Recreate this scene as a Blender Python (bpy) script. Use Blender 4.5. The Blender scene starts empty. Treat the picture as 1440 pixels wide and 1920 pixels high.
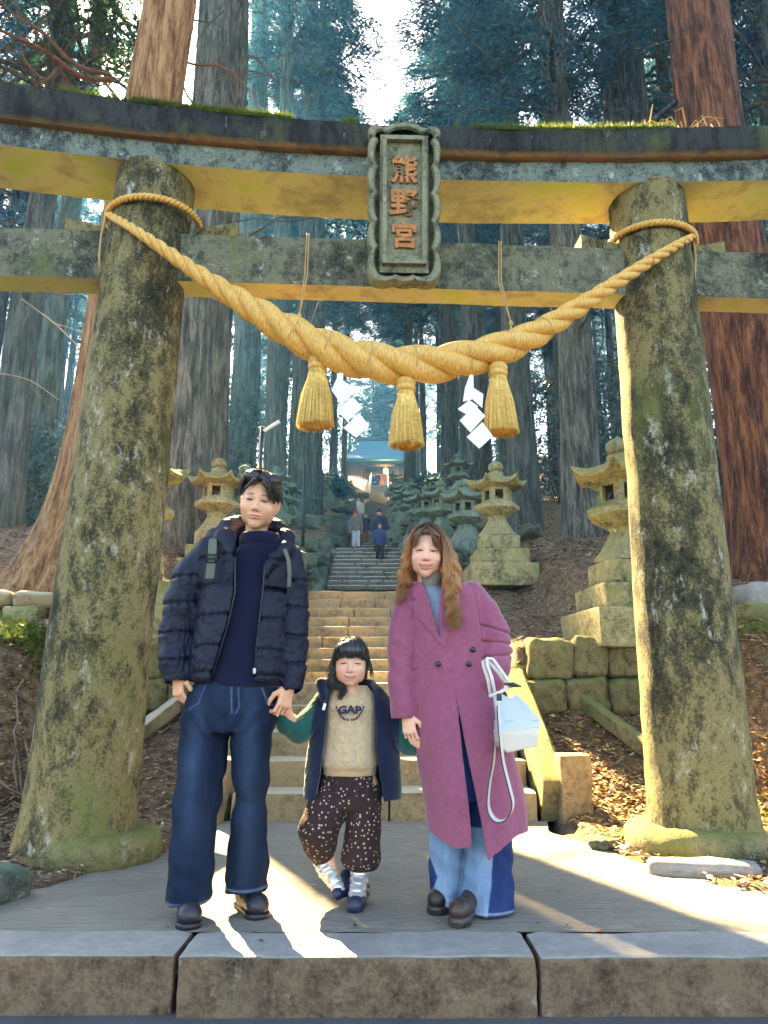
import bpy, math, random
import numpy as np
from mathutils import Vector, Matrix, Euler
import openvdb
random.seed(7); RNG = np.random.default_rng(7)
R = math.radians
sc = bpy.context.scene
COL = sc.collection

# ------------------------------------------------------------------ camera
F, PITCH, EYE = 1400.0, math.atan(330 / 1400.0), 0.88
CP, SP = math.cos(PITCH), math.sin(PITCH)
cam_d = bpy.data.cameras.new('camera'); cam = bpy.data.objects.new('camera', cam_d); COL.objects.link(cam)
cam.location = (0, 0, EYE); cam.rotation_euler = (R(90) + PITCH, 0, 0)
cam_d.sensor_fit = 'VERTICAL'; cam_d.sensor_height = 24; cam_d.lens = 24 * F / 1920
cam_d.clip_start = 0.05; cam_d.clip_end = 3000
sc.camera = cam
# ------------------------------------------------------------------ light
SUN_EL, SUN_AZ = 41.0, -22.0          # azimuth measured from +Y, negative = left
w = bpy.data.worlds.new('World'); sc.world = w; w.use_nodes = True
nt = w.node_tree; nt.nodes.clear()
sky = nt.nodes.new('ShaderNodeTexSky'); sky.sky_type = 'NISHITA'; sky.sun_disc = False
sky.sun_elevation = R(SUN_EL); sky.sun_rotation = R(SUN_AZ); sky.air_density = 1.0; sky.dust_density = 1.4; sky.ozone_density = 1.0
bg = nt.nodes.new('ShaderNodeBackground'); bg.inputs['Strength'].default_value = 0.07
ow = nt.nodes.new('ShaderNodeOutputWorld')
nt.links.new(sky.outputs[0], bg.inputs[0]); nt.links.new(bg.outputs[0], ow.inputs[0])
sl = bpy.data.lights.new('sun', 'SUN'); sl.energy = 5.0; sl.angle = R(0.5); sl.color = (1.0, 0.80, 0.48)
so = bpy.data.objects.new('sun', sl); COL.objects.link(so)
SUN = Vector((math.sin(R(SUN_AZ)) * math.cos(R(SUN_EL)), math.cos(R(SUN_AZ)) * math.cos(R(SUN_EL)), math.sin(R(SUN_EL))))
so.rotation_euler = SUN.to_track_quat('Z', 'Y').to_euler(); so.location = (-10, 30, 40)
sc.view_settings.view_transform = 'Standard'; sc.view_settings.look = 'None'
sc.view_settings.gamma = 1.0; sc.view_settings.use_curve_mapping = False
sc.view_settings.exposure = 3.75
sc.view_settings.use_white_balance = True; sc.view_settings.white_balance_temperature = 8200; sc.view_settings.white_balance_tint = 12
cy = sc.cycles
cy.use_denoising = True
try: cy.denoiser = 'OPENIMAGEDENOISE'
except Exception: pass
cy.max_bounces = 8; cy.diffuse_bounces = 4; cy.glossy_bounces = 2; cy.transmission_bounces = 3; cy.volume_bounces = 1
cy.transparent_max_bounces = 8; cy.sample_clamp_indirect = 4.0; cy.sample_clamp_direct = 0
cy.volume_step_rate = 1.0; cy.use_adaptive_sampling = True; cy.adaptive_threshold = 0.02
cy.caustics_reflective = False; cy.caustics_refractive = False

# ------------------------------------------------------------------ helpers
def ratio(py):
    up = (960 - py) / F
    return (SP + CP * up) / (CP - SP * up)
def PX(px, py, Y):
    """World point at distance Y seen at pixel px,py of the photograph (used to measure the place)."""
    up = (960 - py) / F
    t = Y / (CP - SP * up)
    return (t * (px - 720) / F, Y, EYE + Y * ratio(py))
def TT(py, Y): return Y / (CP - SP * (960 - py) / F)
def PS(n, py, Y): return n * TT(py, Y) / F      # n pixels in metres

_h = np.random.default_rng(3).random(4096).astype(np.float32)
def _hash(i, j, k):
    return _h[((i * 73856093) ^ (j * 19349663) ^ (k * 83492791)) & 4095]
def vnoise(x, y, z):
    xi = np.floor(x).astype(np.int64); yi = np.floor(y).astype(np.int64); zi = np.floor(z).astype(np.int64)
    fx = (x - xi).astype(np.float32); fy = (y - yi).astype(np.float32); fz = (z - zi).astype(np.float32)
    fx = fx * fx * (3 - 2 * fx); fy = fy * fy * (3 - 2 * fy); fz = fz * fz * (3 - 2 * fz)
    def L(a, b, t): return a + (b - a) * t
    c = lambda a, b, d: _hash(xi + a, yi + b, zi + d)
    return L(L(L(c(0,0,0), c(1,0,0), fx), L(c(0,1,0), c(1,1,0), fx), fy),
             L(L(c(0,0,1), c(1,0,1), fx), L(c(0,1,1), c(1,1,1), fx), fy), fz) * 2 - 1
def fbm(x, y, z, s=1.0, o=3):
    x, y, z = np.broadcast_arrays(x, y, z)
    r = 0; a = 1.0; t = 0
    for i in range(o):
        r = r + a * vnoise(x * s + 17.3 * i, y * s + 5.1 * i, z * s - 9.7 * i); t += a; a *= .5; s *= 2.03
    return r / t

def link(name, me, mat=None, parent=None):
    o = bpy.data.objects.new(name, me); COL.objects.link(o)
    if mat is not None and len(me.materials) == 0: me.materials.append(mat)
    if parent is not None: o.parent = parent
    return o
def tag(o, label=None, cat=None, group=None, kind=None):
    if label: o['label'] = label
    if cat: o['category'] = cat
    if group: o['group'] = group
    if kind: o['kind'] = kind
    return o
def thing(name, label, cat, loc=(0, 0, 0), rz=0, group=None, kind=None):
    o = bpy.data.objects.new(name, None); COL.objects.link(o); o.empty_display_size = .2
    o.location = loc; o.rotation_euler = (0, 0, rz)
    return tag(o, label, cat, group, kind)
def copy_tree(o, parent=None):
    c = o.copy(); COL.objects.link(c)
    if parent is not None: c.parent = parent
    for ch in list(o.children): copy_tree(ch, c)
    return c

class MB:
    """collects geometry with numpy, builds one mesh"""
    def __init__(s): s.v = []; s.f = []; s.n = 0; s.m = []; s.mi = 0
    def add(s, v, f):
        v = np.asarray(v, dtype=np.float32).reshape(-1, 3)
        s.v.append(v); s.f.extend([tuple(int(i) + s.n for i in q) for q in f]); s.m.extend([s.mi] * len(f)); s.n += len(v); return s
    def box(s, c, h, rot=None):
        v = np.array([[x, y, z] for x in (-1, 1) for y in (-1, 1) for z in (-1, 1)], float) * np.array(h)
        if rot is not None: v = v @ np.array(rot.to_3x3() if hasattr(rot, 'to_3x3') else rot).T
        v += np.array(c)
        return s.add(v, [(0,1,3,2),(4,6,7,5),(0,4,5,1),(2,3,7,6),(0,2,6,4),(1,5,7,3)])
    def rblock(s, c, h, r=.02, amp=.01, seed=0, n=6, rot=None, freq=4.0, fine=0.0):
        """rounded, uneven stone block"""
        h = np.array(h, float); V = []; Fq = []
        g = np.linspace(-1, 1, n + 1)
        g = np.sign(g) * (1 - (1 - np.abs(g)) ** 1.25)
        base = 0
        for ax in range(3):
            for sg in (-1, 1):
                a, b = np.meshgrid(g, g, indexing='ij')
                P = np.zeros((n + 1, n + 1, 3)); P[..., ax] = sg; P[..., (ax + 1) % 3] = a; P[..., (ax + 2) % 3] = b
                V.append(P.reshape(-1, 3))
                for i in range(n):
                    for j in range(n):
                        q = [base + i * (n + 1) + j, base + (i + 1) * (n + 1) + j, base + (i + 1) * (n + 1) + j + 1, base + i * (n + 1) + j + 1]
                        Fq.append(q if sg > 0 else q[::-1])
                base += (n + 1) ** 2
        V = np.concatenate(V) * h
        r = min(r, h.min() * .95)
        core = np.clip(V, -(h - r), h - r); d = V - core; L = np.linalg.norm(d, axis=1, keepdims=True)
        nrm = d / np.maximum(L, 1e-6); P = core + nrm * r
        k = seed * 13.7
        D = fbm(P[:, 0] + k, P[:, 1] - k, P[:, 2] + k * .3, freq, 3)
        P = P + nrm * (D * amp)[:, None]
        if fine: P = P + nrm * (fbm(P[:, 0] + k, P[:, 1], P[:, 2], freq * 5, 2) * fine)[:, None]
        if rot is not None: P = P @ np.array(rot.to_3x3() if hasattr(rot, 'to_3x3') else rot).T
        return s.add(P + np.array(c), Fq)
    def tube(s, pts, rad, n=8, cap=True, sx=None):
        pts = np.asarray(pts, float); m = len(pts)
        rad = np.broadcast_to(np.asarray(rad, float), (m,))
        T = np.gradient(pts, axis=0); T /= np.maximum(np.linalg.norm(T, axis=1, keepdims=True), 1e-9)
        up = np.array([0, 0, 1.0]) if abs(T[0][2]) < .9 else np.array([0, 1.0, 0])
        ang = np.linspace(0, 2 * math.pi, n, endpoint=False)
        V = []; a = np.cross(up, T[0]); a /= np.linalg.norm(a)
        for i in range(m):
            a = a - T[i] * np.dot(a, T[i]); a /= max(np.linalg.norm(a), 1e-9); b = np.cross(T[i], a)
            V.append(pts[i] + rad[i] * (np.cos(ang)[:, None] * a + np.sin(ang)[:, None] * b))
        V = np.concatenate(V)
        f = [(i * n + j, i * n + (j + 1) % n, (i + 1) * n + (j + 1) % n, (i + 1) * n + j) for i in range(m - 1) for j in range(n)]
        if cap: f.append(tuple(range(n))[::-1]); f.append(tuple((m - 1) * n + j for j in range(n)))
        return s.add(V, f)
    def lathe(s, prof, n=16, c=(0, 0, 0), square=0.0, rot=0.0, cap=True):
        prof = np.asarray(prof, float); ang = np.linspace(0, 2 * math.pi, n, endpoint=False) + rot
        V = [np.stack([p[0] * np.cos(ang), p[0] * np.sin(ang), np.full(n, p[1])], 1) for p in prof]
        m = len(prof); V = np.concatenate(V) + np.array(c)
        f = [(i * n + j, i * n + (j + 1) % n, (i + 1) * n + (j + 1) % n, (i + 1) * n + j) for i in range(m - 1) for j in range(n)]
        if cap: f.append(tuple(range(n))[::-1]); f.append(tuple((m - 1) * n + j for j in range(n)))
        return s.add(V, f)
    def prism(s, poly, y0, y1, ax='y'):
        """extrude a closed 2D outline (x,z) from y0 to y1"""
        n = len(poly); V = [(p[0], y0, p[1]) for p in poly] + [(p[0], y1, p[1]) for p in poly]
        f = [tuple(range(n)), tuple(range(2 * n - 1, n - 1, -1))] + [(i, i + n, (i + 1) % n + n, (i + 1) % n) for i in range(n)]
        if ax == 'x': V = [(v[1], v[0], v[2]) for v in V]; f = [q[::-1] for q in f]
        return s.add(V, f)
    def mesh(s, name, smooth=True, angle=None):
        me = bpy.data.meshes.new(name)
        v = np.concatenate(s.v) if s.v else np.zeros((0, 3))
        me.from_pydata(v.tolist(), [], s.f); 
        if any(s.m): me.polygons.foreach_set('material_index', s.m)
        me.validate()
        if smooth:
            me.shade_smooth()
            if angle: me.set_sharp_from_angle(angle=R(angle))
        me.update(); return me
    def build(s, name, mat, parent=None, smooth=True, angle=None):
        me = s.mesh(name, smooth, angle)
        if isinstance(mat, (list, tuple)):
            for m in mat: me.materials.append(m)
            return link(name, me, None, parent)
        return link(name, me, mat, parent)

def tri_mesh(name, V, n_per, mat, smooth=False, col=None):
    """fast mesh from a packed array of polygons, each with n_per corners"""
    V = np.asarray(V, np.float32).reshape(-1, 3); nv = len(V); nf = nv // n_per
    me = bpy.data.meshes.new(name); me.vertices.add(nv); me.vertices.foreach_set('co', V.ravel())
    me.loops.add(nv); me.loops.foreach_set('vertex_index', np.arange(nv, dtype=np.int32))
    me.polygons.add(nf); me.polygons.foreach_set('loop_start', np.arange(0, nv, n_per, dtype=np.int32))
    if col is not None:
        a = me.color_attributes.new('Col', 'FLOAT_COLOR', 'POINT')
        c = np.ones((nv, 4), np.float32); c[:, :3] = col; a.data.foreach_set('color', c.ravel())
    me.update(calc_edges=True)
    if mat is not None: me.materials.append(mat)
    return me

# ---- signed distance modelling for organic forms
def smin(a, b, k):
    if k <= 0: return np.minimum(a, b)
    h = np.maximum(k - np.abs(a - b), 0) / k
    return np.minimum(a, b) - h * h * k * .25
class SDF:
    def __init__(s, lo, hi, vox):
        s.lo = np.array(lo, float); s.vox = vox; n = np.ceil((np.array(hi) - s.lo) / vox).astype(int) + 1; s.n = n
        s.ax = [(s.lo[i] + vox * np.arange(n[i])).astype(np.float32) for i in range(3)]
        s.D = np.full(n, 1.0, np.float32)
    def _sl(s, lo, hi):
        i0 = [max(0, int((lo[i] - s.lo[i]) / s.vox) - 1) for i in range(3)]
        i1 = [min(s.n[i], int((hi[i] - s.lo[i]) / s.vox) + 3) for i in range(3)]
        if any(i1[i] <= i0[i] for i in range(3)): return None
        sl = tuple(slice(i0[i], i1[i]) for i in range(3))
        return sl, s.ax[0][sl[0]][:, None, None], s.ax[1][sl[1]][None, :, None], s.ax[2][sl[2]][None, None, :]
    def op(s, lo, hi, fn, k=.01, mode='u'):
        m = max(k * 1.5, .012) + s.vox * 2
        r = s._sl([l - m for l in lo], [h + m for h in hi])
        if r is None: return s
        sl, X, Y, Z = r; d = fn(X, Y, Z)
        if mode == 'u': s.D[sl] = smin(s.D[sl], d, k)
        elif mode == 's': s.D[sl] = -smin(-s.D[sl], d, k)
        elif mode == 'i': s.D[sl] = -smin(-s.D[sl], -d, k)
        return s
    def ell(s, c, r, k=.01, mode='u', rot=None):
        c = np.array(c, float); r = np.array(r, float) if np.ndim(r) else np.array([r] * 3, float); M = None
        ext = r
        if rot is not None:
            M = np.array(Euler([R(a) for a in rot]).to_matrix()); ext = np.array([r.max()] * 3)
        def fn(X, Y, Z):
            x, y, z = X - c[0], Y - c[1], Z - c[2]
            if M is not None:
                x, y, z = (M[0,0]*x + M[1,0]*y + M[2,0]*z), (M[0,1]*x + M[1,1]*y + M[2,1]*z), (M[0,2]*x + M[1,2]*y + M[2,2]*z)
            k0 = np.sqrt((x/r[0])**2 + (y/r[1])**2 + (z/r[2])**2)
            k1 = np.sqrt((x/r[0]**2)**2 + (y/r[1]**2)**2 + (z/r[2]**2)**2) + 1e-9
            return (k0 * (k0 - 1) / k1).astype(np.float32)
        return s.op(c - ext, c + ext, fn, k, mode)
    def cap(s, a, b, ra, rb=None, k=.01, mode='u', sy=1.0):
        rb = ra if rb is None else rb; a = np.array(a, float); b = np.array(b, float); S = np.array([1, sy, 1.0])
        A, B = a / S, b / S; ab = B - A; L2 = float(ab @ ab) + 1e-12
        rm = max(ra, rb) * max(1, sy)
        def fn(X, Y, Z):
            x, y, z = X - A[0], Y / sy - A[1], Z - A[2]
            h = np.clip((x*ab[0] + y*ab[1] + z*ab[2]) / L2, 0, 1)
            return ((np.sqrt((x-ab[0]*h)**2 + (y-ab[1]*h)**2 + (z-ab[2]*h)**2) - (ra + (rb-ra)*h)) * min(1, sy)).astype(np.float32)
        return s.op(np.minimum(a, b) - rm, np.maximum(a, b) + rm, fn, k, mode)
    def chain(s, pts, rad, k=.01, mode='u', sy=1.0):
        for i in range(len(pts) - 1): s.cap(pts[i], pts[i+1], rad[i], rad[i+1], k, mode, sy)
        return s
    def box(s, c, h, r=.005, k=.01, mode='u', rot=None):
        c = np.array(c, float); h = np.array(h, float); M = None; ext = h + r
        if rot is not None:
            M = np.array(Euler([R(a) for a in rot]).to_matrix()); ext = np.array([np.linalg.norm(h) + r] * 3)
        def fn(X, Y, Z):
            x, y, z = X - c[0], Y - c[1], Z - c[2]
            if M is not None:
                x, y, z = (M[0,0]*x + M[1,0]*y + M[2,0]*z), (M[0,1]*x + M[1,1]*y + M[2,1]*z), (M[0,2]*x + M[1,2]*y + M[2,2]*z)
            x, y, z = np.abs(x) - (h[0]-r), np.abs(y) - (h[1]-r), np.abs(z) - (h[2]-r)
            return (np.sqrt(np.maximum(x,0)**2 + np.maximum(y,0)**2 + np.maximum(z,0)**2) + np.minimum(np.maximum(np.maximum(x, y), z), 0) - r).astype(np.float32)
        return s.op(c - ext, c + ext, fn, k, mode)
    def loft(s, sec, k=.01, mode='u', pw=2.0, r=.01):
        """stack of elliptical sections (cx, cy, z, rx, ry)"""
        sec = np.array(sorted(sec, key=lambda q: q[2]), float); z0, z1 = sec[0, 2], sec[-1, 2]
        lo = ((sec[:, 0] - sec[:, 3]).min(), (sec[:, 1] - sec[:, 4]).min(), z0); hi = ((sec[:, 0] + sec[:, 3]).max(), (sec[:, 1] + sec[:, 4]).max(), z1)
        def fn(X, Y, Z):
            zz = np.clip(Z.ravel(), z0, z1)
            f = lambda i: _sm(zz, sec[:, 2], sec[:, i])[None, None, :]
            rx, ry = f(3), f(4); u = np.abs((X - f(0)) / rx); v = np.abs((Y - f(1)) / ry)
            if pw == 2.0:
                k0 = np.sqrt(u*u + v*v); k1 = np.sqrt((u/rx)**2 + (v/ry)**2) + 1e-6
                d = k0 * (k0 - 1) / k1
            else: d = ((u**pw + v**pw + 1e-9) ** (1/pw) - 1) * np.minimum(rx, ry)
            e = np.maximum(z0 - Z, Z - z1) + r
            d = d + r
            return (np.minimum(np.maximum(d, e), 0) + np.sqrt(np.maximum(d, 0)**2 + np.maximum(e, 0)**2) - r).astype(np.float32)
        return s.op(lo, hi, fn, k, mode)
    def disp(s, fn, band=.05):
        """fn(x,y,z)->offset applied near the surface (positive = inwards)"""
        idx = np.nonzero(np.abs(s.D) < band)
        x, y, z = s.ax[0][idx[0]], s.ax[1][idx[1]], s.ax[2][idx[2]]
        s.D[idx] += fn(x, y, z).astype(np.float32); return s
    def mesh(s, name='m', M=None, col=None, minus=None, pre=None):
        g = openvdb.FloatGrid(); g.background = 1.0
        g.copyFromArray(s.D.astype(np.float32)); 
        p, q = g.convertToQuads(0.0); p = np.array(p, np.float32) * s.vox + s.lo.astype(np.float32); q = np.array(q)
        me = bpy.data.meshes.new(name)
        nv, nf = len(p), len(q)
        c = col(p) if col is not None else None
        if M is not None:
            A = np.array(M); p = p @ A[:3, :3].T + A[:3, 3]
        me.vertices.add(nv); me.vertices.foreach_set('co', p.astype(np.float32).ravel())
        me.loops.add(nf * 4); me.loops.foreach_set('vertex_index', q[:, ::-1].astype(np.int32).ravel())
        me.polygons.add(nf); me.polygons.foreach_set('loop_start', np.arange(0, nf * 4, 4, dtype=np.int32))
        if c is not None:
            a = me.color_attributes.new('Col', 'FLOAT_COLOR', 'POINT'); cc = np.ones((nv, 4), np.float32); cc[:, :3] = c
            a.data.foreach_set('color', cc.ravel())
        me.update(calc_edges=True); me.shade_smooth(); return me
def _sm(z, zs, vs):
    """smooth (monotone-ish) interpolation of section data"""
    i = np.clip(np.searchsorted(zs, z) - 1, 0, len(zs) - 2); t = (z - zs[i]) / (zs[i+1] - zs[i] + 1e-9)
    m = np.gradient(vs, zs) if len(zs) > 2 else np.full(len(zs), (vs[-1]-vs[0])/(zs[-1]-zs[0]+1e-9))
    d = zs[i+1] - zs[i]; t2, t3 = t*t, t*t*t
    return ((2*t3-3*t2+1)*vs[i] + (t3-2*t2+t)*d*m[i] + (-2*t3+3*t2)*vs[i+1] + (t3-t2)*d*m[i+1]).astype(np.float32)
def join_meshes(name, ms):
    """several meshes (all with Col) into one"""
    bm_v = []; loops = []; cols = []; n = 0
    for me in ms:
        v = np.zeros(len(me.vertices) * 3, np.float32); me.vertices.foreach_get('co', v); bm_v.append(v.reshape(-1, 3))
        l = np.zeros(len(me.loops), np.int32); me.loops.foreach_get('vertex_index', l); loops.append(l + n); n += len(me.vertices)
        c = np.ones(len(me.vertices) * 4, np.float32)
        if 'Col' in me.color_attributes: me.color_attributes['Col'].data.foreach_get('color', c)
        cols.append(c); bpy.data.meshes.remove(me)
    V = np.concatenate(bm_v); L = np.concatenate(loops); C = np.concatenate(cols)
    me = bpy.data.meshes.new(name); me.vertices.add(len(V)); me.vertices.foreach_set('co', V.ravel())
    me.loops.add(len(L)); me.loops.foreach_set('vertex_index', L); me.polygons.add(len(L) // 4)
    me.polygons.foreach_set('loop_start', np.arange(0, len(L), 4, dtype=np.int32))
    a = me.color_attributes.new('Col', 'FLOAT_COLOR', 'POINT'); a.data.foreach_set('color', C)
    me.update(calc_edges=True); me.shade_smooth(); return me

# ------------------------------------------------------------------ materials
class N:
    def __init__(s, name):
        s.m = bpy.data.materials.new(name); s.m.use_nodes = True; s.t = s.m.node_tree
        s.b = s.t.nodes['Principled BSDF']; s.out = s.t.nodes['Material Output']
        s.tc = s.t.nodes.new('ShaderNodeTexCoord')
    def n(s, t, **k):
        a = s.t.nodes.new(t)
        for q, v in k.items(): setattr(a, q, v)
        return a
    def l(s, a, b): s.t.links.new(a, b)
    def coord(s, scale=(1, 1, 1), which='Object'):
        mp = s.n('ShaderNodeMapping'); mp.inputs['Scale'].default_value = scale; s.l(s.tc.outputs[which], mp.inputs[0]); return mp.outputs[0]
    def noise(s, scale, detail=5, rough=.6, sc=(1, 1, 1), dist=0, which='Object'):
        a = s.n('ShaderNodeTexNoise'); a.inputs['Scale'].default_value = scale; a.inputs['Detail'].default_value = detail
        a.inputs['Roughness'].default_value = rough; a.inputs['Distortion'].default_value = dist
        s.l(s.coord(sc, which), a.inputs[0]); return a.outputs[0]
    def voro(s, scale, sc=(1, 1, 1), feature='F1', out=0):
        a = s.n('ShaderNodeTexVoronoi'); a.feature = feature; a.inputs['Scale'].default_value = scale
        s.l(s.coord(sc), a.inputs[0]); return a.outputs[out]
    def ramp(s, fac, stops):
        a = s.n('ShaderNodeValToRGB'); e = a.color_ramp.elements
        while len(e) < len(stops): e.new(.5)
        for i, (p, c) in enumerate(stops):
            e[i].position = p; e[i].color = (*c, 1) if len(c) == 3 else c
        s.l(fac, a.inputs[0]); return a.outputs[0]
    def mix(s, fac, a, b, mode='MIX'):
        x = s.n('ShaderNodeMix'); x.data_type = 'RGBA'; x.blend_type = mode
        for v, i in ((fac, 0), (a, 6), (b, 7)):
            if hasattr(v, 'is_linked'): s.l(v, x.inputs[i])
            elif i == 0: x.inputs[0].default_value = v
            else: x.inputs[i].default_value = (*v, 1)
        return x.outputs[2]
    def math(s, op, a, b=None):
        x = s.n('ShaderNodeMath'); x.operation = op
        for v, i in ((a, 0), (b, 1)):
            if v is None: continue
            if hasattr(v, 'is_linked'): s.l(v, x.inputs[i])
            else: x.inputs[i].default_value = v
        return x.outputs[0]
    def step(s, fac, lo, hi):
        a = s.n('ShaderNodeMapRange'); a.inputs[1].default_value = lo; a.inputs[2].default_value = hi; s.l(fac, a.inputs[0]); return a.outputs[0]
    def normal_z(s):
        g = s.n('ShaderNodeNewGeometry'); x = s.n('ShaderNodeSeparateXYZ'); s.l(g.outputs['Normal'], x.inputs[0]); return x.outputs[2]
    def bump(s, h, strength=.5, dist=.01):
        b = s.n('ShaderNodeBump'); b.inputs['Strength'].default_value = strength; b.inputs['Distance'].default_value = dist
        s.l(h, b.inputs['Height']); 
        if s.b.inputs['Normal'].is_linked: s.l(s.b.inputs['Normal'].links[0].from_socket, b.inputs['Normal'])
        s.l(b.outputs[0], s.b.inputs['Normal']); return s
    def col(s, c): 
        if hasattr(c, 'is_linked'): s.l(c, s.b.inputs['Base Color'])
        else: s.b.inputs['Base Color'].default_value = (*c, 1)
        return s
    def set(s, **k):
        for a, v in k.items(): s.b.inputs[a.replace('_', ' ')].default_value = v
        return s
def simple(name, c, rough=.7, noise=0, nscale=20, bump=0, bd=.005, **k):
    m = N(name); m.set(Roughness=rough, **k)
    if noise:
        f = m.noise(nscale, 4)
        lo = tuple(x * (1 - noise) for x in c); hi = tuple(min(1, x * (1 + noise)) for x in c)
        m.col(m.ramp(f, [(.3, lo), (.7, hi)]))
        if bump: m.bump(f, bump, bd)
    else: m.col(c)
    return m.m
# ------------------------------------------------------------------ procedural materials
def stone_mat(name, dark, mid, light, pale=(.5, .5, .42), moss=(.10, .13, .03), moss_amt=.5, sc=2.0, vert=1.0, under=None, bumpd=.02, pale_amt=.5, rough=.92, tread=None):
    m = N(name); m.set(Roughness=rough)
    a = m.noise(sc, 9, .68, (1, 1, vert), .3); b = m.noise(sc * 7, 7, .72, (1, 1, vert)); g = m.noise(sc * 40, 4, .7)
    mixv = m.math('ADD', m.math('ADD', m.math('MULTIPLY', a, .42), m.math('MULTIPLY', b, .36)), m.math('MULTIPLY', g, .22))
    c = m.ramp(mixv, [(.41, dark), (.475, mid), (.545, light), (.62, mid)])
    p = m.noise(sc * 4.3, 9, .80, (1, 1, vert), .15)
    c = m.mix(m.step(p, .60 - .04 * pale_amt, .66), c, pale)
    q = m.noise(sc * .9, 6, .65, (1, 1, .7))
    mo = m.step(q, .60 - .16 * moss_amt, .72 - .12 * moss_amt)
    up = m.step(m.normal_z(), .25, .85)
    mo = m.math('MAXIMUM', mo, m.math('MULTIPLY', up, m.step(q, .30, .52)))
    c = m.mix(m.math('MULTIPLY', mo, .85), c, m.mix(m.math('MULTIPLY', g, 1.0), moss, tuple(x * 2.2 for x in moss)))
    if under is not None:  # down-facing faces: cleaner ochre stone, its colour brightened to paint in bounced light
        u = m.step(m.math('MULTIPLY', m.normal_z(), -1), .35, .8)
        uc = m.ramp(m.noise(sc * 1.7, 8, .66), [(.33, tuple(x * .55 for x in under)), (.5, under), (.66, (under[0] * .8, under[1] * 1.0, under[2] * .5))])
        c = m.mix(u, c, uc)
    if tread is not None: c = m.mix(m.math('MULTIPLY', m.step(m.normal_z(), .25, .75), m.math('ADD', .5, b)), c, tread)  # up-facing faces painted paler, standing in for light caught on the treads
    m.col(c)
    h = m.math('ADD', m.math('MULTIPLY', b, 1.0), m.math('MULTIPLY', g, .35))
    m.bump(h, .8, bumpd)
    return m.m
M = {}
M['pillar'] = stone_mat('weathered_pillar_stone', (.006, .007, .004), (.065, .060, .024), (.27, .225, .095), (.50, .48, .40), (.10, .115, .03), .25, 1.7, .55, bumpd=.03, pale_amt=.9)
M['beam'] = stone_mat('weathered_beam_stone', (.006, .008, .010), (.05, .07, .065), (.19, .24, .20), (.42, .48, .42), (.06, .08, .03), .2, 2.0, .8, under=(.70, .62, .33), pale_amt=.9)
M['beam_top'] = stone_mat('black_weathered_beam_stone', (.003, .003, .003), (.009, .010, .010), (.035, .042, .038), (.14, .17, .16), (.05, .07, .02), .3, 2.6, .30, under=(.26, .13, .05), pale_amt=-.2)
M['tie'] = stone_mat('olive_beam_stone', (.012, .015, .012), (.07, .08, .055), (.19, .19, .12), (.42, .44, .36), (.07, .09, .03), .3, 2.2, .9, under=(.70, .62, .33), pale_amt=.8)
M['plaque'] = stone_mat('plaque_stone', (.05, .055, .04), (.17, .18, .115), (.28, .28, .18), (.38, .38, .29), (.10, .13, .06), .2, 5, bumpd=.008)
M['moss_stone'] = stone_mat('mossy_wall_stone', (.03, .03, .016), (.16, .14, .06), (.30, .25, .12), (.4, .4, .3), (.10, .11, .025), .7, 2.2, bumpd=.03)
M['lantern'] = stone_mat('lantern_stone', (.05, .05, .03), (.20, .19, .09), (.36, .32, .16), (.5, .52, .42), (.10, .12, .035), .45, 2.6, bumpd=.02, pale_amt=1)
M['lantern_far'] = stone_mat('old_lantern_stone', (.03, .05, .045), (.10, .15, .12), (.2, .26, .2), (.42, .5, .46), (.06, .11, .06), .7, 2.6, bumpd=.02, pale_amt=1)
M['rock'] = stone_mat('dark_mossy_rock', (.02, .025, .018), (.075, .085, .062), (.17, .18, .135), (.38, .40, .34), (.05, .09, .05), .7, 2.4, bumpd=.03)
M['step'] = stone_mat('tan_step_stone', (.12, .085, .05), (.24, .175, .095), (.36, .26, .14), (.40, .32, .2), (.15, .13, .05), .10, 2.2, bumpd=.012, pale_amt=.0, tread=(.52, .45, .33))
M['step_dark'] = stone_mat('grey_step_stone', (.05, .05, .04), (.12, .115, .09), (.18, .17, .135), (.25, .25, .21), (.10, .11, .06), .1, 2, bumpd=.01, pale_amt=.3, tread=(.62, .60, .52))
M['kerb'] = stone_mat('kerb_stone', (.035, .022, .013), (.13, .082, .050), (.22, .145, .09), (.30, .26, .20), (.07, .07, .04), .12, 1.6, bumpd=.02, pale_amt=.2)

def concrete():
    m = N('ribbed_concrete'); m.set(Roughness=.85)
    a = m.noise(2.2, 8, .65); g = m.noise(70, 4, .8)
    st = m.noise(3.4, 7, .72, (1.6, 12, 1), 1.4)          # raked grooves running across the platform
    st2 = m.noise(5.0, 4, .7, (1.5, 40, 1), .1)
    c = m.ramp(a, [(.3, (.38, .34, .27)), (.5, (.48, .43, .345)), (.7, (.57, .51, .40))])
    c = m.mix(m.step(st, .40, .50), tuple([.33, .31, .27]), c)
    c = m.mix(m.math('MULTIPLY', g, .5), c, (.30, .28, .25))
    m.col(c); m.bump(m.math('ADD', st, m.math('MULTIPLY', st2, .6)), 1.0, .035); m.bump(g, .5, .004)
    return m.m
M['concrete'] = concrete()
def slab():
    m = N('edge_slab_stone'); m.set(Roughness=.8)
    a = m.noise(3, 8, .7); g = m.noise(60, 4, .8); v = m.noise(22, 5, .75)
    c = m.ramp(a, [(.3, (.19, .19, .18)), (.5, (.28, .27, .245)), (.7, (.37, .35, .31))])
    c = m.mix(m.math('MULTIPLY', m.step(v, .4, .6), .5), c, (.18, .18, .17))
    m.col(c); m.bump(v, .6, .006); m.bump(g, .4, .003); return m.m
M['slab'] = slab()
def asphalt():
    m = N('road_asphalt'); m.set(Roughness=.8); g = m.noise(90, 4, .8); a = m.noise(4, 6)
    m.col(m.mix(a, (.045, .05, .055), (.10, .105, .11))); m.bump(g, .8, .006); return m.m
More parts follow.
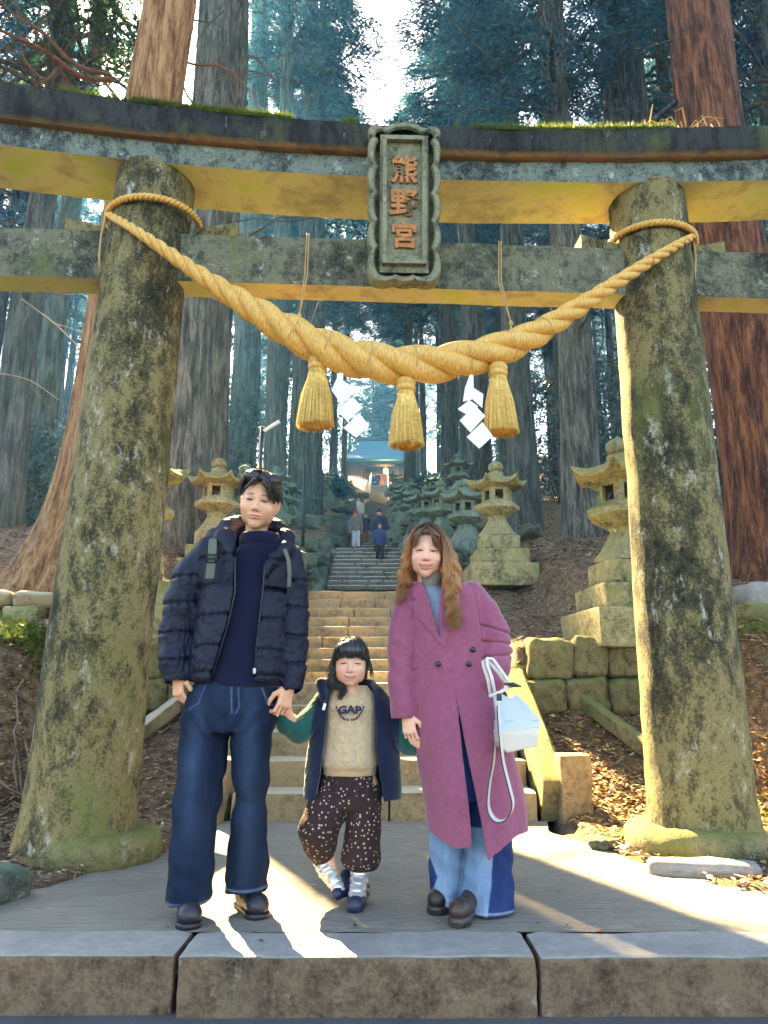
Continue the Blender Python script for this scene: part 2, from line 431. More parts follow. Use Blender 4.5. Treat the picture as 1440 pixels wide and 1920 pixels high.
M['asphalt'] = asphalt()
def earth():
    m = N('forest_floor'); m.set(Roughness=.95)
    a = m.noise(1.2, 9, .7); b = m.noise(14, 8, .8, dist=.5); q = m.noise(.5, 5)
    c = m.ramp(b, [(.32, (.04, .026, .016)), (.47, (.17, .11, .06)), (.58, (.32, .22, .13)), (.7, (.48, .37, .25))])
    c = m.mix(m.math('MULTIPLY', m.step(a, .52, .66), .6), c, (.06, .065, .025))
    m.col(c); m.bump(b, 1.0, .05); return m.m
M['earth'] = earth()
def bark(name, dark, mid, light, sc=1.0, moss=0):
    m = N(name); m.set(Roughness=.95)
    a = m.noise(11 * sc, 8, .72, (1, 1, .13), .5); b = m.noise(42 * sc, 6, .75, (1, 1, .10), .3); q = m.noise(1.1, 6, .6)
    mx = m.math('ADD', m.math('MULTIPLY', a, .65), m.math('MULTIPLY', b, .35))
    c = m.ramp(mx, [(.42, dark), (.50, mid), (.58, light)])
    if moss: c = m.mix(m.math('MULTIPLY', m.step(q, .45, .62), moss), c, (.07, .10, .06))
    m.col(c); m.bump(mx, 1.0, .035); return m.m
M['bark_red'] = bark('red_cedar_bark', (.022, .007, .004), (.12, .042, .017), (.25, .10, .044))
M['bark_orange'] = bark('orange_cedar_bark', (.10, .04, .016), (.30, .15, .065), (.45, .27, .13))
M['bark_grey'] = bark('grey_cedar_bark', (.018, .018, .015), (.085, .083, .068), (.20, .19, .155), .9, .3)
M['bark_far'] = bark('green_grey_cedar_bark', (.018, .022, .021), (.065, .075, .068), (.14, .15, .13), .8, .4)
M['bark_dark'] = bark('dark_mottled_bark', (.008, .010, .014), (.03, .034, .038), (.10, .11, .115), 1.4)
M['twig'] = simple('twig', (.06, .045, .035), .9, .4, 8)
M['twig_pale'] = simple('dead_twig', (.22, .17, .12), .9, .3, 8)
M['twig_brown'] = simple('brown_branch', (.15, .07, .035), .9, .4, 20, .5)
def leaf(name, cols, trans=.35, attr=False, rough=.55):
    m = N(name); m.set(Roughness=rough)
    if attr:
        a = m.n('ShaderNodeVertexColor'); a.layer_name = 'Col'; c = a.outputs[0]
    else: c = m.ramp(m.noise(.9, 4, .7), [(.34, cols[0]), (.5, cols[1]), (.66, cols[2])])
    m.col(c)
    t = m.n('ShaderNodeBsdfTranslucent'); m.l(c, t.inputs[0]); x = m.n('ShaderNodeMixShader'); x.inputs[0].default_value = trans
    m.l(m.b.outputs[0], x.inputs[1]); m.l(t.outputs[0], x.inputs[2]); m.l(x.outputs[0], m.out.inputs[0]); return m.m
M['cedar'] = leaf('cedar_foliage', [(.005, .035, .055), (.014, .085, .125), (.05, .17, .18)], .5)
M['cedar_green'] = leaf('green_cedar_foliage', [(.02, .05, .03), (.04, .10, .045), (.08, .15, .05)], .45)
M['bush'] = leaf('glossy_undergrowth', [(.02, .06, .06), (.05, .12, .11), (.10, .19, .16)], .25, rough=.3)
M['litter'] = leaf('fallen_leaves', None, .15, True, .7)
M['moss'] = leaf('moss_blades', [(.05, .08, .015), (.11, .16, .02), (.2, .24, .04)], .4)
M['drygrass'] = leaf('dry_grass', [(.3, .2, .08), (.45, .33, .14), (.55, .42, .2)], .4)
M['metal_black'] = simple('black_lamp_post', (.015, .017, .02), .5)
M['copper'] = simple('blue_green_copper_roof', (.04, .22, .32), .6, .15, 3)
M['ridge'] = simple('dark_roof_ridge', (.05, .10, .12), .6)
M['wood'] = simple('shrine_timber', (.30, .17, .08), .7, .25, 6)
M['wood_dark'] = simple('dark_shrine_timber', (.08, .045, .03), .7, .25, 6)
M['rail'] = simple('pale_metal_handrail', (.55, .6, .62), .4)
def straw():
    m = N('golden_rice_straw'); m.set(Roughness=.45); m.set(Specular_IOR_Level=.4)
    a = m.noise(6, 6, .7, (34, 5, 5), .05); b = m.noise(2.5, 3)
    c = m.ramp(a, [(.32, (.42, .19, .035)), (.5, (.74, .42, .10)), (.68, (.90, .64, .24))])
    c = m.mix(m.math('MULTIPLY', b, .35), c, (.62, .32, .07)); m.col(c); m.bump(a, .7, .004); return m.m
M['straw'] = straw()
M['straw_tassel'] = simple('tassel_straw', (.82, .54, .15), .5, .25, 60)
M['cord'] = simple('straw_cord', (.45, .30, .13), .7, .25, 80)
M['paper'] = simple('white_folded_paper', (.82, .82, .84), .7)
M['gold_char'] = simple('orange_brown_carving', (.42, .17, .05), .7, .35, 30, .4)
M['glow'] = None
def glow(name, c, s):
    m = N(name); m.b.inputs['Emission Color'].default_value = (*c, 1); m.b.inputs['Emission Strength'].default_value = s; m.col(c); return m.m
M['glow'] = glow('lit_lamp', (1, .55, .15), 1.2)
# ------------------------------------------------------------------ ground
def ip(x, xs, ys): return np.interp(x, xs, ys)
SX = [2.8, 5.4, 6.8, 10.0, 12.6, 19.2, 20.2, 22.6, 28, 32, 34, 45, 82, 83.5, 104, 135, 220, 400]
SZ = [0, 0, .92, .92, 2.45, 2.5, 3.45, 4.97, 5.0, 6.7, 8.0, 10.3, 23.2, 23.4, 23.6, 30, 40, 42]
def stair_z(y): return ip(y, SX, SZ)
def axis_x(y): return ip(y, [6, 8, 11, 14], [0, 0, -.3, -.5])
BX = [2.8, 4.75, 5.05, 5.7, 7.0, 8.5, 11, 13, 15, 18]
BZ = [.0, .03, .25, 1.22, 1.5, 2.0, 2.75, 3.5, 3.7, 4.2]
IX = [2.8, 5.25, 6.95, 7.1, 8.0, 9.5, 12, 14]
IZ = [.0, .02, .66, 1.24, 1.36, 1.6, 2.5, 3.1]
def sstep(a, b, x): t = np.clip((x - a) / (b - a), 0, 1); return t * t * (3 - 2 * t)
def ground_z(x, y, rough=True):
    x = np.asarray(x, float); y = np.asarray(y, float)
    a = np.abs(x - axis_x(y)); S = stair_z(y)
    far = S + .9 + .16 * np.maximum(a - 5, 0) ** .9 * sstep(3, 6, a) + .35 * sstep(1.3, 3, a)
    far = far - .0
    B = ip(y, BX, BZ) + .10 * np.maximum(a - 4, 0)
    I = ip(y, IX, IZ)
    near = I + (B - I) * sstep(2.3, 2.9, a)
    z = near + (far - near) * sstep(12, 17, y)
    z = np.where(y > 17, far, z)
    # corridor of the stairs
    hw = 1.22
    low = S - .35 * sstep(5.3, 5.8, y) - .06
    z = np.where(a < hw, np.minimum(z, low), z)
    if rough:
        n = fbm(x, y, 0 * x, .8, 4) * .16 * sstep(4.9, 7, y) + fbm(x, y, 0 * x + 3, 3.5, 3) * .045 * sstep(2.9, 4.4, y)
        z = z + n * sstep(hw - .1, hw + .5, a) + 1.6 * fbm(x, y, 0 * x + 9, .06, 3) * sstep(14, 40, y) * sstep(2, 9, a)
    # road in front
    z = np.where(y < 2.80, -.176, z)
    # platform area stays just below the concrete
    pf = (y < 5.45) & (y > 2.8) & (np.abs(x) < PLAT(y))
    z = np.where(pf, np.minimum(z, -.03), z)
    return z
def PLAT(y): return ip(y, [2.8, 3.1, 3.7, 4.3, 4.9, 5.45], [3.4, 2.2, 1.55, 1.28, 1.13, 1.08])
xs = np.unique(np.concatenate([np.linspace(-160, -30, 14), np.linspace(-30, -9, 22), np.linspace(-9, 9, 226), np.linspace(9, 30, 22), np.linspace(30, 160, 14)]))
ys = np.unique(np.concatenate([np.linspace(2.81, 9, 90), np.linspace(9, 24, 100), np.linspace(24, 110, 90), np.linspace(110, 400, 20)]))
GX, GY = np.meshgrid(xs, ys, indexing='ij'); GZ = ground_z(GX, GY)
mb = MB(); ny = len(ys)
mb.add(np.stack([GX, GY, GZ], -1).reshape(-1, 3), [(i * ny + j, (i + 1) * ny + j, (i + 1) * ny + j + 1, i * ny + j + 1) for i in range(len(xs) - 1) for j in range(ny - 1)])
tag(mb.build('forest_ground', M['earth']), 'brown leaf-strewn forest floor rising up the hillside', 'ground', kind='structure')
mb = MB(); mb.add([(-160, -60, -.18), (160, -60, -.18), (160, 2.9, -.18), (-160, 2.9, -.18)], [(0, 1, 2, 3)])
tag(mb.build('road', M['asphalt']), 'dark asphalt road in front of the kerb', 'road', kind='structure')
mb = MB(); mb.add([(-160, 2.85, -.9), (160, 2.85, -.9), (160, 2.85, -.05), (-160, 2.85, -.05)], [(0, 1, 2, 3)])

# ------------------------------------------------------------------ platform
def flat_poly(name, pts, z, mat, ny=1):
    mb = MB(); mb.add([(x, y, z) for x, y in pts], [tuple(range(len(pts)))]); return mb.build(name, mat)
yy = np.linspace(3.05, 5.42, 60)
mb = MB(); nx = 40; V = []
for y in yy:
    hw = float(PLAT(y)); e1 = -hw + .10 * float(fbm(y, 0, 1, 2.2, 3)); e2 = hw + .12 * float(fbm(y, 5, 1, 2.2, 3))
    for i in range(nx): x = e1 + (e2 - e1) * i / (nx - 1); V.append((x, y, .004 * float(np.sin(y * 7 + x)) * 0 + 0.0))
mb.add(V, [(j * nx + i, j * nx + i + 1, (j + 1) * nx + i + 1, (j + 1) * nx + i) for j in range(len(yy) - 1) for i in range(nx - 1)])
tag(mb.build('platform', M['concrete']), 'pale concrete platform raked with fine grooves under the gate', 'platform', kind='structure')
kerb = thing('kerb', 'long brown stone kerb between the road and the platform', 'kerb', (0, 0, 0), kind='structure')
kx = [-4.6, -2.75, -.70, .515, 2.3, 4.2]; kz = [.012, .0, .002, -.004, .0, .0]
for i in range(len(kx) - 1):
    c = (kx[i] + kx[i + 1]) / 2; h = (kx[i + 1] - kx[i]) / 2 - .008
    mb = MB(); mb.rblock((c, 2.925 + .012 * math.sin(i * 2.1), -.12 + kz[i]), (h, .135, .122), .016, .010, i + 3, 22, freq=5, fine=.003)
    mb.build('kerb_stone', [M['kerb']], kerb)
for o in list(kerb.children):
    me = o.data; me.materials.append(M['slab'])
    for p in me.polygons: p.material_index = 1 if p.normal.z > .75 else 0

# ------------------------------------------------------------------ stairs
def flight(name, label, y0, z0, n, rise, run, xl, xr, mat, seed, blocks=(2, 4), deep=.12, nb=8, parts=True, kind='structure', r=.014):
    st = thing(name, label, 'stairs', (0, 0, 0), kind=kind); rr = random.Random(seed); all_mb = MB()
    for k in range(n):
        a, b = xl(k) if callable(xl) else xl, xr(k) if callable(xr) else xr
        m = rr.randint(*blocks); cuts = sorted([a + (b - a) * min(.92, max(.08, (i + rr.uniform(-.25, .25)) / m)) for i in range(1, m)])
        cuts = [a] + cuts + [b]
        for i in range(m):
            l, r_ = cuts[i], cuts[i + 1]; dy = rr.uniform(-.012, .012); dz = rr.uniform(-.006, .006)
            mb = MB() if parts else all_mb
            mb.rblock(((l + r_) / 2, y0 + k * run + (run + deep) / 2 + dy, z0 + (k + .5) * rise - (.03 if r < .02 else -.002) + dz), ((r_ - l) / 2 - .004, (run + deep) / 2, rise / 2 + (.03 if r < .02 else -.004)), r, .007, seed * 31 + k * 5 + i, nb, freq=6)
            if parts: mb.build('stone_block', mat, st)
    if not parts: 
        o = all_mb.build('stone_block', mat, st); o['kind'] = 'stuff'
    return st
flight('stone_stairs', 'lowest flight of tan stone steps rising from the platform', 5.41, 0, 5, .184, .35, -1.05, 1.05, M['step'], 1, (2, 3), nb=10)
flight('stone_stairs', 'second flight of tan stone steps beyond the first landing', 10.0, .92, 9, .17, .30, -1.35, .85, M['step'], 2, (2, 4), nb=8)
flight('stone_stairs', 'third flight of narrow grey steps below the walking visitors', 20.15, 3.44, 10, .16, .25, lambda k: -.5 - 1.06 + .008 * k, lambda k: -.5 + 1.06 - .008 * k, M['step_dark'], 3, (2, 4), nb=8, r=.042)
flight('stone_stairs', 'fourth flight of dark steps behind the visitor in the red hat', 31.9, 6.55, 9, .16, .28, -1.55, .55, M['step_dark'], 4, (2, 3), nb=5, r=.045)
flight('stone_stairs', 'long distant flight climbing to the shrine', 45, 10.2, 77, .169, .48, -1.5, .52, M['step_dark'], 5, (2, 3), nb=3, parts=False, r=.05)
mb = MB()
for (y0, y1, z, a, b) in [(6.9, 10.1, .915, -1.3, 1.2), (12.5, 20.2, 2.45, -1.7, .9), (22.5, 32, 5.0, -1.7, .7), (34, 45.2, 8.0, -1.7, .6), (82, 100, 23.35, -12, 12)]:
    mb.box(((a + b) / 2, (y0 + y1) / 2, z - .25), ((b - a) / 2, (y1 - y0) / 2, .25))
tag(mb.build('landing', M['step_dark']), 'flat stone landings between the flights of steps', 'landing', kind='structure')

# ------------------------------------------------------------------ kerbs, posts and walls beside the stairs
def slopestone(name, label, p0, p1, w_, h_, mat, seed=0, n=14, kind=None, cat='stone'):
    p0, p1 = Vector(p0), Vector(p1); d = p1 - p0; q = d.to_track_quat('Y', 'Z').to_matrix()
    mb = MB(); mb.rblock(tuple((p0 + p1) / 2), (w_ / 2, d.length / 2, h_ / 2), .02, .016, seed, n, rot=q, freq=4, fine=.004)
    o = mb.build(name, mat); return tag(o, label, cat)
slopestone('stair_kerb', 'mossy sloping kerb stone on the right of the lowest steps', (1.16, 5.42, .12), (1.16, 6.95, .90), .17, .34, M['moss_stone'], 5, 22)
slopestone('stair_kerb', 'mossy sloping kerb stone on the left of the lowest steps', (-1.16, 5.42, .12), (-1.16, 6.95, .90), .17, .34, M['moss_stone'], 6, 22)
mb = MB(); mb.rblock((1.30, 5.42, .2), (.105, .105, .235), .012, .007, 8, 12, fine=.003)
tag(mb.build('stone_post', M['step']), 'short square tan stone post at the foot of the right stair kerb', 'stone post')
mb = MB(); mb.rblock((-1.10, 5.36, .17), (.035, .09, .25), .012, .007, 9, 10, rot=Euler((0, R(10), 0)).to_matrix(), fine=.003)
tag(mb.build('stone_post', M['step']), 'leaning stone post seen between the legs of the man', 'stone post')
slopestone('edging_stone', 'long straight edging stone sloping down behind the right gate pillar', (2.13, 5.55, .27), (1.74, 6.95, .80), .09, .13, M['moss_stone'], 11, 16)
slopestone('edging_stone', 'long straight edging stone sloping down behind the man on the left', (-2.13, 5.55, .25), (-1.80, 6.95, .80), .09, .13, M['step'], 12, 16)

def rock_mesh(seed, n=11, amp=.30, sq=.45):
    mb = MB(); mb.rblock((0, 0, 0), (1, 1, 1), sq, amp, seed, n, freq=1.9, fine=.05); return mb.mesh('stone')
ROCKS = [rock_mesh(s) for s in range(6)]
for r_ in ROCKS: r_.materials.append(M['rock'])
WALLR = [rock_mesh(20 + s, 12, .16, .34) for s in range(5)]
for r_ in WALLR: r_.materials.append(M['moss_stone'])
def put(me, parent, c, h, rot=(0, 0, 0), name='stone'):
    o = link(name, me, None, parent); o.location = c; o.scale = h; o.rotation_euler = rot; return o
# the retaining walls that carry the two nearest lanterns
for sgn, lab in ((1, 'low wall of large mossy boulders under the right lantern'), (-1, 'low wall of large boulders under the left lantern behind the man')):
    wl = thing('stone_wall', lab, 'wall'); rr = random.Random(5 + sgn)
    for row in range(2):
        x = 1.22 + row * .1
        while x < 3.0:
            w_ = rr.uniform(.26, .42); h_ = .30 if row == 0 else .34
            zc = .68 + h_ / 2 + row * .31 - .02
            put(WALLR[rr.randrange(5)], wl, (sgn * (x + w_ / 2), 7.0 + rr.uniform(-.03, .03) + row * .05, zc), (w_ / 2 * 1.04, .22, h_ / 2 * rr.uniform(.98, 1.12)), (rr.uniform(-.1, .1), rr.uniform(-.14, .14), rr.choice((0, math.pi)) + rr.uniform(-.05, .05)))
            x += w_ + .015
# piled rocks either side of the upper flights
for sgn, lab in ((-1, 'piled dark mossy rocks left of the upper steps'), (1, 'piled dark mossy rocks right of the upper steps')):
    rp = thing('rock_wall', lab, 'rock wall'); rr = random.Random(50 + sgn)
    for k in range(150):
        y = rr.uniform(12.6, 34) if k < 120 else rr.uniform(34, 60)
        d = 1.22 + abs(rr.gauss(0, 1)) * (.8 + .03 * y)
        x = float(axis_x(y)) + sgn * d
        s = rr.uniform(.11, .27) * (1 + (y - 12) * .022)
        z = float(ground_z(x, y, False)) + s * .25 + max(0, (1.9 - d) * .25)
        put(ROCKS[rr.randrange(6)], rp, (x, y, z), (s * rr.uniform(.8, 1.5), s * rr.uniform(.7, 1.1), s * rr.uniform(.45, .8)), (rr.uniform(-.3, .3), rr.uniform(-.3, .3), rr.uniform(0, 6)))
for sgn, side in ((-1, 'left'), (1, 'right')):
    for i, (y0, z0, y1, z1, wh) in enumerate([(20.2, 3.7, 22.4, 5.15, 'beside the third flight of steps'), (17.6, 2.75, 20.0, 3.5, 'at the end of the long landing')]):
        xx = -.5 + sgn * 1.22
        slopestone('stair_kerb', f'pale mossy {side} kerb {wh}', (xx, y0, z0), (xx, y1, z1), .22, .42, M['lantern_far'], 30 + i, 8)
# loose rocks near the gate
def rock(c, h, rot, label, mat=None, seed=0, n=10):
    mb = MB(); mb.rblock((0, 0, 0), h, min(h) * .8, min(h) * .35, seed, n, freq=2.0 / max(h) * .6, fine=.004)
    o = mb.build('rock', mat or M['kerb']); o.location = c; o.rotation_euler = rot; return tag(o, label, 'rock')
rock((-1.79, 3.42, .035), (.20, .24, .085), (0, 0, -.35), 'flat-topped mossy stone block at the left edge of the platform', M['rock'], 1, 14)
rock((-1.95, 3.12, .0), (.10, .08, .06), (0, .2, 1), 'small grey stone at the lower left corner below the flat block', M['slab'], 2)
rock((1.55, 3.93, .015), (.26, .07, .05), (0, 0, -.25), 'rough grey broken rock in front of the right base drum', M['slab'], 3, 16)
rock((1.82, 3.72, .03), (.055, .05, .05), (0, .3, .5), 'small tan stone beside the broken grey rock', M['step'], 4)
rock((2.17, 3.66, .03), (.10, .09, .10), (.2, 0, .5), 'brown stone at the right edge of the platform', M['kerb'], 5)
rock((1.25, 4.55, .02), (.10, .06, .03), (0, .1, .8), 'flat dark stone in the leaves by the platform edge', M['rock'], 6)
rock((-3.68, 7.1, 1.70), (.17, .14, .09), (0, 0, .1), 'rounded pale rock left of the row under the orange tree', M['step'], 7)
rock((-3.30, 7.1, 1.68), (.19, .14, .085), (0, 0, .3), 'rounded rock behind the left pillar under the orange tree', M['step'], 8)
mb = MB(); mb.rblock((-3.33, 7.0, 1.46), (.16, .16, .15), .02, .012, 4, 10); tag(mb.build('stone_block', M['lantern']), 'square cut stone block below the rounded rocks left of the left pillar', 'stone block')
rock((3.62, 7.2, 1.70), (.26, .2, .16), (0, 0, .2), 'grey rock on the bank right of the right pillar', M['slab'], 9)
rock((3.35, 6.9, 1.55), (.2, .16, .09), (0, 0, .5), 'mossy rock below the grey rock on the right bank', M['moss_stone'], 10)

# ------------------------------------------------------------------ stone lanterns
def hexr(a, R_): 
    k = (a + math.pi / 6) % (math.pi / 3) - math.pi / 6; return R_ * math.cos(math.pi / 6) / math.cos(k) 
def hexlathe(mb, prof, rot=0.0, seg=24, cap=True):
    V = []; n = seg
    for (r, z) in prof:
        for j in range(n):
            a = 2 * math.pi * j / n; rr_ = hexr(a + math.pi / 6, r); V.append((rr_ * math.cos(a + rot), rr_ * math.sin(a + rot), z))
    m = len(prof); f = [(i * n + j, i * n + (j + 1) % n, (i + 1) * n + (j + 1) % n, (i + 1) * n + j) for i in range(m - 1) for j in range(n)]
    if cap: f += [tuple(range(n))[::-1], tuple((m - 1) * n + j for j in range(n))]
    mb.add(V, f); return mb
def lantern_proto(mat, nb=10):
    P = []
    z = 0
    for i, (w_, h_) in enumerate(((.53, .25), (.41, .24), (.30, .24))):
        mb = MB(); mb.rblock((0, 0, z + h_ / 2 - (.06 if i == 0 else 0)), (w_, w_, h_ / 2 + (.06 if i == 0 else 0)), .025, .012, i + 1, nb, freq=4); P.append(('base_block', mb, None)); z += h_
    mb = MB(); hexlathe(mb, [(.33, z), (.33, z + .03), (.27, z + .10), (.19, z + .22), (.15, z + .30), (.17, z + .34)]); P.append(('shaft', mb, None)); z += .34
    mb = MB(); hexlathe(mb, [(.17, z), (.25, z + .05), (.36, z + .11), (.375, z + .12), (.375, z + .19), (.33, z + .195), (.33, z + .22)]); P.append(('platform', mb, None)); z += .22
    mb = MB()
    for k in range(6):
        a = math.pi / 3 * k; c = (.20 * math.cos(a + math.pi / 6), .20 * math.sin(a + math.pi / 6)); rt = Euler((0, 0, a + math.pi / 6)).to_matrix()
        if k in (1, 4, 0, 3):   # wall with a window
            for (dy, dz, hy, hz) in ((-.10, .13, .032, .13), (.10, .13, .032, .13), (0, .025, .07, .025), (0, .235, .07, .025)):
                v = rt @ Vector((0, dy, 0)); mb.box((c[0] * .97 + v.x, c[1] * .97 + v.y, z + dz), (.025, hy, hz), rt)
        else: mb.box((c[0] * .97, c[1] * .97, z + .13), (.025, .132, .13), rt)
    P.append(('firebox', mb, 'sharp')); z += .26
    mb = MB(); seg = 48; prof = [(.20, -.02), (.30, .0), (.475, .02), (.485, .05), (.44, .075), (.34, .115), (.24, .165), (.16, .20), (.13, .235)]
    V = []
    for (r, zz) in prof:
        for j in range(seg):
            a = 2 * math.pi * j / seg; k = (a + math.pi / 6) % (math.pi / 3) - math.pi / 6
            hx = math.cos(math.pi / 6) / math.cos(k); corner = (abs((a % (math.pi / 3)) / (math.pi / 3) - .5) * 2) ** 4
            hx = math.cos(math.pi / 6) / math.cos(((a) % (math.pi / 3)) - math.pi / 6)
            rr_ = r * hx * (1 + .06 * corner * (r > .4)); up = .12 * corner * (r / .485) ** 4
            V.append((rr_ * math.cos(a), rr_ * math.sin(a), z + zz + up))
    m = len(prof); mb.add(V, [(i * seg + j, i * seg + (j + 1) % seg, (i + 1) * seg + (j + 1) % seg, (i + 1) * seg + j) for i in range(m - 1) for j in range(seg)] + [tuple(range(seg))[::-1], tuple((m - 1) * seg + j for j in range(seg))])
    P.append(('roof', mb, None)); z += .23
    mb = MB(); mb.lathe([(.12, z), (.125, z + .05), (.08, z + .055), (.08, z + .07), (.115, z + .10), (.13, z + .14), (.12, z + .19), (.08, z + .225), (.03, z + .245), (.008, z + .27)], 18); P.append(('finial', mb, None))
    return [(n_, mb.mesh(n_, True, 40)) for n_, mb, sh in P]
LP = {k: lantern_proto(M[k]) for k in ('lantern', 'lantern_far')}
for k, l in LP.items():
    for n_, me in l: me.materials.append(M[k])
def lantern(x, y, z, s, label, mat='lantern', rz=0.0, group=None, mini=False, skip=0, lean=0):
    t = thing('stone_lantern', label, 'stone lantern', (x, y, z), rz, group); t.scale = (s, s, s); t.rotation_euler.y = lean
    for i, (n_, me) in enumerate(LP[mat]):
        if i < skip: continue
        link(n_, me, None, t)
    return t
def Lpx(px, ybase, Y, s, label, **k):
    p = PX(px, ybase, Y); return lantern(p[0], p[1], p[2], s, label, **k)
Lpx(1186, 1196, 7.3, 1.0, 'largest yellow stone lantern half hidden behind the right gate pillar', rz=.1)
Lpx(236, 1190, 7.3, 1.0, 'stone lantern hidden behind the left gate pillar, only a roof tip showing', rz=.3)
Lpx(937, 1092, 11.6, .97, 'mossy stone lantern on stepped blocks, right of the woman with long hair', rz=.05)
Lpx(400, 1085, 11.6, .97, 'pale yellow stone lantern left of the head of the man', rz=.1)
Lpx(875, 1086, 14.2, .98, 'second stone lantern from the right in the row behind the woman', mat='lantern_far', rz=.2)
Lpx(829, 1052, 17.5, .98, 'third stone lantern from the right in the row behind the woman', mat='lantern_far', rz=.4)
Lpx(800, 1040, 20.5, .98, 'fourth stone lantern from the right in the row behind the woman', mat='lantern_far')
Lpx(783, 1030, 23.5, .98, 'fifth stone lantern from the right, nearest to the upper steps', mat='lantern_far', rz=.2)
Lpx(452, 1058, 14.2, .98, 'stone lantern partly hidden behind the head of the man', mat='lantern_far', rz=.5)
fl = [(478, 1016, 20), (506, 1010, 22), (528, 1002, 24.5), (548, 992, 27), (560, 978, 30), (588, 966, 38), (604, 950, 44), (622, 930, 54), (612, 940, 49)]
fr = [(760, 1005, 28), (748, 985, 33), (772, 975, 36), (756, 960, 42), (744, 945, 50), (738, 928, 60), (765, 1018, 26)]
ORD = ['first', 'second', 'third', 'fourth', 'fifth', 'sixth', 'seventh', 'eighth', 'ninth']
fr.sort(key=lambda q: q[2]); fl.sort(key=lambda q: q[2]); dist = ['in the first', 'in the second', 'in the third', 'in the fourth', 'in the fifth', 'in the sixth', 'in the seventh', 'in the eighth', 'in the ninth']
for i, (px, yb, Y) in enumerate(fl): Lpx(px, yb, Y, 1.0, f'{ORD[i]} of the distant lanterns left of the steps, counting up from the nearest', mat='lantern_far', rz=i * .4, group='distant lanterns left of the upper steps')
for i, (px, yb, Y) in enumerate(fr): Lpx(px, yb, Y, 1.05, f'{ORD[i]} of the distant lanterns right of the steps, counting up from the nearest', mat='lantern_far', rz=i * .4, group='distant lanterns right of the upper steps')

rr = random.Random(31)
for sgn, side in ((-1, 'left'), (1, 'right')):
    for k in range(10):
        y = 16.5 + k * 2.9 + rr.uniform(-.5, .5); x = float(axis_x(y)) + sgn * (2.55 + .05 * k + rr.uniform(-.2, .25))
        lantern(x, y, float(ground_z(x, y)) - .04, rr.uniform(.78, .95), f'mossy stone lantern in the back row on the {side} bank of the upper steps', 'lantern_far', rr.uniform(0, 1), f'back row of lanterns on the {side} bank')
# ------------------------------------------------------------------ shrine on top
sh = thing('shrine', 'small shrine with a blue copper roof and lit doorway above the steps', 'shrine', (PX(712, 900, 90)[0], 90, 23.4))
mb = MB(); ev = [(-4.6, -3.2), (4.6, -3.2), (4.6, 3.2), (-4.6, 3.2)]
rows = []
for t_, (hx, hy, z) in enumerate([(4.9, 3.5, 4.45), (4.85, 3.45, 4.62), (4.0, 2.6, 5.25), (3.2, 1.7, 6.1), (2.7, .9, 7.1), (2.6, .25, 7.9)]):
    rows += [(-hx, -hy, z), (hx, -hy, z), (hx, hy, z), (-hx, hy, z)]
mb.add(rows, [(i * 4 + j, i * 4 + (j + 1) % 4, i * 4 + 4 + (j + 1) % 4, i * 4 + 4 + j) for i in range(5) for j in range(4)] + [(3, 2, 1, 0), (20, 21, 22, 23)])
mb.build('roof', M['copper'], sh, smooth=False)
mb = MB(); mb.box((0, 0, 8.05), (2.95, .35, .18)); mb.box((0, 0, 8.3), (3.05, .22, .10)); mb.build('ridge', M['ridge'], sh)
mb = MB(); mb.box((-2.9, -.2, 2.4), (1.1, 2.2, 2.1)); mb.box((3.1, -.2, 2.4), (.9, 2.2, 2.1)); mb.box((0, 1.6, 2.4), (4, .2, 2.1)); mb.build('wall', M['wood'], sh)
mb = MB(); mb.box((0, -2.55, 4.1), (4.1, .15, .25)); mb.build('lintel', M['wood_dark'], sh)
for x in (-4, -1.9, 2.0, 4):
    mb = MB(); mb.box((x, -2.6, 2.1), (.14, .14, 2.1)); mb.build('column', M['wood_dark'], sh)
mb = MB(); mb.box((0, -.3, .35), (4.4, 2.9, .35)); mb.build('floor_deck', M['wood_dark'], sh)
mb = MB(); mb.box((.1, .5, 2.4), (1.4, .3, .9)); mb.box((.1, .4, 3.5), (1.8, .4, .12)); mb.build('altar', M['wood'], sh)
mb = MB(); mb.lathe([(.05, 0), (.25, .1), (.3, .35), (.25, .6), (.05, .7)], 12, (.75, -2.2, 3.0)); mb.build('lamp', M['glow'], sh)
ld = bpy.data.lights.new('lamp_light', 'POINT'); ld.energy = 60; ld.color = (1, .6, .25); ld.shadow_soft_size = .4
lo = bpy.data.objects.new('lamp_light', ld); COL.objects.link(lo); lo.parent = sh; lo.location = (.75, -2.75, 2.9)
for sx, lab in ((-1.40, 'pale metal handrail on the left of the topmost steps'), (.42, 'pale metal handrail on the right of the topmost steps')):
    hr = thing('handrail', lab, 'handrail')
    a = Vector((sx, 62, 16.0)); b = Vector((sx * 1.0, 80, 23.3)); mb = MB(); mb.tube([a + Vector((0, 0, .9)), b + Vector((0, 0, .9)), b + Vector((0, 1, .9))], .07, 6); mb.build('rail', M['rail'], hr)
    for k in range(7):
        p = a.lerp(b, k / 6); mb = MB(); mb.tube([p - Vector((0, 0, .2)), p + Vector((0, 0, .9))], .05, 6); mb.build('post', M['rail'], hr)
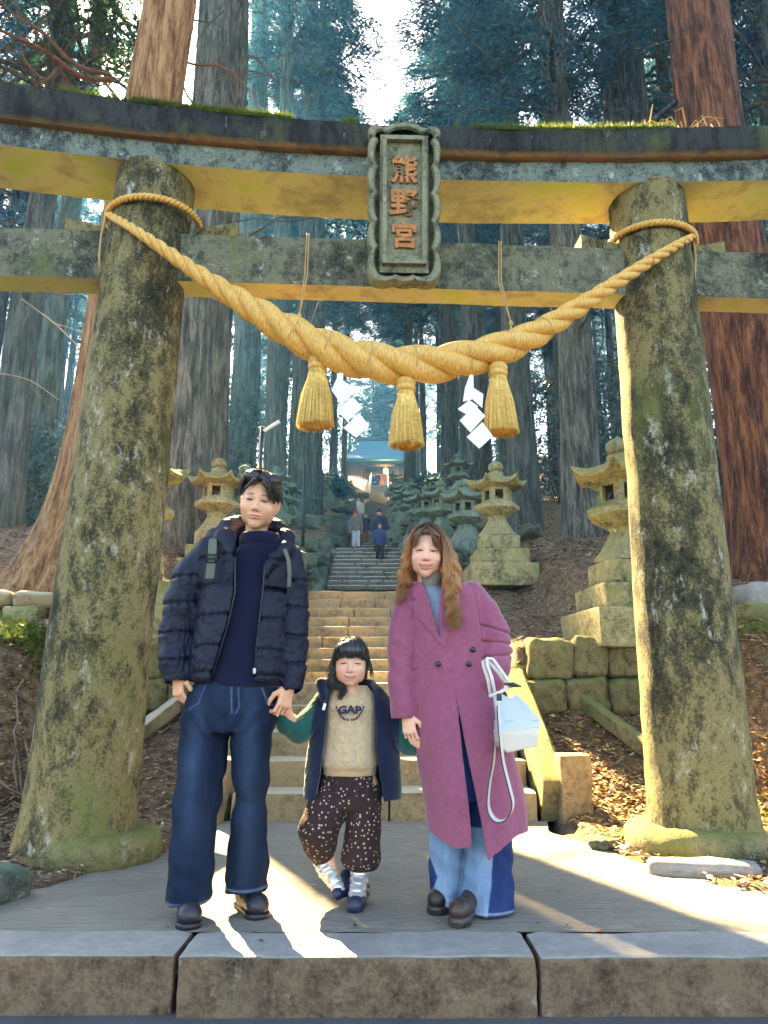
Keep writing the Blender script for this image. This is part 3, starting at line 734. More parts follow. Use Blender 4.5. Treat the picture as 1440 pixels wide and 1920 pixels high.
# lamp posts
def lamp_post(px, ytop, ybase, Y, label, arm=True):
    p = PX(px, ybase, Y); zt = PX(px, ytop, Y)[2]; t = thing('lamp_post', label, 'lamp post', (p[0], p[1], p[2] - .3))
    H = zt - p[2] + .3; mb = MB(); mb.tube([(0, 0, 0), (0, 0, H)], .045, 8); mb.build('pole', M['metal_black'], t)
    if arm:
        mb = MB(); mb.tube([(0, 0, H - .15), (.05, 0, H - .1)], .05, 8); mb.build('bracket', M['metal_black'], t)
        mb = MB(); mb.tube([(.05, -.02, H - .12), (.42, -.02, H + .13)], .045, 8); mb.build('tube_lamp', M['paper'], t)
    return t
lamp_post(485, 800, 960, 17, 'black lamp post with a white tube lamp behind the head of the man')
lamp_post(568, 872, 1005, 20, 'thin black pole between the man and the steps', False)
lamp_post(603, 885, 985, 27, 'thinner distant black pole just left of the upper steps', False)
# ------------------------------------------------------------------ torii gate
TY, TRZ = 4.37, math.atan(.058)
torii = thing('torii_gate', 'old mossy stone gate with two leaning round pillars and two crossbeams', 'gate', (.1, TY, 0), TRZ)
def tl(x, y):  # world -> local x,y
    dx, dy = x - .1, y - TY; c, s = math.cos(TRZ), math.sin(TRZ); return (dx * c + dy * s, -dx * s + dy * c)
def pillar(xb, xt, seed, flat=None):
    nr, ns = 90, 72; V = []
    ang = np.linspace(0, 2 * math.pi, ns, endpoint=False); zz = np.linspace(.07, 4.12, nr)
    for z in zz:
        t = (z - .1) / 4.0; r = .292 - .046 * t + .02 * math.exp(-(z - .1) / .12); cx = xb + (xt - xb) * t
        x, y = cx + r * np.cos(ang), r * np.sin(ang)
        d = fbm(x * 1.0 + seed, y, z + 0 * x, 3.2, 4) * .012 + fbm(x + seed, y, z + 0 * x, 22, 3) * .004
        V.append(np.stack([cx + (r + d) * np.cos(ang), (r + d) * np.sin(ang), z + 0 * x], 1))
    mb = MB(); mb.add(np.concatenate(V), [(i * ns + j, i * ns + (j + 1) % ns, (i + 1) * ns + (j + 1) % ns, (i + 1) * ns + j) for i in range(nr - 1) for j in range(ns)])
    return mb.build('pillar', M['pillar'], torii)
XL, XR = -1.64 - .1, 1.79 - .1
XLT, XRT = -1.50 - .1, 1.79 - .1
pillar(XL, XLT, 3); pillar(XR, XRT, 11)
for xx, sd, rs_ in ((XL + .085, 1, .78), (XR - .06, 5, .84)):
    ns, V = 64, []; prof = [(.02, .15), (.30, .15), (.36, .155), (.41, .14), (.445, .10), (.45, .05), (.43, -.06), (.2, -.07)][::-1]
    ang = np.linspace(0, 2 * math.pi, ns, endpoint=False)
    for r, z in prof:
        rr_ = r * rs_ + .03 * fbm(np.cos(ang) * 1.3 + sd, np.sin(ang) * 1.3, 0 * ang + z * 2, 1.5, 3) + .012 * fbm(np.cos(ang) + sd, np.sin(ang), 0 * ang + z, 9, 3)
        V.append(np.stack([xx + rr_ * np.cos(ang), rr_ * np.sin(ang), z + .012 * fbm(np.cos(ang) + sd, np.sin(ang), 0 * ang, 5, 2)], 1))
    mb = MB(); mb.add(np.concatenate(V), [(i * ns + j, i * ns + (j + 1) % ns, (i + 1) * ns + (j + 1) % ns, (i + 1) * ns + j) for i in range(len(prof) - 1) for j in range(ns)])
    mb.build('base_drum', M['moss_stone'], torii)
def beam(name, sect, x0, x1, zf, mat, n=240, amp=.006, seed=0, per=5):
    """sect: closed (y,z) outline; zf(x,z)->z offset"""
    pts = []; m = len(sect)
    for i in range(m):                    # subdivide outline
        a, b = np.array(sect[i]), np.array(sect[(i + 1) % m])
        L = max(1, int(np.linalg.norm(b - a) / .035))
        for k in range(L): pts.append(a + (b - a) * k / L)
    pts = np.array(pts); c = pts.mean(0); m = len(pts); V = []
    for i in range(n):
        x = x0 + (x1 - x0) * i / (n - 1); X_ = np.full(m, x)
        d = fbm(X_ + seed, pts[:, 0], pts[:, 1], 3.5, 3) * amp + fbm(X_ + seed, pts[:, 0], pts[:, 1], 22, 2) * amp * .45
        nrm = (pts - c) / np.maximum(np.linalg.norm(pts - c, axis=1, keepdims=True), 1e-6); q = pts + nrm * d[:, None]
        V.append(np.stack([X_, q[:, 0], q[:, 1] + zf(x, q[:, 1])], 1))
    mb = MB(); mb.add(np.concatenate(V), [(i * m + j, (i + 1) * m + j, (i + 1) * m + (j + 1) % m, i * m + (j + 1) % m) for i in range(n - 1) for j in range(m)] + [tuple(range(m)), tuple((n - 1) * m + j for j in range(m))[::-1]])
    return mb.build(name, mat, torii, angle=50)
curve = lambda x: (.016 + (.004 if x < 0 else 0)) * x * x
top_c = lambda x: (.034 if x < 0 else .022) * x * x
Z0 = 4.045
def zf_sh(x, z): t = np.clip((z - Z0) / .135, 0, 1); return curve(x) * (1 - t) + (curve(x) * 1.15) * t
def zf_ka(x, z): t = np.clip((z - (Z0 + .14)) / .2, 0, 1); return curve(x) * 1.15 * (1 - t) + top_c(x) * t
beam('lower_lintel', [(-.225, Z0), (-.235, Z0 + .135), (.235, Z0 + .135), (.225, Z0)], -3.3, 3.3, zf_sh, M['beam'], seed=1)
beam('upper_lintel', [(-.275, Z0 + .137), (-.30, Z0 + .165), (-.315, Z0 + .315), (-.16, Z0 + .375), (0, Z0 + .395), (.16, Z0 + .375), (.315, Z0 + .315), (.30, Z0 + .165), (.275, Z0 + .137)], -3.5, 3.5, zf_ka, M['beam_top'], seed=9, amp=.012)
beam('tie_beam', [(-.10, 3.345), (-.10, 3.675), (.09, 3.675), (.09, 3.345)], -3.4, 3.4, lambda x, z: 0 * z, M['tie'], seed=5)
for (xa, xb, hb) in ((XLT + .27, XLT + .56, .10), (XLT - .27, XLT - .52, .09), (XRT - .26, XRT - .50, .10), (XRT + .26, XRT + .47, .085)):
    mb = MB(); o = [(xa, 3.68), (xb, 3.68), (xb, 3.68 + hb), (xa, 3.72)]
    mb.prism(o if xb > xa else o[::-1], -.085, .075); mb.build('wedge', M['pillar'], torii, smooth=False)

# moss and dry grass on the top
def blades(name, P, L, wid, mat, label, cat, droop=.3, lean=.6, kind='stuff', down=False):
    n = len(P); th = RNG.uniform(0, 2 * math.pi, n); L = L * RNG.uniform(.5, 1.3, n)
    tip = P + np.stack([np.cos(th) * L * lean * RNG.random(n), np.sin(th) * L * lean * RNG.random(n), L * (-1 if down else 1) * RNG.uniform(.5, 1, n)], 1)
    ph = RNG.uniform(0, 2 * math.pi, n); s = np.stack([np.cos(ph) * wid, np.sin(ph) * wid, 0 * ph], 1)
    V = np.stack([P - s, P + s, tip], 1)
    me = tri_mesh(name, V, 3, mat); o = link(name, me); return tag(o, label, cat, kind=kind)
def top_pts(n, xa, xb, ya=-.30, yb=.28, thr=-1):
    x = RNG.uniform(xa, xb, n); y = RNG.uniform(ya, yb, n)
    k = fbm(x, y, 0 * x + 5, 2.6, 4) + .15 > thr; x, y = x[k], y[k]
    zt = np.interp(np.abs(y), [0, .16, .30], [Z0 + .393, Z0 + .372, Z0 + .318]) + np.where(x < 0, .034, .022) * x * x
    c, s = math.cos(TRZ), math.sin(TRZ)
    return np.stack([.1 + x * c - y * s, TY + x * s + y * c, zt - .003], 1)
P = np.concatenate([top_pts(26000, -1.7, -.35, thr=.1), top_pts(4000, -3.0, -.2, thr=.25), top_pts(26000, .4, 3.0, -.32, .25, thr=.12)])
n_ = len(P); P[:, 2] += .0
blades('beam_moss', P, .034, .004, M['moss'], 'bright green moss fringe along the top of the upper gate beam', 'moss')
P = np.concatenate([top_pts(15000, -1.7, -.3, -.318, -.27, thr=.0), top_pts(2500, -3.0, -1.7, -.318, -.27, thr=.15), top_pts(17000, .35, 3.0, -.318, -.26, thr=.02)]); P[:, 2] -= .006
blades('beam_moss', P, .050, .0035, M['moss'], 'shaggy moss hanging along the front edge of the upper gate beam', 'moss', lean=.9)
P = top_pts(150, 1.55, 2.25, -.2, .1); P = P[RNG.random(len(P)) < .45]
mb = MB()
for p in P:
    d = RNG.normal(0, .05, 2); h = RNG.uniform(.05, .17)
    mb.tube([p, p + [d[0] * .4, d[1] * .4, h * .6], p + [d[0], d[1], h], p + [d[0] * 2.0, d[1], h * .8]], [.004, .005, .004, .001], 4)
tag(mb.build('dry_grass', M['drygrass']), 'tuft of dry yellow grass growing on the upper gate beam above the right pillar', 'grass', kind='stuff')
# a hanging dead twig on the right
def twig_tree(start, direction, length, rad, depth, rr, mb, curl=.35, sub=3, n=5, gravity=0.0):
    d = Vector(direction).normalized(); p = Vector(start); pts = [p.copy()]; rads = [rad]
    for i in range(n):
        d = (d + Vector((rr.gauss(0, curl), rr.gauss(0, curl), rr.gauss(0, curl) + gravity)) * .35).normalized(); p = p + d * length / n
        pts.append(p.copy()); rads.append(rad * (1 - .75 * (i + 1) / n))
        if depth > 0 and i > 0:
            for _ in range(sub if rr.random() < .8 else 0):
                dd = (d + Vector((rr.gauss(0, .8), rr.gauss(0, .8), rr.gauss(0, .8) + gravity))).normalized()
                twig_tree(p, dd, length * rr.uniform(.3, .55), rads[-1] * .65, depth - 1, rr, mb, curl, sub, max(3, n - 1), gravity)
    mb.tube(pts, rads, 4 if rad < .02 else 8, cap=False)
rr = random.Random(4); mb = MB(); p = PX(1135, 300, 4.08); twig_tree((p[0], p[1], Z0 + .36), (0, -.3, -1), .46, .005, 2, rr, mb, .3, 1, 6, -.25)
tag(mb.build('dead_twig', M['twig']), 'thin dead twig hanging over the front of the upper beam near the right pillar', 'twig')
# white cobweb-like twigs at the left pillar under the beam
# ------------------------------------------------------------------ plaque with three characters
top = PX(760, 236, 3.98); bot = PX(758, 524, 4.10)
pv = Vector(top) - Vector(bot); ph = pv.length; tilt = math.atan2(-(pv.y), pv.z)
plq = thing('plaque', 'carved stone plaque with scalloped frame and three orange characters hung on the gate', 'plaque', bot, 0)
plq.rotation_euler = (tilt, 0, TRZ * .6)
hw = .198
def scallop(hw, h, n_side=4, amp=.030):
    o = []
    # bottom edge: three lobes hanging down, left to right
    for k in range(3):
        for i in range(9): t = i / 8; o.append((-hw + 2 * hw * (k + t) / 3, -.002 - .018 * math.sin(math.pi * t) ** .6))
    for k in range(5):
        for i in range(9): t = i / 8; o.append((hw + amp * math.sin(math.pi * t) ** .5, (h - .06) * (k + t) / 5))
    for i in range(9): t = i / 8; a = math.pi * t - .6; o.append((hw - .015 + .045 * math.cos(a - 0.0), h - .03 + .042 * math.sin(a)))
    for i in range(13): t = i / 12; o.append((hw * .55 - 2 * hw * .55 * t, h + .03 * math.sin(math.pi * t) ** .5))
    for i in range(9): t = i / 8; a = math.pi * t + .6; o.append((-hw + .015 + .045 * math.cos(a), h - .03 + .042 * math.sin(a)))
    for k in range(5):
        for i in range(9): t = i / 8; o.append((-hw - amp * math.sin(math.pi * t) ** .5, (h - .06) * (1 - (k + t) / 5)))
    return o
oc = scallop(hw, ph); o2 = []
for q in oc:
    if not o2 or (abs(q[0] - o2[-1][0]) + abs(q[1] - o2[-1][1])) > .002: o2.append(q)
nn = len(o2); oo = np.array(o2); cc = np.array([0, ph / 2])
def inset(P, d): v = P - cc; s = 1 - d / np.abs(v).max(0); return cc + v * s
mb = MB(); layers = [(oo, .10), (oo, .02), (inset(oo, .010), -.004), (inset(oo, .035), -.004), (inset(oo, .045), .012)]
V = [np.stack([P_[:, 0], np.full(nn, y), P_[:, 1]], 1) for P_, y in layers]
mb.add(np.concatenate(V), [(i * nn + j, (i + 1) * nn + j, (i + 1) * nn + (j + 1) % nn, i * nn + (j + 1) % nn)[::-1] for i in range(4) for j in range(nn)] + [tuple(range(nn))])
mb.build('scalloped_frame', M['plaque'], plq, angle=40)
def fr(mb, x0, x1, z0, z1, w_, y0, y1):
    mb.box(((x0 + x1) / 2, (y0 + y1) / 2, z0 + w_ / 2), ((x1 - x0) / 2, (y1 - y0) / 2, w_ / 2)); mb.box(((x0 + x1) / 2, (y0 + y1) / 2, z1 - w_ / 2), ((x1 - x0) / 2, (y1 - y0) / 2, w_ / 2))
    for x in (x0 + w_ / 2, x1 - w_ / 2): mb.box((x, (y0 + y1) / 2, (z0 + z1) / 2), (w_ / 2, (y1 - y0) / 2 - .0006, (z1 - z0) / 2 - w_))
mb = MB(); fr(mb, -.135, .135, .095, ph - .075, .026, -.022, .02); mb.build('inner_border', M['plaque'], plq, smooth=False)
mb = MB(); mb.box((0, .028, ph / 2), (.15, .012, ph / 2 - .05)); mb.build('panel', M['plaque'], plq, smooth=False)
def text_mesh(s, size, ext=.006, off=0.0, res=4, bev=.002):
    cu = bpy.data.curves.new('txt', 'FONT'); cu.body = s; cu.size = size; cu.extrude = ext; cu.offset = off; cu.bevel_depth = bev
    cu.align_x = 'CENTER'; cu.align_y = 'CENTER'; cu.resolution_u = res
    o = bpy.data.objects.new('txt', cu); COL.objects.link(o); bpy.context.view_layer.update()
    me = bpy.data.meshes.new_from_object(o.evaluated_get(bpy.context.evaluated_depsgraph_get())); bpy.data.objects.remove(o); bpy.data.curves.remove(cu); return me
def ctr(me, z_, sx=1, sz=1, x0=0, y0=0):
    v = np.zeros(len(me.vertices) * 3); me.vertices.foreach_get('co', v); v = v.reshape(-1, 3)
    c = (v.max(0) + v.min(0)) / 2; v -= c
    jig = fbm(v[:, 0] * 1 + z_ * 9, v[:, 1], v[:, 2] * 0, 22, 2) * .006
    out = np.stack([v[:, 0] * sx + x0 + jig, y0 - v[:, 2] + 0 * jig, v[:, 1] * sz + z_ + jig], 1); me.vertices.foreach_set('co', out.astype(np.float32).ravel()); me.update()
for ch, zc, s in (('\u718a', .685, .175), ('\u91ce', .475, .18), ('\u5bae', .275, .17)):
    me = text_mesh(ch, s, .009, .0035); ctr(me, zc * ph / .96, .98, 1.02, 0, .008); me.materials.append(M['gold_char'])
    link('character', me, None, plq)
# ------------------------------------------------------------------ sacred rope
rpx = [(205, 403, 14), (232, 418, 16), (262, 437, 19), (310, 470, 24), (360, 505, 28), (420, 545, 38), (480, 583, 50), (540, 620, 60), (600, 650, 67), (660, 671, 70), (720, 683, 71), (780, 686, 70), (840, 680, 67), (900, 667, 63), (960, 647, 57), (1010, 624, 48), (1060, 592, 38), (1110, 560, 31), (1160, 527, 26), (1210, 495, 22), (1260, 465, 18), (1285, 450, 15), (1298, 444, 13)]
rp = np.array(rpx, float); L_ = np.concatenate([[0], np.cumsum(np.hypot(np.diff(rp[:, 0]), np.diff(rp[:, 1])))])
s_ = np.linspace(0, L_[-1], 420); cx = np.interp(s_, L_, rp[:, 0]); cyy = np.interp(s_, L_, rp[:, 1]); dd = np.interp(s_, L_, rp[:, 2])
def smooth(a, k=9): p_ = np.pad(a, k, mode='edge'); p_[:k] = 2 * a[0] - a[1:k + 1][::-1]; p_[-k:] = 2 * a[-1] - a[-k - 1:-1][::-1]; return np.convolve(p_, np.ones(2 * k + 1) / (2 * k + 1), 'valid')
cx, cyy, dd = smooth(cx), smooth(cyy), smooth(dd)
yl = lambda x: TY + (x - .1) * math.tan(TRZ)
C3 = []; RD = []
for a, b, d in zip(cx, cyy, dd):
    X0 = (a - 720) / F * 4.6
    back = .30 + .0 * X0
    pc = (-1.515, 1.785)[int(a > 720)]; u = abs(X0 * 1.04 - pc); out_ = (a < 285) or (a > 1215)
    if out_: back = min(.305, math.sqrt(max((.268 + PS(d, b, 4.2) / 2) ** 2 - u * u, .004)))
    Y = yl(X0) - back; C3.append(PX(a, b, Y)); RD.append(PS(d, b, Y) / 2)
C3 = np.array(C3); RD = np.array(RD); T3 = np.gradient(C3, axis=0); T3 /= np.linalg.norm(T3, axis=1, keepdims=True)
ds = np.linalg.norm(np.gradient(C3, axis=0), axis=1)
phs = np.cumsum(ds * 2 * math.pi / (2 * RD * 3.5 + .01))
rope = thing('sacred_rope', 'thick golden twisted straw rope slung between the two gate pillars', 'rope', (0, 0, 0))
B3 = np.cross(T3, [0, -1, 0]); B3 /= np.linalg.norm(B3, axis=1, keepdims=True); Nn = np.cross(B3, T3)
for k in range(3):
    a = -(phs + k * 2 * math.pi / 3)
    P_ = C3 + (.50 * RD)[:, None] * (np.cos(a)[:, None] * B3 + np.sin(a)[:, None] * Nn)
    mb = MB(); mb.tube(P_, RD * .585, 20); mb.build('strand', M['straw'], rope)
for s0 in (.33, .385, .45, .52, .60, .67, .73):
    i = int(s0 * 420); rr_ = RD[i] * 1.04; ring = []
    for t in np.linspace(0, 2 * math.pi, 24): ring.append(C3[i] + T3[i] * (.03 * math.sin(t)) + rr_ * (math.cos(t) * B3[i] + math.sin(t) * Nn[i]))
    mb = MB(); mb.tube(ring, .0028, 5, cap=False); mb.build('binding', M['cord'], rope)
# loops round the pillars and their loose ends
def loop(cxl, z, R_, rad, label, tw=1, zt=0):
    t = thing('rope_loop', label, 'rope', (0, 0, 0)); a = np.linspace(0, 2 * math.pi, 200)
    c, s = math.cos(TRZ), math.sin(TRZ)
    x, y = cxl + R_ * np.cos(a), R_ * np.sin(a)
    C = np.stack([.1 + x * c - y * s, TY + x * s + y * c, z + zt * np.cos(a)], 1)
    for k in range(2):
        pz = a * 30 + k * math.pi
        off = np.stack([np.cos(a) * np.cos(pz) * rad * .5, np.sin(a) * np.cos(pz) * rad * .5, np.sin(pz) * rad * .5], 1)
        mb = MB(); mb.tube(C + off, rad * .62, 8, cap=False); mb.build('strand', M['straw'], t)
    return t
loop(XLT + .012, 3.80, .285, .021, 'thin twisted rope ring tied round the left gate pillar', zt=.01)
loop(XRT, 3.755, .280, .021, 'thin twisted rope ring tied round the right gate pillar', zt=-.01)
def cord(pts, r, label, n=5):
    mb = MB(); mb.tube(pts, r, n); o = mb.build('cord', M['cord'], None); return tag(o, label, 'cord')
yc = yl(-1.9) - .14
cord([PX(199, 402, yc), PX(190, 440, yc), PX(186, 480, yc), PX(188, 510, yc), PX(192, 516, yc + .1)], .008, 'rope tail hanging beside the left gate pillar')
yc = yl(1.95) - .12
cord([PX(1299, 442, yc), PX(1304, 480, yc), PX(1303, 520, yc), PX(1300, 544, yc)], .008, 'rope tail hanging beside the right gate pillar')
def hangers(xt, yt, xb, yb, lab):
    t = thing('hanging_cord', lab, 'cord', (0, 0, 0)); Y = yl((xt - 720) / F * 4.6) - .112
    Yb = Y - .10
    for d in (-2, 3):
        mb = MB(); mb.tube([PX(xt + d, yt - 2, Y + .1), PX(xt + d * .8, yt, Y), PX(xt + d - 4 * (xt < 700), (yt + yb) / 2, (Y + Yb) / 2), PX(xb, yb, Yb)], .0042, 5); mb.build('strand', M['cord'], t)
    for d in (-10, -2, 8):
        mb = MB(); pts = [PX(xb, yb, Yb)] + [PX(xb + d * q, yb + 74 * q, Yb - .12 * math.sin(q * 2)) for q in (.2, .45, .75, 1)]; mb.tube(pts, .0036, 5); mb.build('loop', M['cord'], t)
    mb = MB(); c = PX(xb, yb, Yb - .005); mb.lathe([(.004, -.02), (.014, -.01), (.016, 0), (.010, .012), (.004, .02)], 8, c); mb.build('knot', M['cord'], t)
hangers(577, 440, 561, 592, 'left pair of thin straw cords holding the rope up to the tie beam')
hangers(937, 455, 958, 606, 'right pair of thin straw cords holding the rope up to the tie beam')
def tassel(px, y0, y1, w0, w1, Y, lab, seed):
    rr = np.random.default_rng(seed)
    p = PX(px[0], y0, Y); q = PX(px[1], y1 - 8, Y); t = thing('straw_tassel', lab, 'tassel', p); H = p[2] - q[2]; dx = q[0] - p[0]
    k = TT(y0, Y) / F; r0, r1 = w0 * k / 2, w1 * k / 2
    mb = MB(); mb.lathe([(.008, .012), (r0 * .85, .006), (r0 * 1.03, -.015), (r0 * .96, -.034), (r0 * .9, -.038), (r0 * 1.02, -.05), (r0 * .98, -.068), (r0 * .7, -.078)][::-1], 24); mb.build('bound_head', M['straw'], t)
    mb = MB(); mb.tube([(0, 0, .0), (.002, 0, .05)], .004, 5); mb.build('thread', M['cord'], t)
    mb = MB()
    core = [(r0 * .7, -.07), (r0 * 1.0, -.13), ((r0 + r1) * .46, -H * .55), (r1 * .88, -H + .012), (r1 * .3, -H + .018)]
    mb.lathe([(r, z) for r, z in core][::-1], 24)
    for i in range(520):
        a = rr.uniform(0, 2 * math.pi); u = math.sqrt(rr.uniform(.55, 1)) if i < 330 else math.sqrt(rr.uniform(0, 1)); zb = -H + rr.uniform(-.012, .006)
        P_ = []
        for s_, z in ((.78, -.072), (1.0, -.13), (0, -H * .55), (0, zb)):
            if s_: rad = r0 * s_
            elif z == zb: rad = r1
            else: rad = (r0 + r1) * .52
            P_.append((rad * u * math.cos(a) + dx * (-z / H) + rr.normal(0, .0015), rad * u * math.sin(a) + rr.normal(0, .0015), z))
        mb.tube(P_, [.0022, .0024, .0024, .0018], 3, cap=False)
    mb.build('straw_skirt', M['straw_tassel'], t)['kind'] = 'stuff'
YT = yl(0) - .30
tassel((596, 591), 672, 806, 36, 70, YT, 'left straw tassel hanging from the twisted rope', 1)
tassel((761, 762), 712, 843, 36, 66, YT, 'middle and lowest straw tassel hanging from the twisted rope', 2)
tassel((933, 940), 685, 818, 36, 66, YT + .03, 'right straw tassel hanging from the twisted rope', 3)
def shide(polys, lab, Y, sc_=(2.667, 460, 540)):
    t = thing('paper_streamer', lab, 'paper streamer', PX(polys[0][0][0] / sc_[0] + sc_[1], polys[0][0][1] / sc_[0] + sc_[2], Y)); o = Vector(t.location)
    for i, pl in enumerate(polys):
        y0 = Y - .006 * i; mb = MB(); V = [Vector(PX(a / sc_[0] + sc_[1], b / sc_[0] + sc_[2], y0)) - o for j, (a, b) in enumerate(pl)]
        V2 = [v + Vector((0, .0012, 0)) for v in V]; n = len(V)
        mb.add([tuple(v) for v in V + V2], [tuple(range(n)), tuple(range(2 * n - 1, n - 1, -1))] + [(j, (j + 1) % n, (j + 1) % n + n, j + n) for j in range(n)])
        mb.build('paper_fold', M['paper'], t, smooth=False)
shide([[(478, 398), (492, 400), (488, 470), (430, 512), (462, 440)], [(430, 510), (492, 462), (553, 515), (482, 585)], [(455, 612), (535, 543), (588, 597), (510, 667)], [(490, 700), (568, 627), (622, 688), (555, 748)]], 'white zigzag paper streamer between the left and middle tassels', YT - .02)
shide([[(1122, 434), (1140, 434), (1144, 555), (1088, 568), (1098, 500)], [(1142, 500), (1190, 530), (1185, 600), (1140, 560)], [(1062, 605), (1120, 560), (1165, 592), (1110, 635)], [(1072, 662), (1150, 587), (1200, 640), (1125, 722)], [(1107, 745), (1185, 670), (1238, 740), (1170, 803)]], 'white zigzag paper streamer just left of the right tassel', YT - .03)
# ------------------------------------------------------------------ trees
def trunk_mesh(r0, r1, H, seed, flare=1.6, nr=60, ns=48, groove=.03, lean=(0, 0), fz=.9):
    zz = np.concatenate([np.linspace(-.6, 2.5, nr // 2), np.linspace(2.5, H, nr - nr // 2 + 1)[1:]]); a = np.linspace(0, 2 * math.pi, ns, endpoint=False); V = []
    for z in zz:
        t = max(z, 0) / H; r = r0 + (r1 - r0) * t + r0 * (flare - 1) * math.exp(-max(z + .2, 0) / fz)
        lob = r0 * .55 * (flare - 1) * math.exp(-max(z + .2, 0) / (fz * .7)) * fbm(np.cos(a) * 1.6 + seed, np.sin(a) * 1.6, 0 * a, 1.0, 2)
        g = groove * r0 * 2 * fbm(np.cos(a) * 9 + seed, np.sin(a) * 9, 0 * a + z * .35, 1.0, 3)
        rr_ = r + lob * 2 + g; wob = .06 * math.sin(z * .5 + seed) * min(1, max(z, 0) / 4)
        V.append(np.stack([rr_ * np.cos(a) + wob + lean[0] * z, rr_ * np.sin(a) + lean[1] * z, z + 0 * a], 1))
    m = len(zz); mb = MB(); mb.add(np.concatenate(V), [(i * ns + j, i * ns + (j + 1) % ns, (i + 1) * ns + (j + 1) % ns, (i + 1) * ns + j) for i in range(m - 1) for j in range(ns)]); return mb.mesh('trunk')
def sprays(P, D, n_tri, L, wd, rng, spread=.55, droop=-.25):
    """P centres, D directions -> many leaf-sized triangles"""
    n = len(P); P = np.repeat(P, n_tri, 0); D = np.repeat(D, n_tri, 0)
    d = D + rng.normal(0, spread, D.shape); d[:, 2] += droop; d /= np.linalg.norm(d, axis=1, keepdims=True)
    st = P + rng.normal(0, L * .55, P.shape); l = L * rng.uniform(.5, 1.2, len(P))[:, None]
    s = np.cross(d, rng.normal(0, 1, d.shape)); s /= np.linalg.norm(s, axis=1, keepdims=True) + 1e-9
    return np.stack([st - s * wd, st + s * wd, st + d * l], 1)
def crown_mesh(seed, z0, z1, rmax, nb=70, ncl=27, ntri=9, L=.26, wd=.028, shape=.75):
    rng = np.random.default_rng(seed); rr = random.Random(seed); V = []; mb = MB()
    for b in range(nb):
        t = (b + rr.random()) / nb; z = z0 + (z1 - z0) * t; az = rr.uniform(0, 2 * math.pi)
        R_ = rmax * (1 - t) ** shape * rr.uniform(.55, 1.05) * (1 if t > .12 else rr.uniform(.3, .9)) + .3
        n = 7; P_ = []; up = rr.uniform(-.05, .35)
        for i in range(n):
            s = i / (n - 1); P_.append((math.cos(az + .15 * s) * R_ * s, math.sin(az + .15 * s) * R_ * s, z + R_ * (up * s - .42 * s * s + .10 * s ** 3)))
        mb.tube(P_, np.linspace(.045, .008, n) * (1 + (1 - t)), 4, cap=False)
        P_ = np.array(P_); k = int(ncl * (.4 + .6 * R_ / rmax)); s = rng.uniform(.25, 1, k) ** .7
        c = np.stack([np.interp(s, np.linspace(0, 1, n), P_[:, j]) for j in range(3)], 1)
        side = np.array([-math.sin(az), math.cos(az), 0]); c += side * (rng.normal(0, .30, k) * (.3 + s) * R_ * .35)[:, None] + [0, 0, -.12] * rng.random(k)[:, None]
        V.append(sprays(c, np.tile([math.cos(az), math.sin(az), -.15], (k, 1)), ntri, L, wd, rng))
    return np.concatenate(V), mb
def bare_branches(seed, z0, z1, n, rlo, rhi, rad=.02):
    rr = random.Random(seed); mb = MB()
    for k in range(n):
        z = rr.uniform(z0, z1); az = rr.uniform(0, 2 * math.pi); L = rr.uniform(rlo, rhi)
        twig_tree((.25 * math.cos(az), .25 * math.sin(az), z), (math.cos(az), math.sin(az), rr.uniform(-.3, .5)), L, rad * rr.uniform(.5, 1.2), 2, rr, mb, .45, 1, 6, -.03)
    return mb
CR = []
for i, (z0, z1, rm, nb) in enumerate([(12, 29, 3.2, 96), (15, 31, 2.9, 90), (10, 27, 3.5, 100), (13, 33, 3.3, 104)]):
    V, mb = crown_mesh(100 + i, z0, z1, rm, nb)
    me = tri_mesh('crown', V, 3, M['cedar']); CR.append((me, mb.mesh('branches')))
    CR[-1][1].materials.append(M['bark_far'])
    me.name = 'crown'
GREEN = []
for i in (0, 2):
    m_ = CR[i][0].copy(); m_.materials.clear(); m_.materials.append(M['cedar_green']); GREEN.append(m_)
TR = [trunk_mesh(.30, .05, 27, 5 + i, 1.5, 26, 20, .04) for i in range(4)]
for m_ in TR: m_.materials.append(M['bark_far'])
DB = [bare_branches(60 + i, 4, 14, 16, .8, 2.4).mesh('dead_branches') for i in range(3)]
for m_ in DB: m_.materials.append(M['twig'])
# --- named trees near the gate
def near_tree(px, ybase, Y, r0, r1, mat, label, seed, H=32, flare=1.5, lean=(0, 0), crown=0, group=None, zc=0, dead=0, ns=96, nr=140, sc_=1, fz=.9, deadmat='twig', groove=.04, green=False, cs=1.0):
    p = PX(px, ybase, Y); p = (p[0], p[1], min(p[2], float(ground_z(p[0], p[1])) + .25)); t = thing('cedar_tree', label, 'tree', p, 0, group)
    me = trunk_mesh(r0, r1, min(H, 26 + zc) if crown is not None else H, seed, flare, nr, ns, groove, lean, fz); me.materials.append(M[mat]); link('trunk', me, None, t)
    if crown is not None:
        o = link('crown', GREEN[crown % 2] if green else CR[crown % 4][0], None, t); o['kind'] = 'stuff'; o.location = (lean[0] * 20, lean[1] * 20, zc); b = link('branches', CR[crown % 4][1], None, t); b.location = o.location; o.scale = b.scale = (cs, cs, 1)
    if dead:
        o = bare_branches(seed * 7, 4.0, 13, dead, .8, 2.6, .022).build('dead_branches', M[deadmat], t); o['kind'] = 'stuff'
    return t
near_tree(165, 1090, 8.6, .42, .16, 'bark_orange', 'orange barked cedar with a wide flared root base close behind the left gate pillar', 3, flare=2.25, lean=(.045, 0), crown=0, zc=3, dead=5, fz=.8)
near_tree(1462, 1095, 9.0, .50, .20, 'bark_red', 'thick red-brown cedar at the right edge behind the gate', 8, flare=1.5, lean=(-.02, 0), crown=1, zc=4, dead=8, fz=.5)
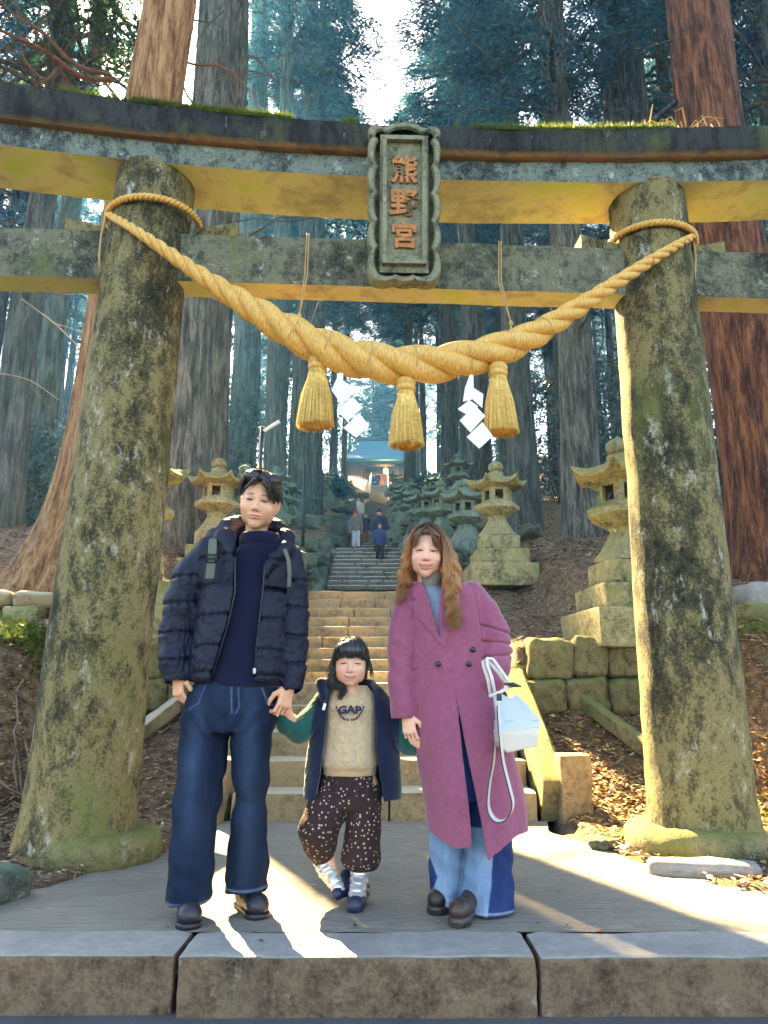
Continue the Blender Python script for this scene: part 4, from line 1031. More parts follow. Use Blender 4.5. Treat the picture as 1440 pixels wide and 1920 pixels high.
near_tree(1098, 1042, 14.8, .40, .16, 'bark_grey', 'dark straight cedar right of the mossy lanterns, left of the right pillar', 12, flare=1.35, crown=2, dead=12)
near_tree(985, 1008, 19.5, .42, .16, 'bark_far', 'broad grey cedar behind the largest mid-distance lantern', 14, flare=1.5, crown=3, dead=10)
near_tree(338, 1000, 12.5, .42, .18, 'bark_grey', 'thick grey cedar between the left pillar and the head of the man', 16, flare=1.3, crown=1, zc=2, dead=12)
near_tree(446, 925, 26, .50, .2, 'bark_far', 'slim green-grey cedar left of the white tube lamp', 18, flare=1.3, zc=14, crown=2, dead=10)
near_tree(511, 930, 24.5, .36, .15, 'bark_far', 'mossy cedar right behind the white tube lamp', 20, flare=1.3, zc=5, crown=3, dead=10)
near_tree(562, 925, 27, .42, .16, 'bark_far', 'grey cedar behind the thin black pole left of the steps', 22, flare=1.3, zc=5, cs=1.3, crown=0, dead=8)
near_tree(588, 920, 31, .38, .16, 'bark_far', 'pale-stemmed cedar nearest to the upper steps on the left', 23, flare=1.2, zc=8, crown=1, dead=8)
near_tree(768, 930, 40, .34, .14, 'bark_far', 'dark cedar stem just right of the small shrine', 26, flare=1.2, crown=2, dead=8)
near_tree(886, 960, 30, .42, .16, 'bark_far', 'cedar behind the row of lanterns, left of the broad grey cedar', 28, flare=1.2, crown=0, dead=8)
near_tree(850, 950, 37, .40, .16, 'bark_far', 'distant cedar above the lantern row right of the shrine', 29, flare=1.2, crown=1, dead=8)
near_tree(1262, 1060, 16, .62, .36, 'bark_dark', 'dark speckled tree rising behind the top of the right pillar', 31, flare=1.3, lean=(-.01, 0), crown=None, dead=10, nr=100)
near_tree(393, 985, 13.8, .29, .15, 'bark_grey', 'dark cedar close to the right side of the thick grey cedar, behind the yellow lantern', 41, flare=1.3, crown=0, zc=4, dead=14)
near_tree(60, 960, 16, .28, .12, 'bark_far', 'misty blue cedar at the left edge behind the orange barked cedar', 33, flare=1.2, lean=(.02, 0), crown=3, dead=10)
near_tree(10, 940, 13, .3, .12, 'bark_far', 'misty blue cedar cut by the left edge of the picture', 35, flare=1.2, crown=2, dead=10, zc=-3, green=True)
near_tree(1560, 1000, 17, .34, .15, 'bark_far', 'green-leaved cedar beyond the right edge, branches reaching into the top right corner', 37, flare=1.2, crown=1, dead=10, zc=-1, green=True)
# --- the forest behind
rr = random.Random(21); spots = []; named = [(o.location.x, o.location.y) for o in bpy.data.objects if o.get('category') == 'tree']
def corridor_ok(x, y):
    if abs(x - float(axis_x(y))) < 2.6 + .012 * y and y < 98: return False
    c = x + .404 * (y - 4)                    # the gap in the canopy where the low sun comes through
    if 10 < y < 58 and -4.6 < c < 5.0: return False
    return True
tries = 0
while len(spots) < 165 and tries < 9000:
    tries += 1
    y = 15 + 105 * rr.random() ** 1.1; x = rr.uniform(-.62, .62) * y + rr.uniform(-2, 2)
    if not corridor_ok(x, y) and rr.random() > .0: continue
    if y < 17 and abs(x) < 4: continue
    dmin = 1.5 + y * .018
    if any((x - a) ** 2 + (y - b) ** 2 < dmin ** 2 for a, b in spots + named): continue
    spots.append((x, y))
for i, (x, y) in enumerate(sorted(spots, key=lambda q: q[1])):
    z = float(ground_z(x, y)); s = rr.uniform(.85, 1.25)
    t = thing('cedar_tree', 'slender cedar among the many similar trunks on the misty hillside', 'tree', (x, y, z), rr.uniform(0, 6), 'cedars on the hillside'); t.scale = (s, s, rr.uniform(.85, 1.15))
    link('trunk', TR[i % 4], None, t); k = rr.randrange(4); link('crown', CR[k][0], None, t); link('branches', CR[k][1], None, t)
    if y < 60: tag(link('dead_branches', DB[i % 3], None, t), kind='stuff')
# taller trees standing close to the axis of the steps, their crowns closing over it
for i, (x, y, cs) in enumerate([(-4.3, 41, 1.8), (3.3, 38, 1.75), (-4.0, 56, 1.9), (2.9, 53, 1.9), (-3.9, 70, 1.6), (3.2, 68, 1.6), (-1.5, 99, 1.5), (2.5, 102, 1.6), (-5, 103, 1.5), (0.5, 110, 1.7), (5.5, 100, 1.5)]):
    z = float(ground_z(x, y)); t = thing('cedar_tree', 'tall cedar close to the upper steps with a wide crown leaning over them', 'tree', (x, y, z), i * 1.3, 'tall cedars beside the upper steps')
    link('trunk', TR[i % 4], None, t); o = link('crown', CR[(i + 1) % 4][0], None, t); o.scale = (cs, cs, 1.1); o = link('branches', CR[(i + 1) % 4][1], None, t); o.scale = (cs, cs, 1.1); tag(link('dead_branches', DB[i % 3], None, t), kind='stuff')
# trees flanking and behind the viewer keep the road shaded (they also stand in the real forest)
side = [(-7.5, 7.5), (7.2, 6.0), (-9, 12), (9.5, 12), (-12, 4), (12, 2), (6.6, 12.4), (-13, 9)]
for i, (x, y) in enumerate(side):
    if not corridor_ok(x, y): continue
    z = float(ground_z(x, y)); t = thing('cedar_tree', 'tall cedar beside the gate, outside the left and right edges of the view', 'tree', (x, y, z), i, 'cedars beside the gate')
    link('trunk', TR[i % 4], None, t); link('crown', CR[i % 4][0], None, t); link('branches', CR[i % 4][1], None, t); tag(link('dead_branches', DB[i % 3], None, t), kind='stuff')
# --- low broken branches of the near trees seen above the beam
rr = random.Random(9)
def branch(pts_px, rad, mat, label, seed, sub=2):
    P_ = [Vector(PX(*p)) for p in pts_px]; r_ = random.Random(seed); mb = MB(); n = len(P_)
    # smooth curve
    Q = []
    for i in range(n - 1):
        for k in range(5):
            t = k / 5; p0 = P_[max(i - 1, 0)]; p1 = P_[i]; p2 = P_[i + 1]; p3 = P_[min(i + 2, n - 1)]
            Q.append(.5 * ((2 * p1) + (p2 - p0) * t + (2 * p0 - 5 * p1 + 4 * p2 - p3) * t * t + (3 * p1 - p0 - 3 * p2 + p3) * t ** 3))
    Q.append(P_[-1]); m = len(Q); mb.tube(Q, [rad * (1 - .7 * i / (m - 1)) for i in range(m)], 8)
    for i in range(4, m, max(1, 8 - sub * 2)):
        d = (Q[i] - Q[i - 1]).normalized() + Vector((r_.gauss(0, .7), r_.gauss(0, .5), r_.gauss(0, .7)))
        twig_tree(Q[i], d, r_.uniform(.5, 1.3), rad * .3, 1, r_, mb, .4, 2, 6)
    return tag(mb.build('branch', M[mat]), label, 'branch')
branch([(208, 150, 8.6), (150, 142, 8.2), (90, 100, 7.8), (30, 70, 7.4), (-40, 40, 7)], .045, 'twig_brown', 'long brown branch reaching left from the trunk above the left beam', 1)
branch([(205, 140, 8.6), (140, 120, 8.3), (80, 60, 8.0), (30, 30, 7.9), (0, 0, 7.8)], .032, 'twig_brown', 'upper brown branch crossing toward the upper left corner', 2)
branch([(135, 175, 8.4), (110, 130, 8.1), (85, 150, 7.8), (45, 110, 7.6), (40, 60, 7.5)], .026, 'twig_brown', 'hooked brown branch hanging above the left beam end', 3)
branch([(300, 95, 8.9), (360, 120, 8.8), (415, 125, 8.7), (460, 160, 8.6), (490, 200, 8.5)], .022, 'twig_brown', 'broken pale branch crossing in front of the twin trunks', 4)
branch([(1310, 175, 9), (1270, 190, 9), (1235, 215, 8.8), (1205, 240, 8.8)], .05, 'bark_dark', 'thick dark stub of a branch left of the red-brown cedar', 5, 1)
branch([(1312, 40, 9), (1270, 70, 9), (1230, 85, 8.9), (1190, 92, 8.9)], .03, 'bark_dark', 'dark crooked branch reaching left from the red-brown cedar', 6)
branch([(1405, 205, 9), (1425, 195, 8.8), (1445, 190, 8.6)], .035, 'bark_red', 'short branch at the upper right corner', 7)
branch([(1200, 60, 16), (1225, 20, 16), (1245, -20, 16), (1250, -60, 16)], .16, 'bark_dark', 'thick fork of the dark speckled tree', 8, 1)
branch([(1125, 560, 11), (1130, 640, 10.9), (1110, 690, 10.8), (1095, 720, 10.7)], .018, 'bark_dark', 'thin dark twig left of the right pillar below the tie beam', 9)
branch([(1190, 700, 11), (1150, 690, 11), (1125, 640, 10.9)], .014, 'bark_dark', 'small dark twig touching the right pillar edge', 10)
for i, (a, b, Y) in enumerate([((40, 560), (190, 700), 9), ((0, 700), (110, 750), 9.5), ((345, 560), (420, 570), 7.5), ((600, 560), (560, 700), 14), ((850, 40), (1010, 230), 13), ((760, 60), (900, 230), 14), ((420, 20), (350, 110), 12)]):
    branch([(a[0], a[1], Y), ((a[0] + b[0]) / 2, (a[1] + b[1]) / 2 - 12, Y), (b[0], b[1], Y)], .014, 'twig_pale' if i in (0, 1, 2) else 'twig', ['thin pale dead branch in the mist left of the gate', 'lower thin pale dead branch in the mist at the left edge', 'short white dead branch right of the left pillar', 'dark drooping dead branch beside the left cord', 'long dead branch above the beam right of the plaque', 'long dead branch just above the plaque', 'short dead branch between the trunks at the top left'][i], 20 + i)
# --- undergrowth
def bush(px, ybase, Y, w_, h_, label, seed, n=900, L=.16, wd=.028, mat='bush'):
    rng = np.random.default_rng(seed); p = np.array(PX(px, ybase, Y)); gz_ = float(ground_z(p[0], p[1])) - .05; h_ = h_ + max(0, p[2] - gz_) * .9; p[2] = min(p[2], gz_); t = thing('shrub', label, 'shrub', p)
    c = rng.normal(0, 1, (n, 3)); c /= np.linalg.norm(c, axis=1, keepdims=True); c *= rng.uniform(.3, 1, (n, 1)) ** .5
    c = c * [w_, w_ * .7, h_ * .55] + [0, 0, h_ * .55]; c += .25 * np.stack([fbm(c[:, 0], c[:, 1], c[:, 2], 2, 2), 0 * c[:, 0], fbm(c[:, 1], c[:, 0], c[:, 2], 2, 2)], 1)
    V = sprays(c, np.tile([0, 0, .3], (n, 1)), 4, L, wd, rng, .9, -.2); me = tri_mesh('foliage', V, 3, M[mat]); o = link('foliage', me, None, t); o['kind'] = 'stuff'
    mb = MB(); rr = random.Random(seed)
    for k in range(9): a = rr.uniform(0, 6.28); mb.tube([(0, 0, -.2), (math.cos(a) * w_ * .4, math.sin(a) * w_ * .4, h_ * .5), (math.cos(a) * w_ * .8, math.sin(a) * w_ * .8, h_ * .95)], [.02, .012, .005], 4)
    mb.build('stems', M['twig'], t); return t
bl = [(30, 920, 15, 1.3, 1.5, 'pale leafy shrub in the mist at the left edge behind the orange cedar'), (110, 900, 19, 1.4, 1.6, 'second misty leafy shrub left of the orange cedar'), (-20, 860, 20, 1.8, 2.2, 'tall misty shrub cut by the left edge'),
      (1140, 860, 22, 1.6, 3.0, 'teal leafy shrub between the dark cedar and the right pillar'), (1345, 830, 20, 1.4, 3.0, 'teal leafy shrub right of the right pillar'), (1180, 780, 28, 2.2, 3.2, 'tall teal shrub high on the slope behind the right pillar'),
      (1320, 900, 17, .9, 1.4, 'low green shrub between the right pillar and the red-brown cedar'), (1040, 800, 34, 2.5, 3.0, 'distant teal shrub between two cedars right of the lanterns'), (430, 850, 26, 1.6, 3.0, 'dark teal shrub behind the pale yellow lantern'), (615, 925, 52, 1.6, 1.2, 'dark shrub on the bank left of the shrine steps'), (800, 925, 46, 1.8, 1.2, 'dark shrub on the bank right of the shrine steps'),
      (700, 842, 105, 6, 9, 'dark evergreen mass right behind the shrine roof'), (560, 790, 60, 4, 7, 'tall dark evergreen shrub high left of the shrine'), (905, 790, 60, 4, 7, 'tall dark evergreen shrub high right of the shrine')]
for i, (px, yb, Y, w_, h_, lab) in enumerate(bl): bush(px, yb, Y, w_, h_, lab, 200 + i, int(900 * max(1, w_ / 1.6)), .10 + .004 * Y, .016 + .001 * Y, 'bush' if Y < 40 else 'cedar')

# ------------------------------------------------------------------ leaf litter and twigs
rng = np.random.default_rng(12)
def litter(n, xa, xb, ya, yb, size, name, label, cols, dens=None, up=.25):
    x = rng.uniform(xa, xb, n); y = ya + (yb - ya) * rng.random(n) ** 1.4; a = np.abs(x - axis_x(y))
    k = (a > 1.24) & ~((np.abs(x) < PLAT(y) - .03) & (y < 5.4)) & (y > 2.85)
    if dens is not None: k &= dens(x, y)
    x, y = x[k], y[k]; n = len(x); z = ground_z(x, y) + rng.uniform(.0, .03, n)
    P = np.stack([x, y, z], 1); th = rng.uniform(0, 6.28, n); L = size * rng.uniform(.5, 1.3, n); W_ = L * rng.uniform(.3, .55, n)
    d = np.stack([np.cos(th), np.sin(th), rng.normal(0, up, n)], 1); s = np.stack([-np.sin(th), np.cos(th), rng.normal(0, up, n)], 1)
    c = np.array(cols)[rng.integers(0, len(cols), n)] * rng.uniform(.6, 1.25, (n, 1))
    V = np.stack([P - d * L[:, None], P + s * W_[:, None], P + d * L[:, None], P - s * W_[:, None]], 1)
    me = tri_mesh(name, V, 4, M['litter'], col=np.repeat(c, 4, 0)); return tag(link(name, me), label, 'fallen leaves', kind='stuff')
BR = [(.24, .13, .07), (.36, .22, .11), (.15, .10, .06), (.46, .32, .19), (.30, .22, .16), (.09, .06, .045), (.60, .48, .32)]
litter(60000, -5.5, 5.5, 2.9, 13, .026, 'fallen_leaves', 'brown fallen leaves and needles covering the slopes', BR)
litter(14000, 1.2, 3.6, 4.6, 7.2, .026, 'fallen_leaves', 'sunlit orange and yellow fallen leaves on the slope right of the steps', [(.55, .30, .07), (.62, .42, .14), (.50, .22, .05), (.6, .5, .28), (.35, .2, .09)])
litter(26000, -5.2, -2.15, 4.6, 7.4, .028, 'fallen_leaves', 'brown leaves and needles on the steep left bank', BR)
litter(30000, -14, 14, 11, 30, .05, 'fallen_leaves', 'brown litter on the higher slopes', BR)
x = rng.uniform(-4.5, 4.5, 9000); y = rng.uniform(2.9, 13, 9000); k = (np.abs(x - axis_x(y)) > 1.3) & ~((np.abs(x) < PLAT(y)) & (y < 5.4)); x, y = x[k], y[k]; n = len(x)
z = ground_z(x, y) + .015; th = rng.uniform(0, 6.28, n); L = rng.uniform(.03, .16, n); d = np.stack([np.cos(th) * L, np.sin(th) * L, rng.normal(0, .25, n) * L], 1); P = np.stack([x, y, z], 1); s = np.stack([-np.sin(th), np.cos(th), 0 * th], 1) * .0035
V = np.stack([P - d - s, P + d - s * .4, P + d + s * .4 + [0, 0, .004], P - d + s + [0, 0, .005]], 1)
c = np.array([(.22, .15, .10), (.35, .26, .18), (.10, .07, .05)])[rng.integers(0, 3, n)]
tag(link('twig_litter', tri_mesh('twig_litter', V, 4, M['litter'], col=np.repeat(c, 4, 0))), 'small dry twigs scattered over the forest floor', 'twigs', kind='stuff')
rr = random.Random(77); mb = MB()
for k in range(26):
    x = rr.uniform(-4.2, -2.2); y = rr.uniform(4.9, 5.7); Q = []
    for i in range(9): Q.append((x, y, float(ground_z(x, y)) + .012)); x += rr.uniform(-.12, .12); y -= rr.uniform(.02, .10)
    mb.tube(Q, [.012 * (1 - i / 11) for i in range(9)], 5)
o = mb.build('roots', M['twig_pale']); tag(o, 'thin bare roots and vines creeping down the left bank', 'roots', kind='stuff')
for i in range(34):
    x = rng.uniform(-1, 1); y = rng.uniform(2.85, 5.3); x *= float(PLAT(y)) * .95
    th = rng.uniform(0, 6.28); s_ = rng.uniform(.010, .024); mb = MB(); c_, s2 = math.cos(th), math.sin(th)
    V = [(-1, 0, 0), (-.3, .42, .10), (.5, .34, .22), (1, 0, .12), (.5, -.34, .25), (-.3, -.42, .06)]
    mb.add([(x + s_ * (a * c_ - b * s2), y + s_ * (a * s2 + b * c_), .006 + s_ * .5 * h) for a, b, h in V], [(0, 1, 2, 3, 4, 5)])
    me = mb.mesh('leaf'); at = me.color_attributes.new('Col', 'FLOAT_COLOR', 'POINT'); cc = np.ones((6, 4), np.float32); cc[:, :3] = BR[int(rng.integers(0, 7))]; at.data.foreach_set('color', cc.ravel())
    tag(link('leaf', me, M['litter']), 'small dry leaf lying on the concrete platform', 'leaf', 'stray leaves on the platform')
# a few more
def ferns(n, xa, xb, ya, yb, name, label):
    x = rng.uniform(xa, xb, n); y = rng.uniform(ya, yb, n); k = fbm(x, y, 0 * x, 1.6, 3) > .05; x, y = x[k], y[k]
    P = np.stack([x, y, ground_z(x, y)], 1); V = sprays(P, np.tile([0, -.3, .5], (len(P), 1)), 5, .055, .008, rng, .8, .1)
    return tag(link(name, tri_mesh(name, V, 3, M['moss'])), label, 'ground cover', kind='stuff')
ferns(15000, -4.6, -2.2, 4.75, 6.9, 'ground_cover', 'low green plants and moss on the steep left bank')
ferns(1500, 2.3, 4.4, 4.9, 6.6, 'ground_cover', 'sparse green moss on the right bank')
V = []; P = np.stack([rng.uniform(1.08, 1.25, 5200), rng.uniform(5.4, 6.95, 5200)], 1); zz = .30 + (P[:, 1] - 5.42) * .51
tag(blades('kerb_moss', np.stack([P[:, 0], P[:, 1], zz - .01], 1), .02, .004, M['moss'], 'bright yellow-green moss covering the right stair kerb', 'moss'), kind='stuff')
# ------------------------------------------------------------------ people: tools
def vcol(name, rough=.55, sss=.0, bump=None, spec=.5, coat=0, sheen=0):
    m = N(name); a = m.n('ShaderNodeVertexColor'); a.layer_name = 'Col'; m.col(a.outputs[0]); m.set(Roughness=rough); m.set(Specular_IOR_Level=spec)
    if sss: m.b.inputs['Subsurface Weight'].default_value = sss; m.b.inputs['Subsurface Radius'].default_value = (1, .35, .2); m.b.inputs['Subsurface Scale'].default_value = .008
    if sheen: m.b.inputs['Sheen Weight'].default_value = sheen; m.b.inputs['Sheen Roughness'].default_value = .4
    if bump: m.bump(m.noise(bump[0], 4, .7, bump[3] if len(bump) > 3 else (1, 1, 1)), bump[1], bump[2])
    return m.m
M['skin'] = vcol('skin', .5, .25, (300, .15, .001), .4)
M['hair'] = vcol('hair', .32, 0, (260, .5, .002, (1, 1, .08)), .6)
M['hair_soft'] = vcol('wavy_hair', .38, 0, None, .6)
M['eye'] = vcol('eye', .15, 0, None, .6)
M['jacket'] = vcol('nylon_jacket', .55, 0, (38, .35, .006), .28)
M['knit'] = vcol('knit', .9, 0, (220, .5, .003, (1, 1, .4)), .2, sheen=.3)
M['wool'] = vcol('wool_coat', .9, 0, (320, .6, .002), .15, sheen=.5)
M['fleece'] = vcol('fleece', .95, 0, (110, .9, .006), .1, sheen=.4)
M['shoe'] = vcol('shoe_leather', .4, 0, (30, .3, .004), .5)
M['silver'] = vcol('silver_boot', .3, 0, (60, .3, .003), .8); M['silver'].node_tree.nodes['Principled BSDF'].inputs['Metallic'].default_value = .6
M['bag'] = vcol('pale_leather', .4, 0, (120, .25, .002), .5)
M['button'] = simple('black_button', (.01, .01, .012), .3)
def denim(name):
    m = N(name); a = m.n('ShaderNodeVertexColor'); a.layer_name = 'Col'; w_ = m.noise(420, 3, .7, (1, 1, .15)); f = m.noise(7, 5, .65, (1, 1, .3))
    c = m.mix(m.math('MULTIPLY', m.step(f, .42, .66), .8), a.outputs[0], m.mix(1.0, a.outputs[0], (1.9, 1.8, 1.6), 'MULTIPLY')); c = m.mix(m.math('MULTIPLY', w_, .5), c, m.mix(1.0, c, (1.9, 1.8, 1.5), 'MULTIPLY')); m.col(c); m.set(Roughness=.9); m.set(Specular_IOR_Level=.12); m.bump(w_, .4, .002); m.bump(f, .35, .02); return m.m
M['denim'] = denim('denim')
def dotted():
    m = N('dark_floral_cotton'); v = m.n('ShaderNodeTexVoronoi'); v.inputs['Scale'].default_value = 58; v.inputs['Randomness'].default_value = .85; m.l(m.coord(), v.inputs[0])
    d = m.step(v.outputs[0], .27, .20); c = m.mix(d, (.030, .012, .012), (.55, .42, .33)); m.col(c); m.set(Roughness=.9); m.bump(m.noise(30, 4), .4, .006); return m.m
M['dotted'] = dotted()

def S(Yc, rows):
    """rows (py, xl, xr, ry[, dy]) measured on the photograph -> loft sections in metres"""
    out = []
    for r in rows:
        Y = Yc + (r[4] if len(r) > 4 else 0); a, b = PX(r[1], r[0], Y), PX(r[2], r[0], Y); out.append(((a[0] + b[0]) / 2, Y, a[2], (b[0] - a[0]) / 2, r[3]))
    return out
def CH(Yc, pts):
    """(px,py,r_px[,dy]) -> chain points and radii"""
    P, r = [], []
    for q in pts:
        Y = Yc + (q[3] if len(q) > 3 else 0); P.append(PX(q[0], q[1], Y)); r.append(PS(q[2], q[1], Y))
    return P, r
def polyXZ(Y, pts): return np.array([(PX(a, b, Y)[0], PX(a, b, Y)[2]) for a, b in pts])
def poly_sd(x, z, P):
    d = np.full(np.broadcast(x, z).shape, 1e9); s = np.ones_like(d); n = len(P)
    for i in range(n):
        a, b = P[i], P[i - 1]; e = b - a; wx, wz = x - a[0], z - a[1]
        t = np.clip((wx * e[0] + wz * e[1]) / (e @ e + 1e-12), 0, 1); d = np.minimum(d, (wx - e[0] * t) ** 2 + (wz - e[1] * t) ** 2)
        c1, c2, c3 = z >= a[1], z < b[1], e[0] * wz > e[1] * wx
        s = np.where((c1 & c2 & c3) | (~c1 & ~c2 & ~c3), -s, s)
    return s * np.sqrt(d)
def seg_d(x, z, P):
    d = np.full(np.broadcast(x, z).shape, 1e9)
    for i in range(len(P) - 1):
        a, b = P[i], P[i + 1]; e = b - a; wx, wz = x - a[0], z - a[1]; t = np.clip((wx * e[0] + wz * e[1]) / (e @ e + 1e-12), 0, 1)
        d = np.minimum(d, (wx - e[0] * t) ** 2 + (wz - e[1] * t) ** 2)
    return np.sqrt(d)
def gr(d, w): return np.exp(-(d / w) ** 2)
def grid_px(Yc, x0, x1, y0, y1, dy0, dy1, vox):
    a, b = PX(x0, y1, Yc), PX(x1, y0, Yc); return SDF((a[0], Yc + dy0, a[2]), (b[0], Yc + dy1, b[2]), vox)
def C_(p, base, noise=0, s=20):
    c = np.tile(np.array(base, np.float32), (len(p), 1))
    if noise: c *= (1 + noise * fbm(p[:, 0], p[:, 1], p[:, 2], s, 3))[:, None]
    return c
def lerp3(c, k, d): return c * (1 - k[:, None]) + np.array(d, np.float32) * k[:, None]

def hand(g, Wp, fwd, thumb, s=1.0, curl=(20, 30, 25), spread=.06, tcurl=.5, k=.006, fingers=4, flip=False):
    """wrist point, finger direction, thumb side; palm normal = fwd x thumb"""
    f = Vector(fwd).normalized(); t = Vector(thumb); t = (t - f * t.dot(f)).normalized(); n = f.cross(t).normalized() * (-1 if flip else 1); Wp = Vector(Wp)
    V = lambda a, b, c: Wp + (f * a + t * b + n * c) * s
    L = [(.078, .0085), (.086, .0088), (.080, .0083), (.062, .0073)]
    g.cap(V(-.03, 0, 0), V(.015, 0, 0), .024 * s, .025 * s, .015, sy=.9)
    for i, off in enumerate((.027, .009, -.009, -.026)):
        g.cap(V(.005, off * .7, 0), V(.082 - abs(i - 1) * .004, off, .0), .0125 * s, .0115 * s, .012)
    for i in range(fingers):
        off = (.029, .010, -.010, -.028)[i]; Lf, r = L[i]; p = V(.084 - abs(i - 1) * .004, off, 0); a = 0; sp = (i - 1.5) * -spread
        for j, fr_ in enumerate((.46, .30, .24)):
            a += R(curl[j] * (1 + .12 * (i - 1))); d = f * math.cos(a) + n * math.sin(a) + t * sp; d.normalize(); q = p + d * Lf * fr_ * s
            g.cap(p, q, r * s * (1 - .06 * j), r * s * (.96 - .08 * j), .003); p = q
    p = V(.018, .026, .004); d = (f * .62 + t * .72 + n * .15).normalized(); q = p + d * .040 * s; g.cap(p, q, .0135 * s, .0115 * s, .010)
    d2 = (f * .86 + t * (.45 - tcurl * .6) + n * (.25 + tcurl * .5)).normalized(); q2 = q + d2 * .030 * s; g.cap(q, q2, .011 * s, .0098 * s, .004)
    d3 = (f * .85 + t * (.2 - tcurl) + n * (.25 + tcurl)).normalized(); q3 = q2 + d3 * .024 * s; g.cap(q2, q3, .0098 * s, .0082 * s, .003)
SKIN = (.76, .40, .245)
def hand_mesh(name, Wp, fwd, thumb, s=1.0, skin=SKIN, nails=None, **k):
    g = SDF(np.array(Wp) - .17 * s, np.array(Wp) + .2 * s, .0022 if s > .8 else .0018); hand(g, Wp, fwd, thumb, s, **k)
    def col(p):
        c = C_(p, skin, .08, 60); f = np.array(Vector(fwd).normalized()); d = (p - np.array(Wp)) @ f; c = lerp3(c, np.clip((d - .08 * s) / (.10 * s), 0, .3), (.80, .38, .28)); return c
    return g.mesh(name, col=col)

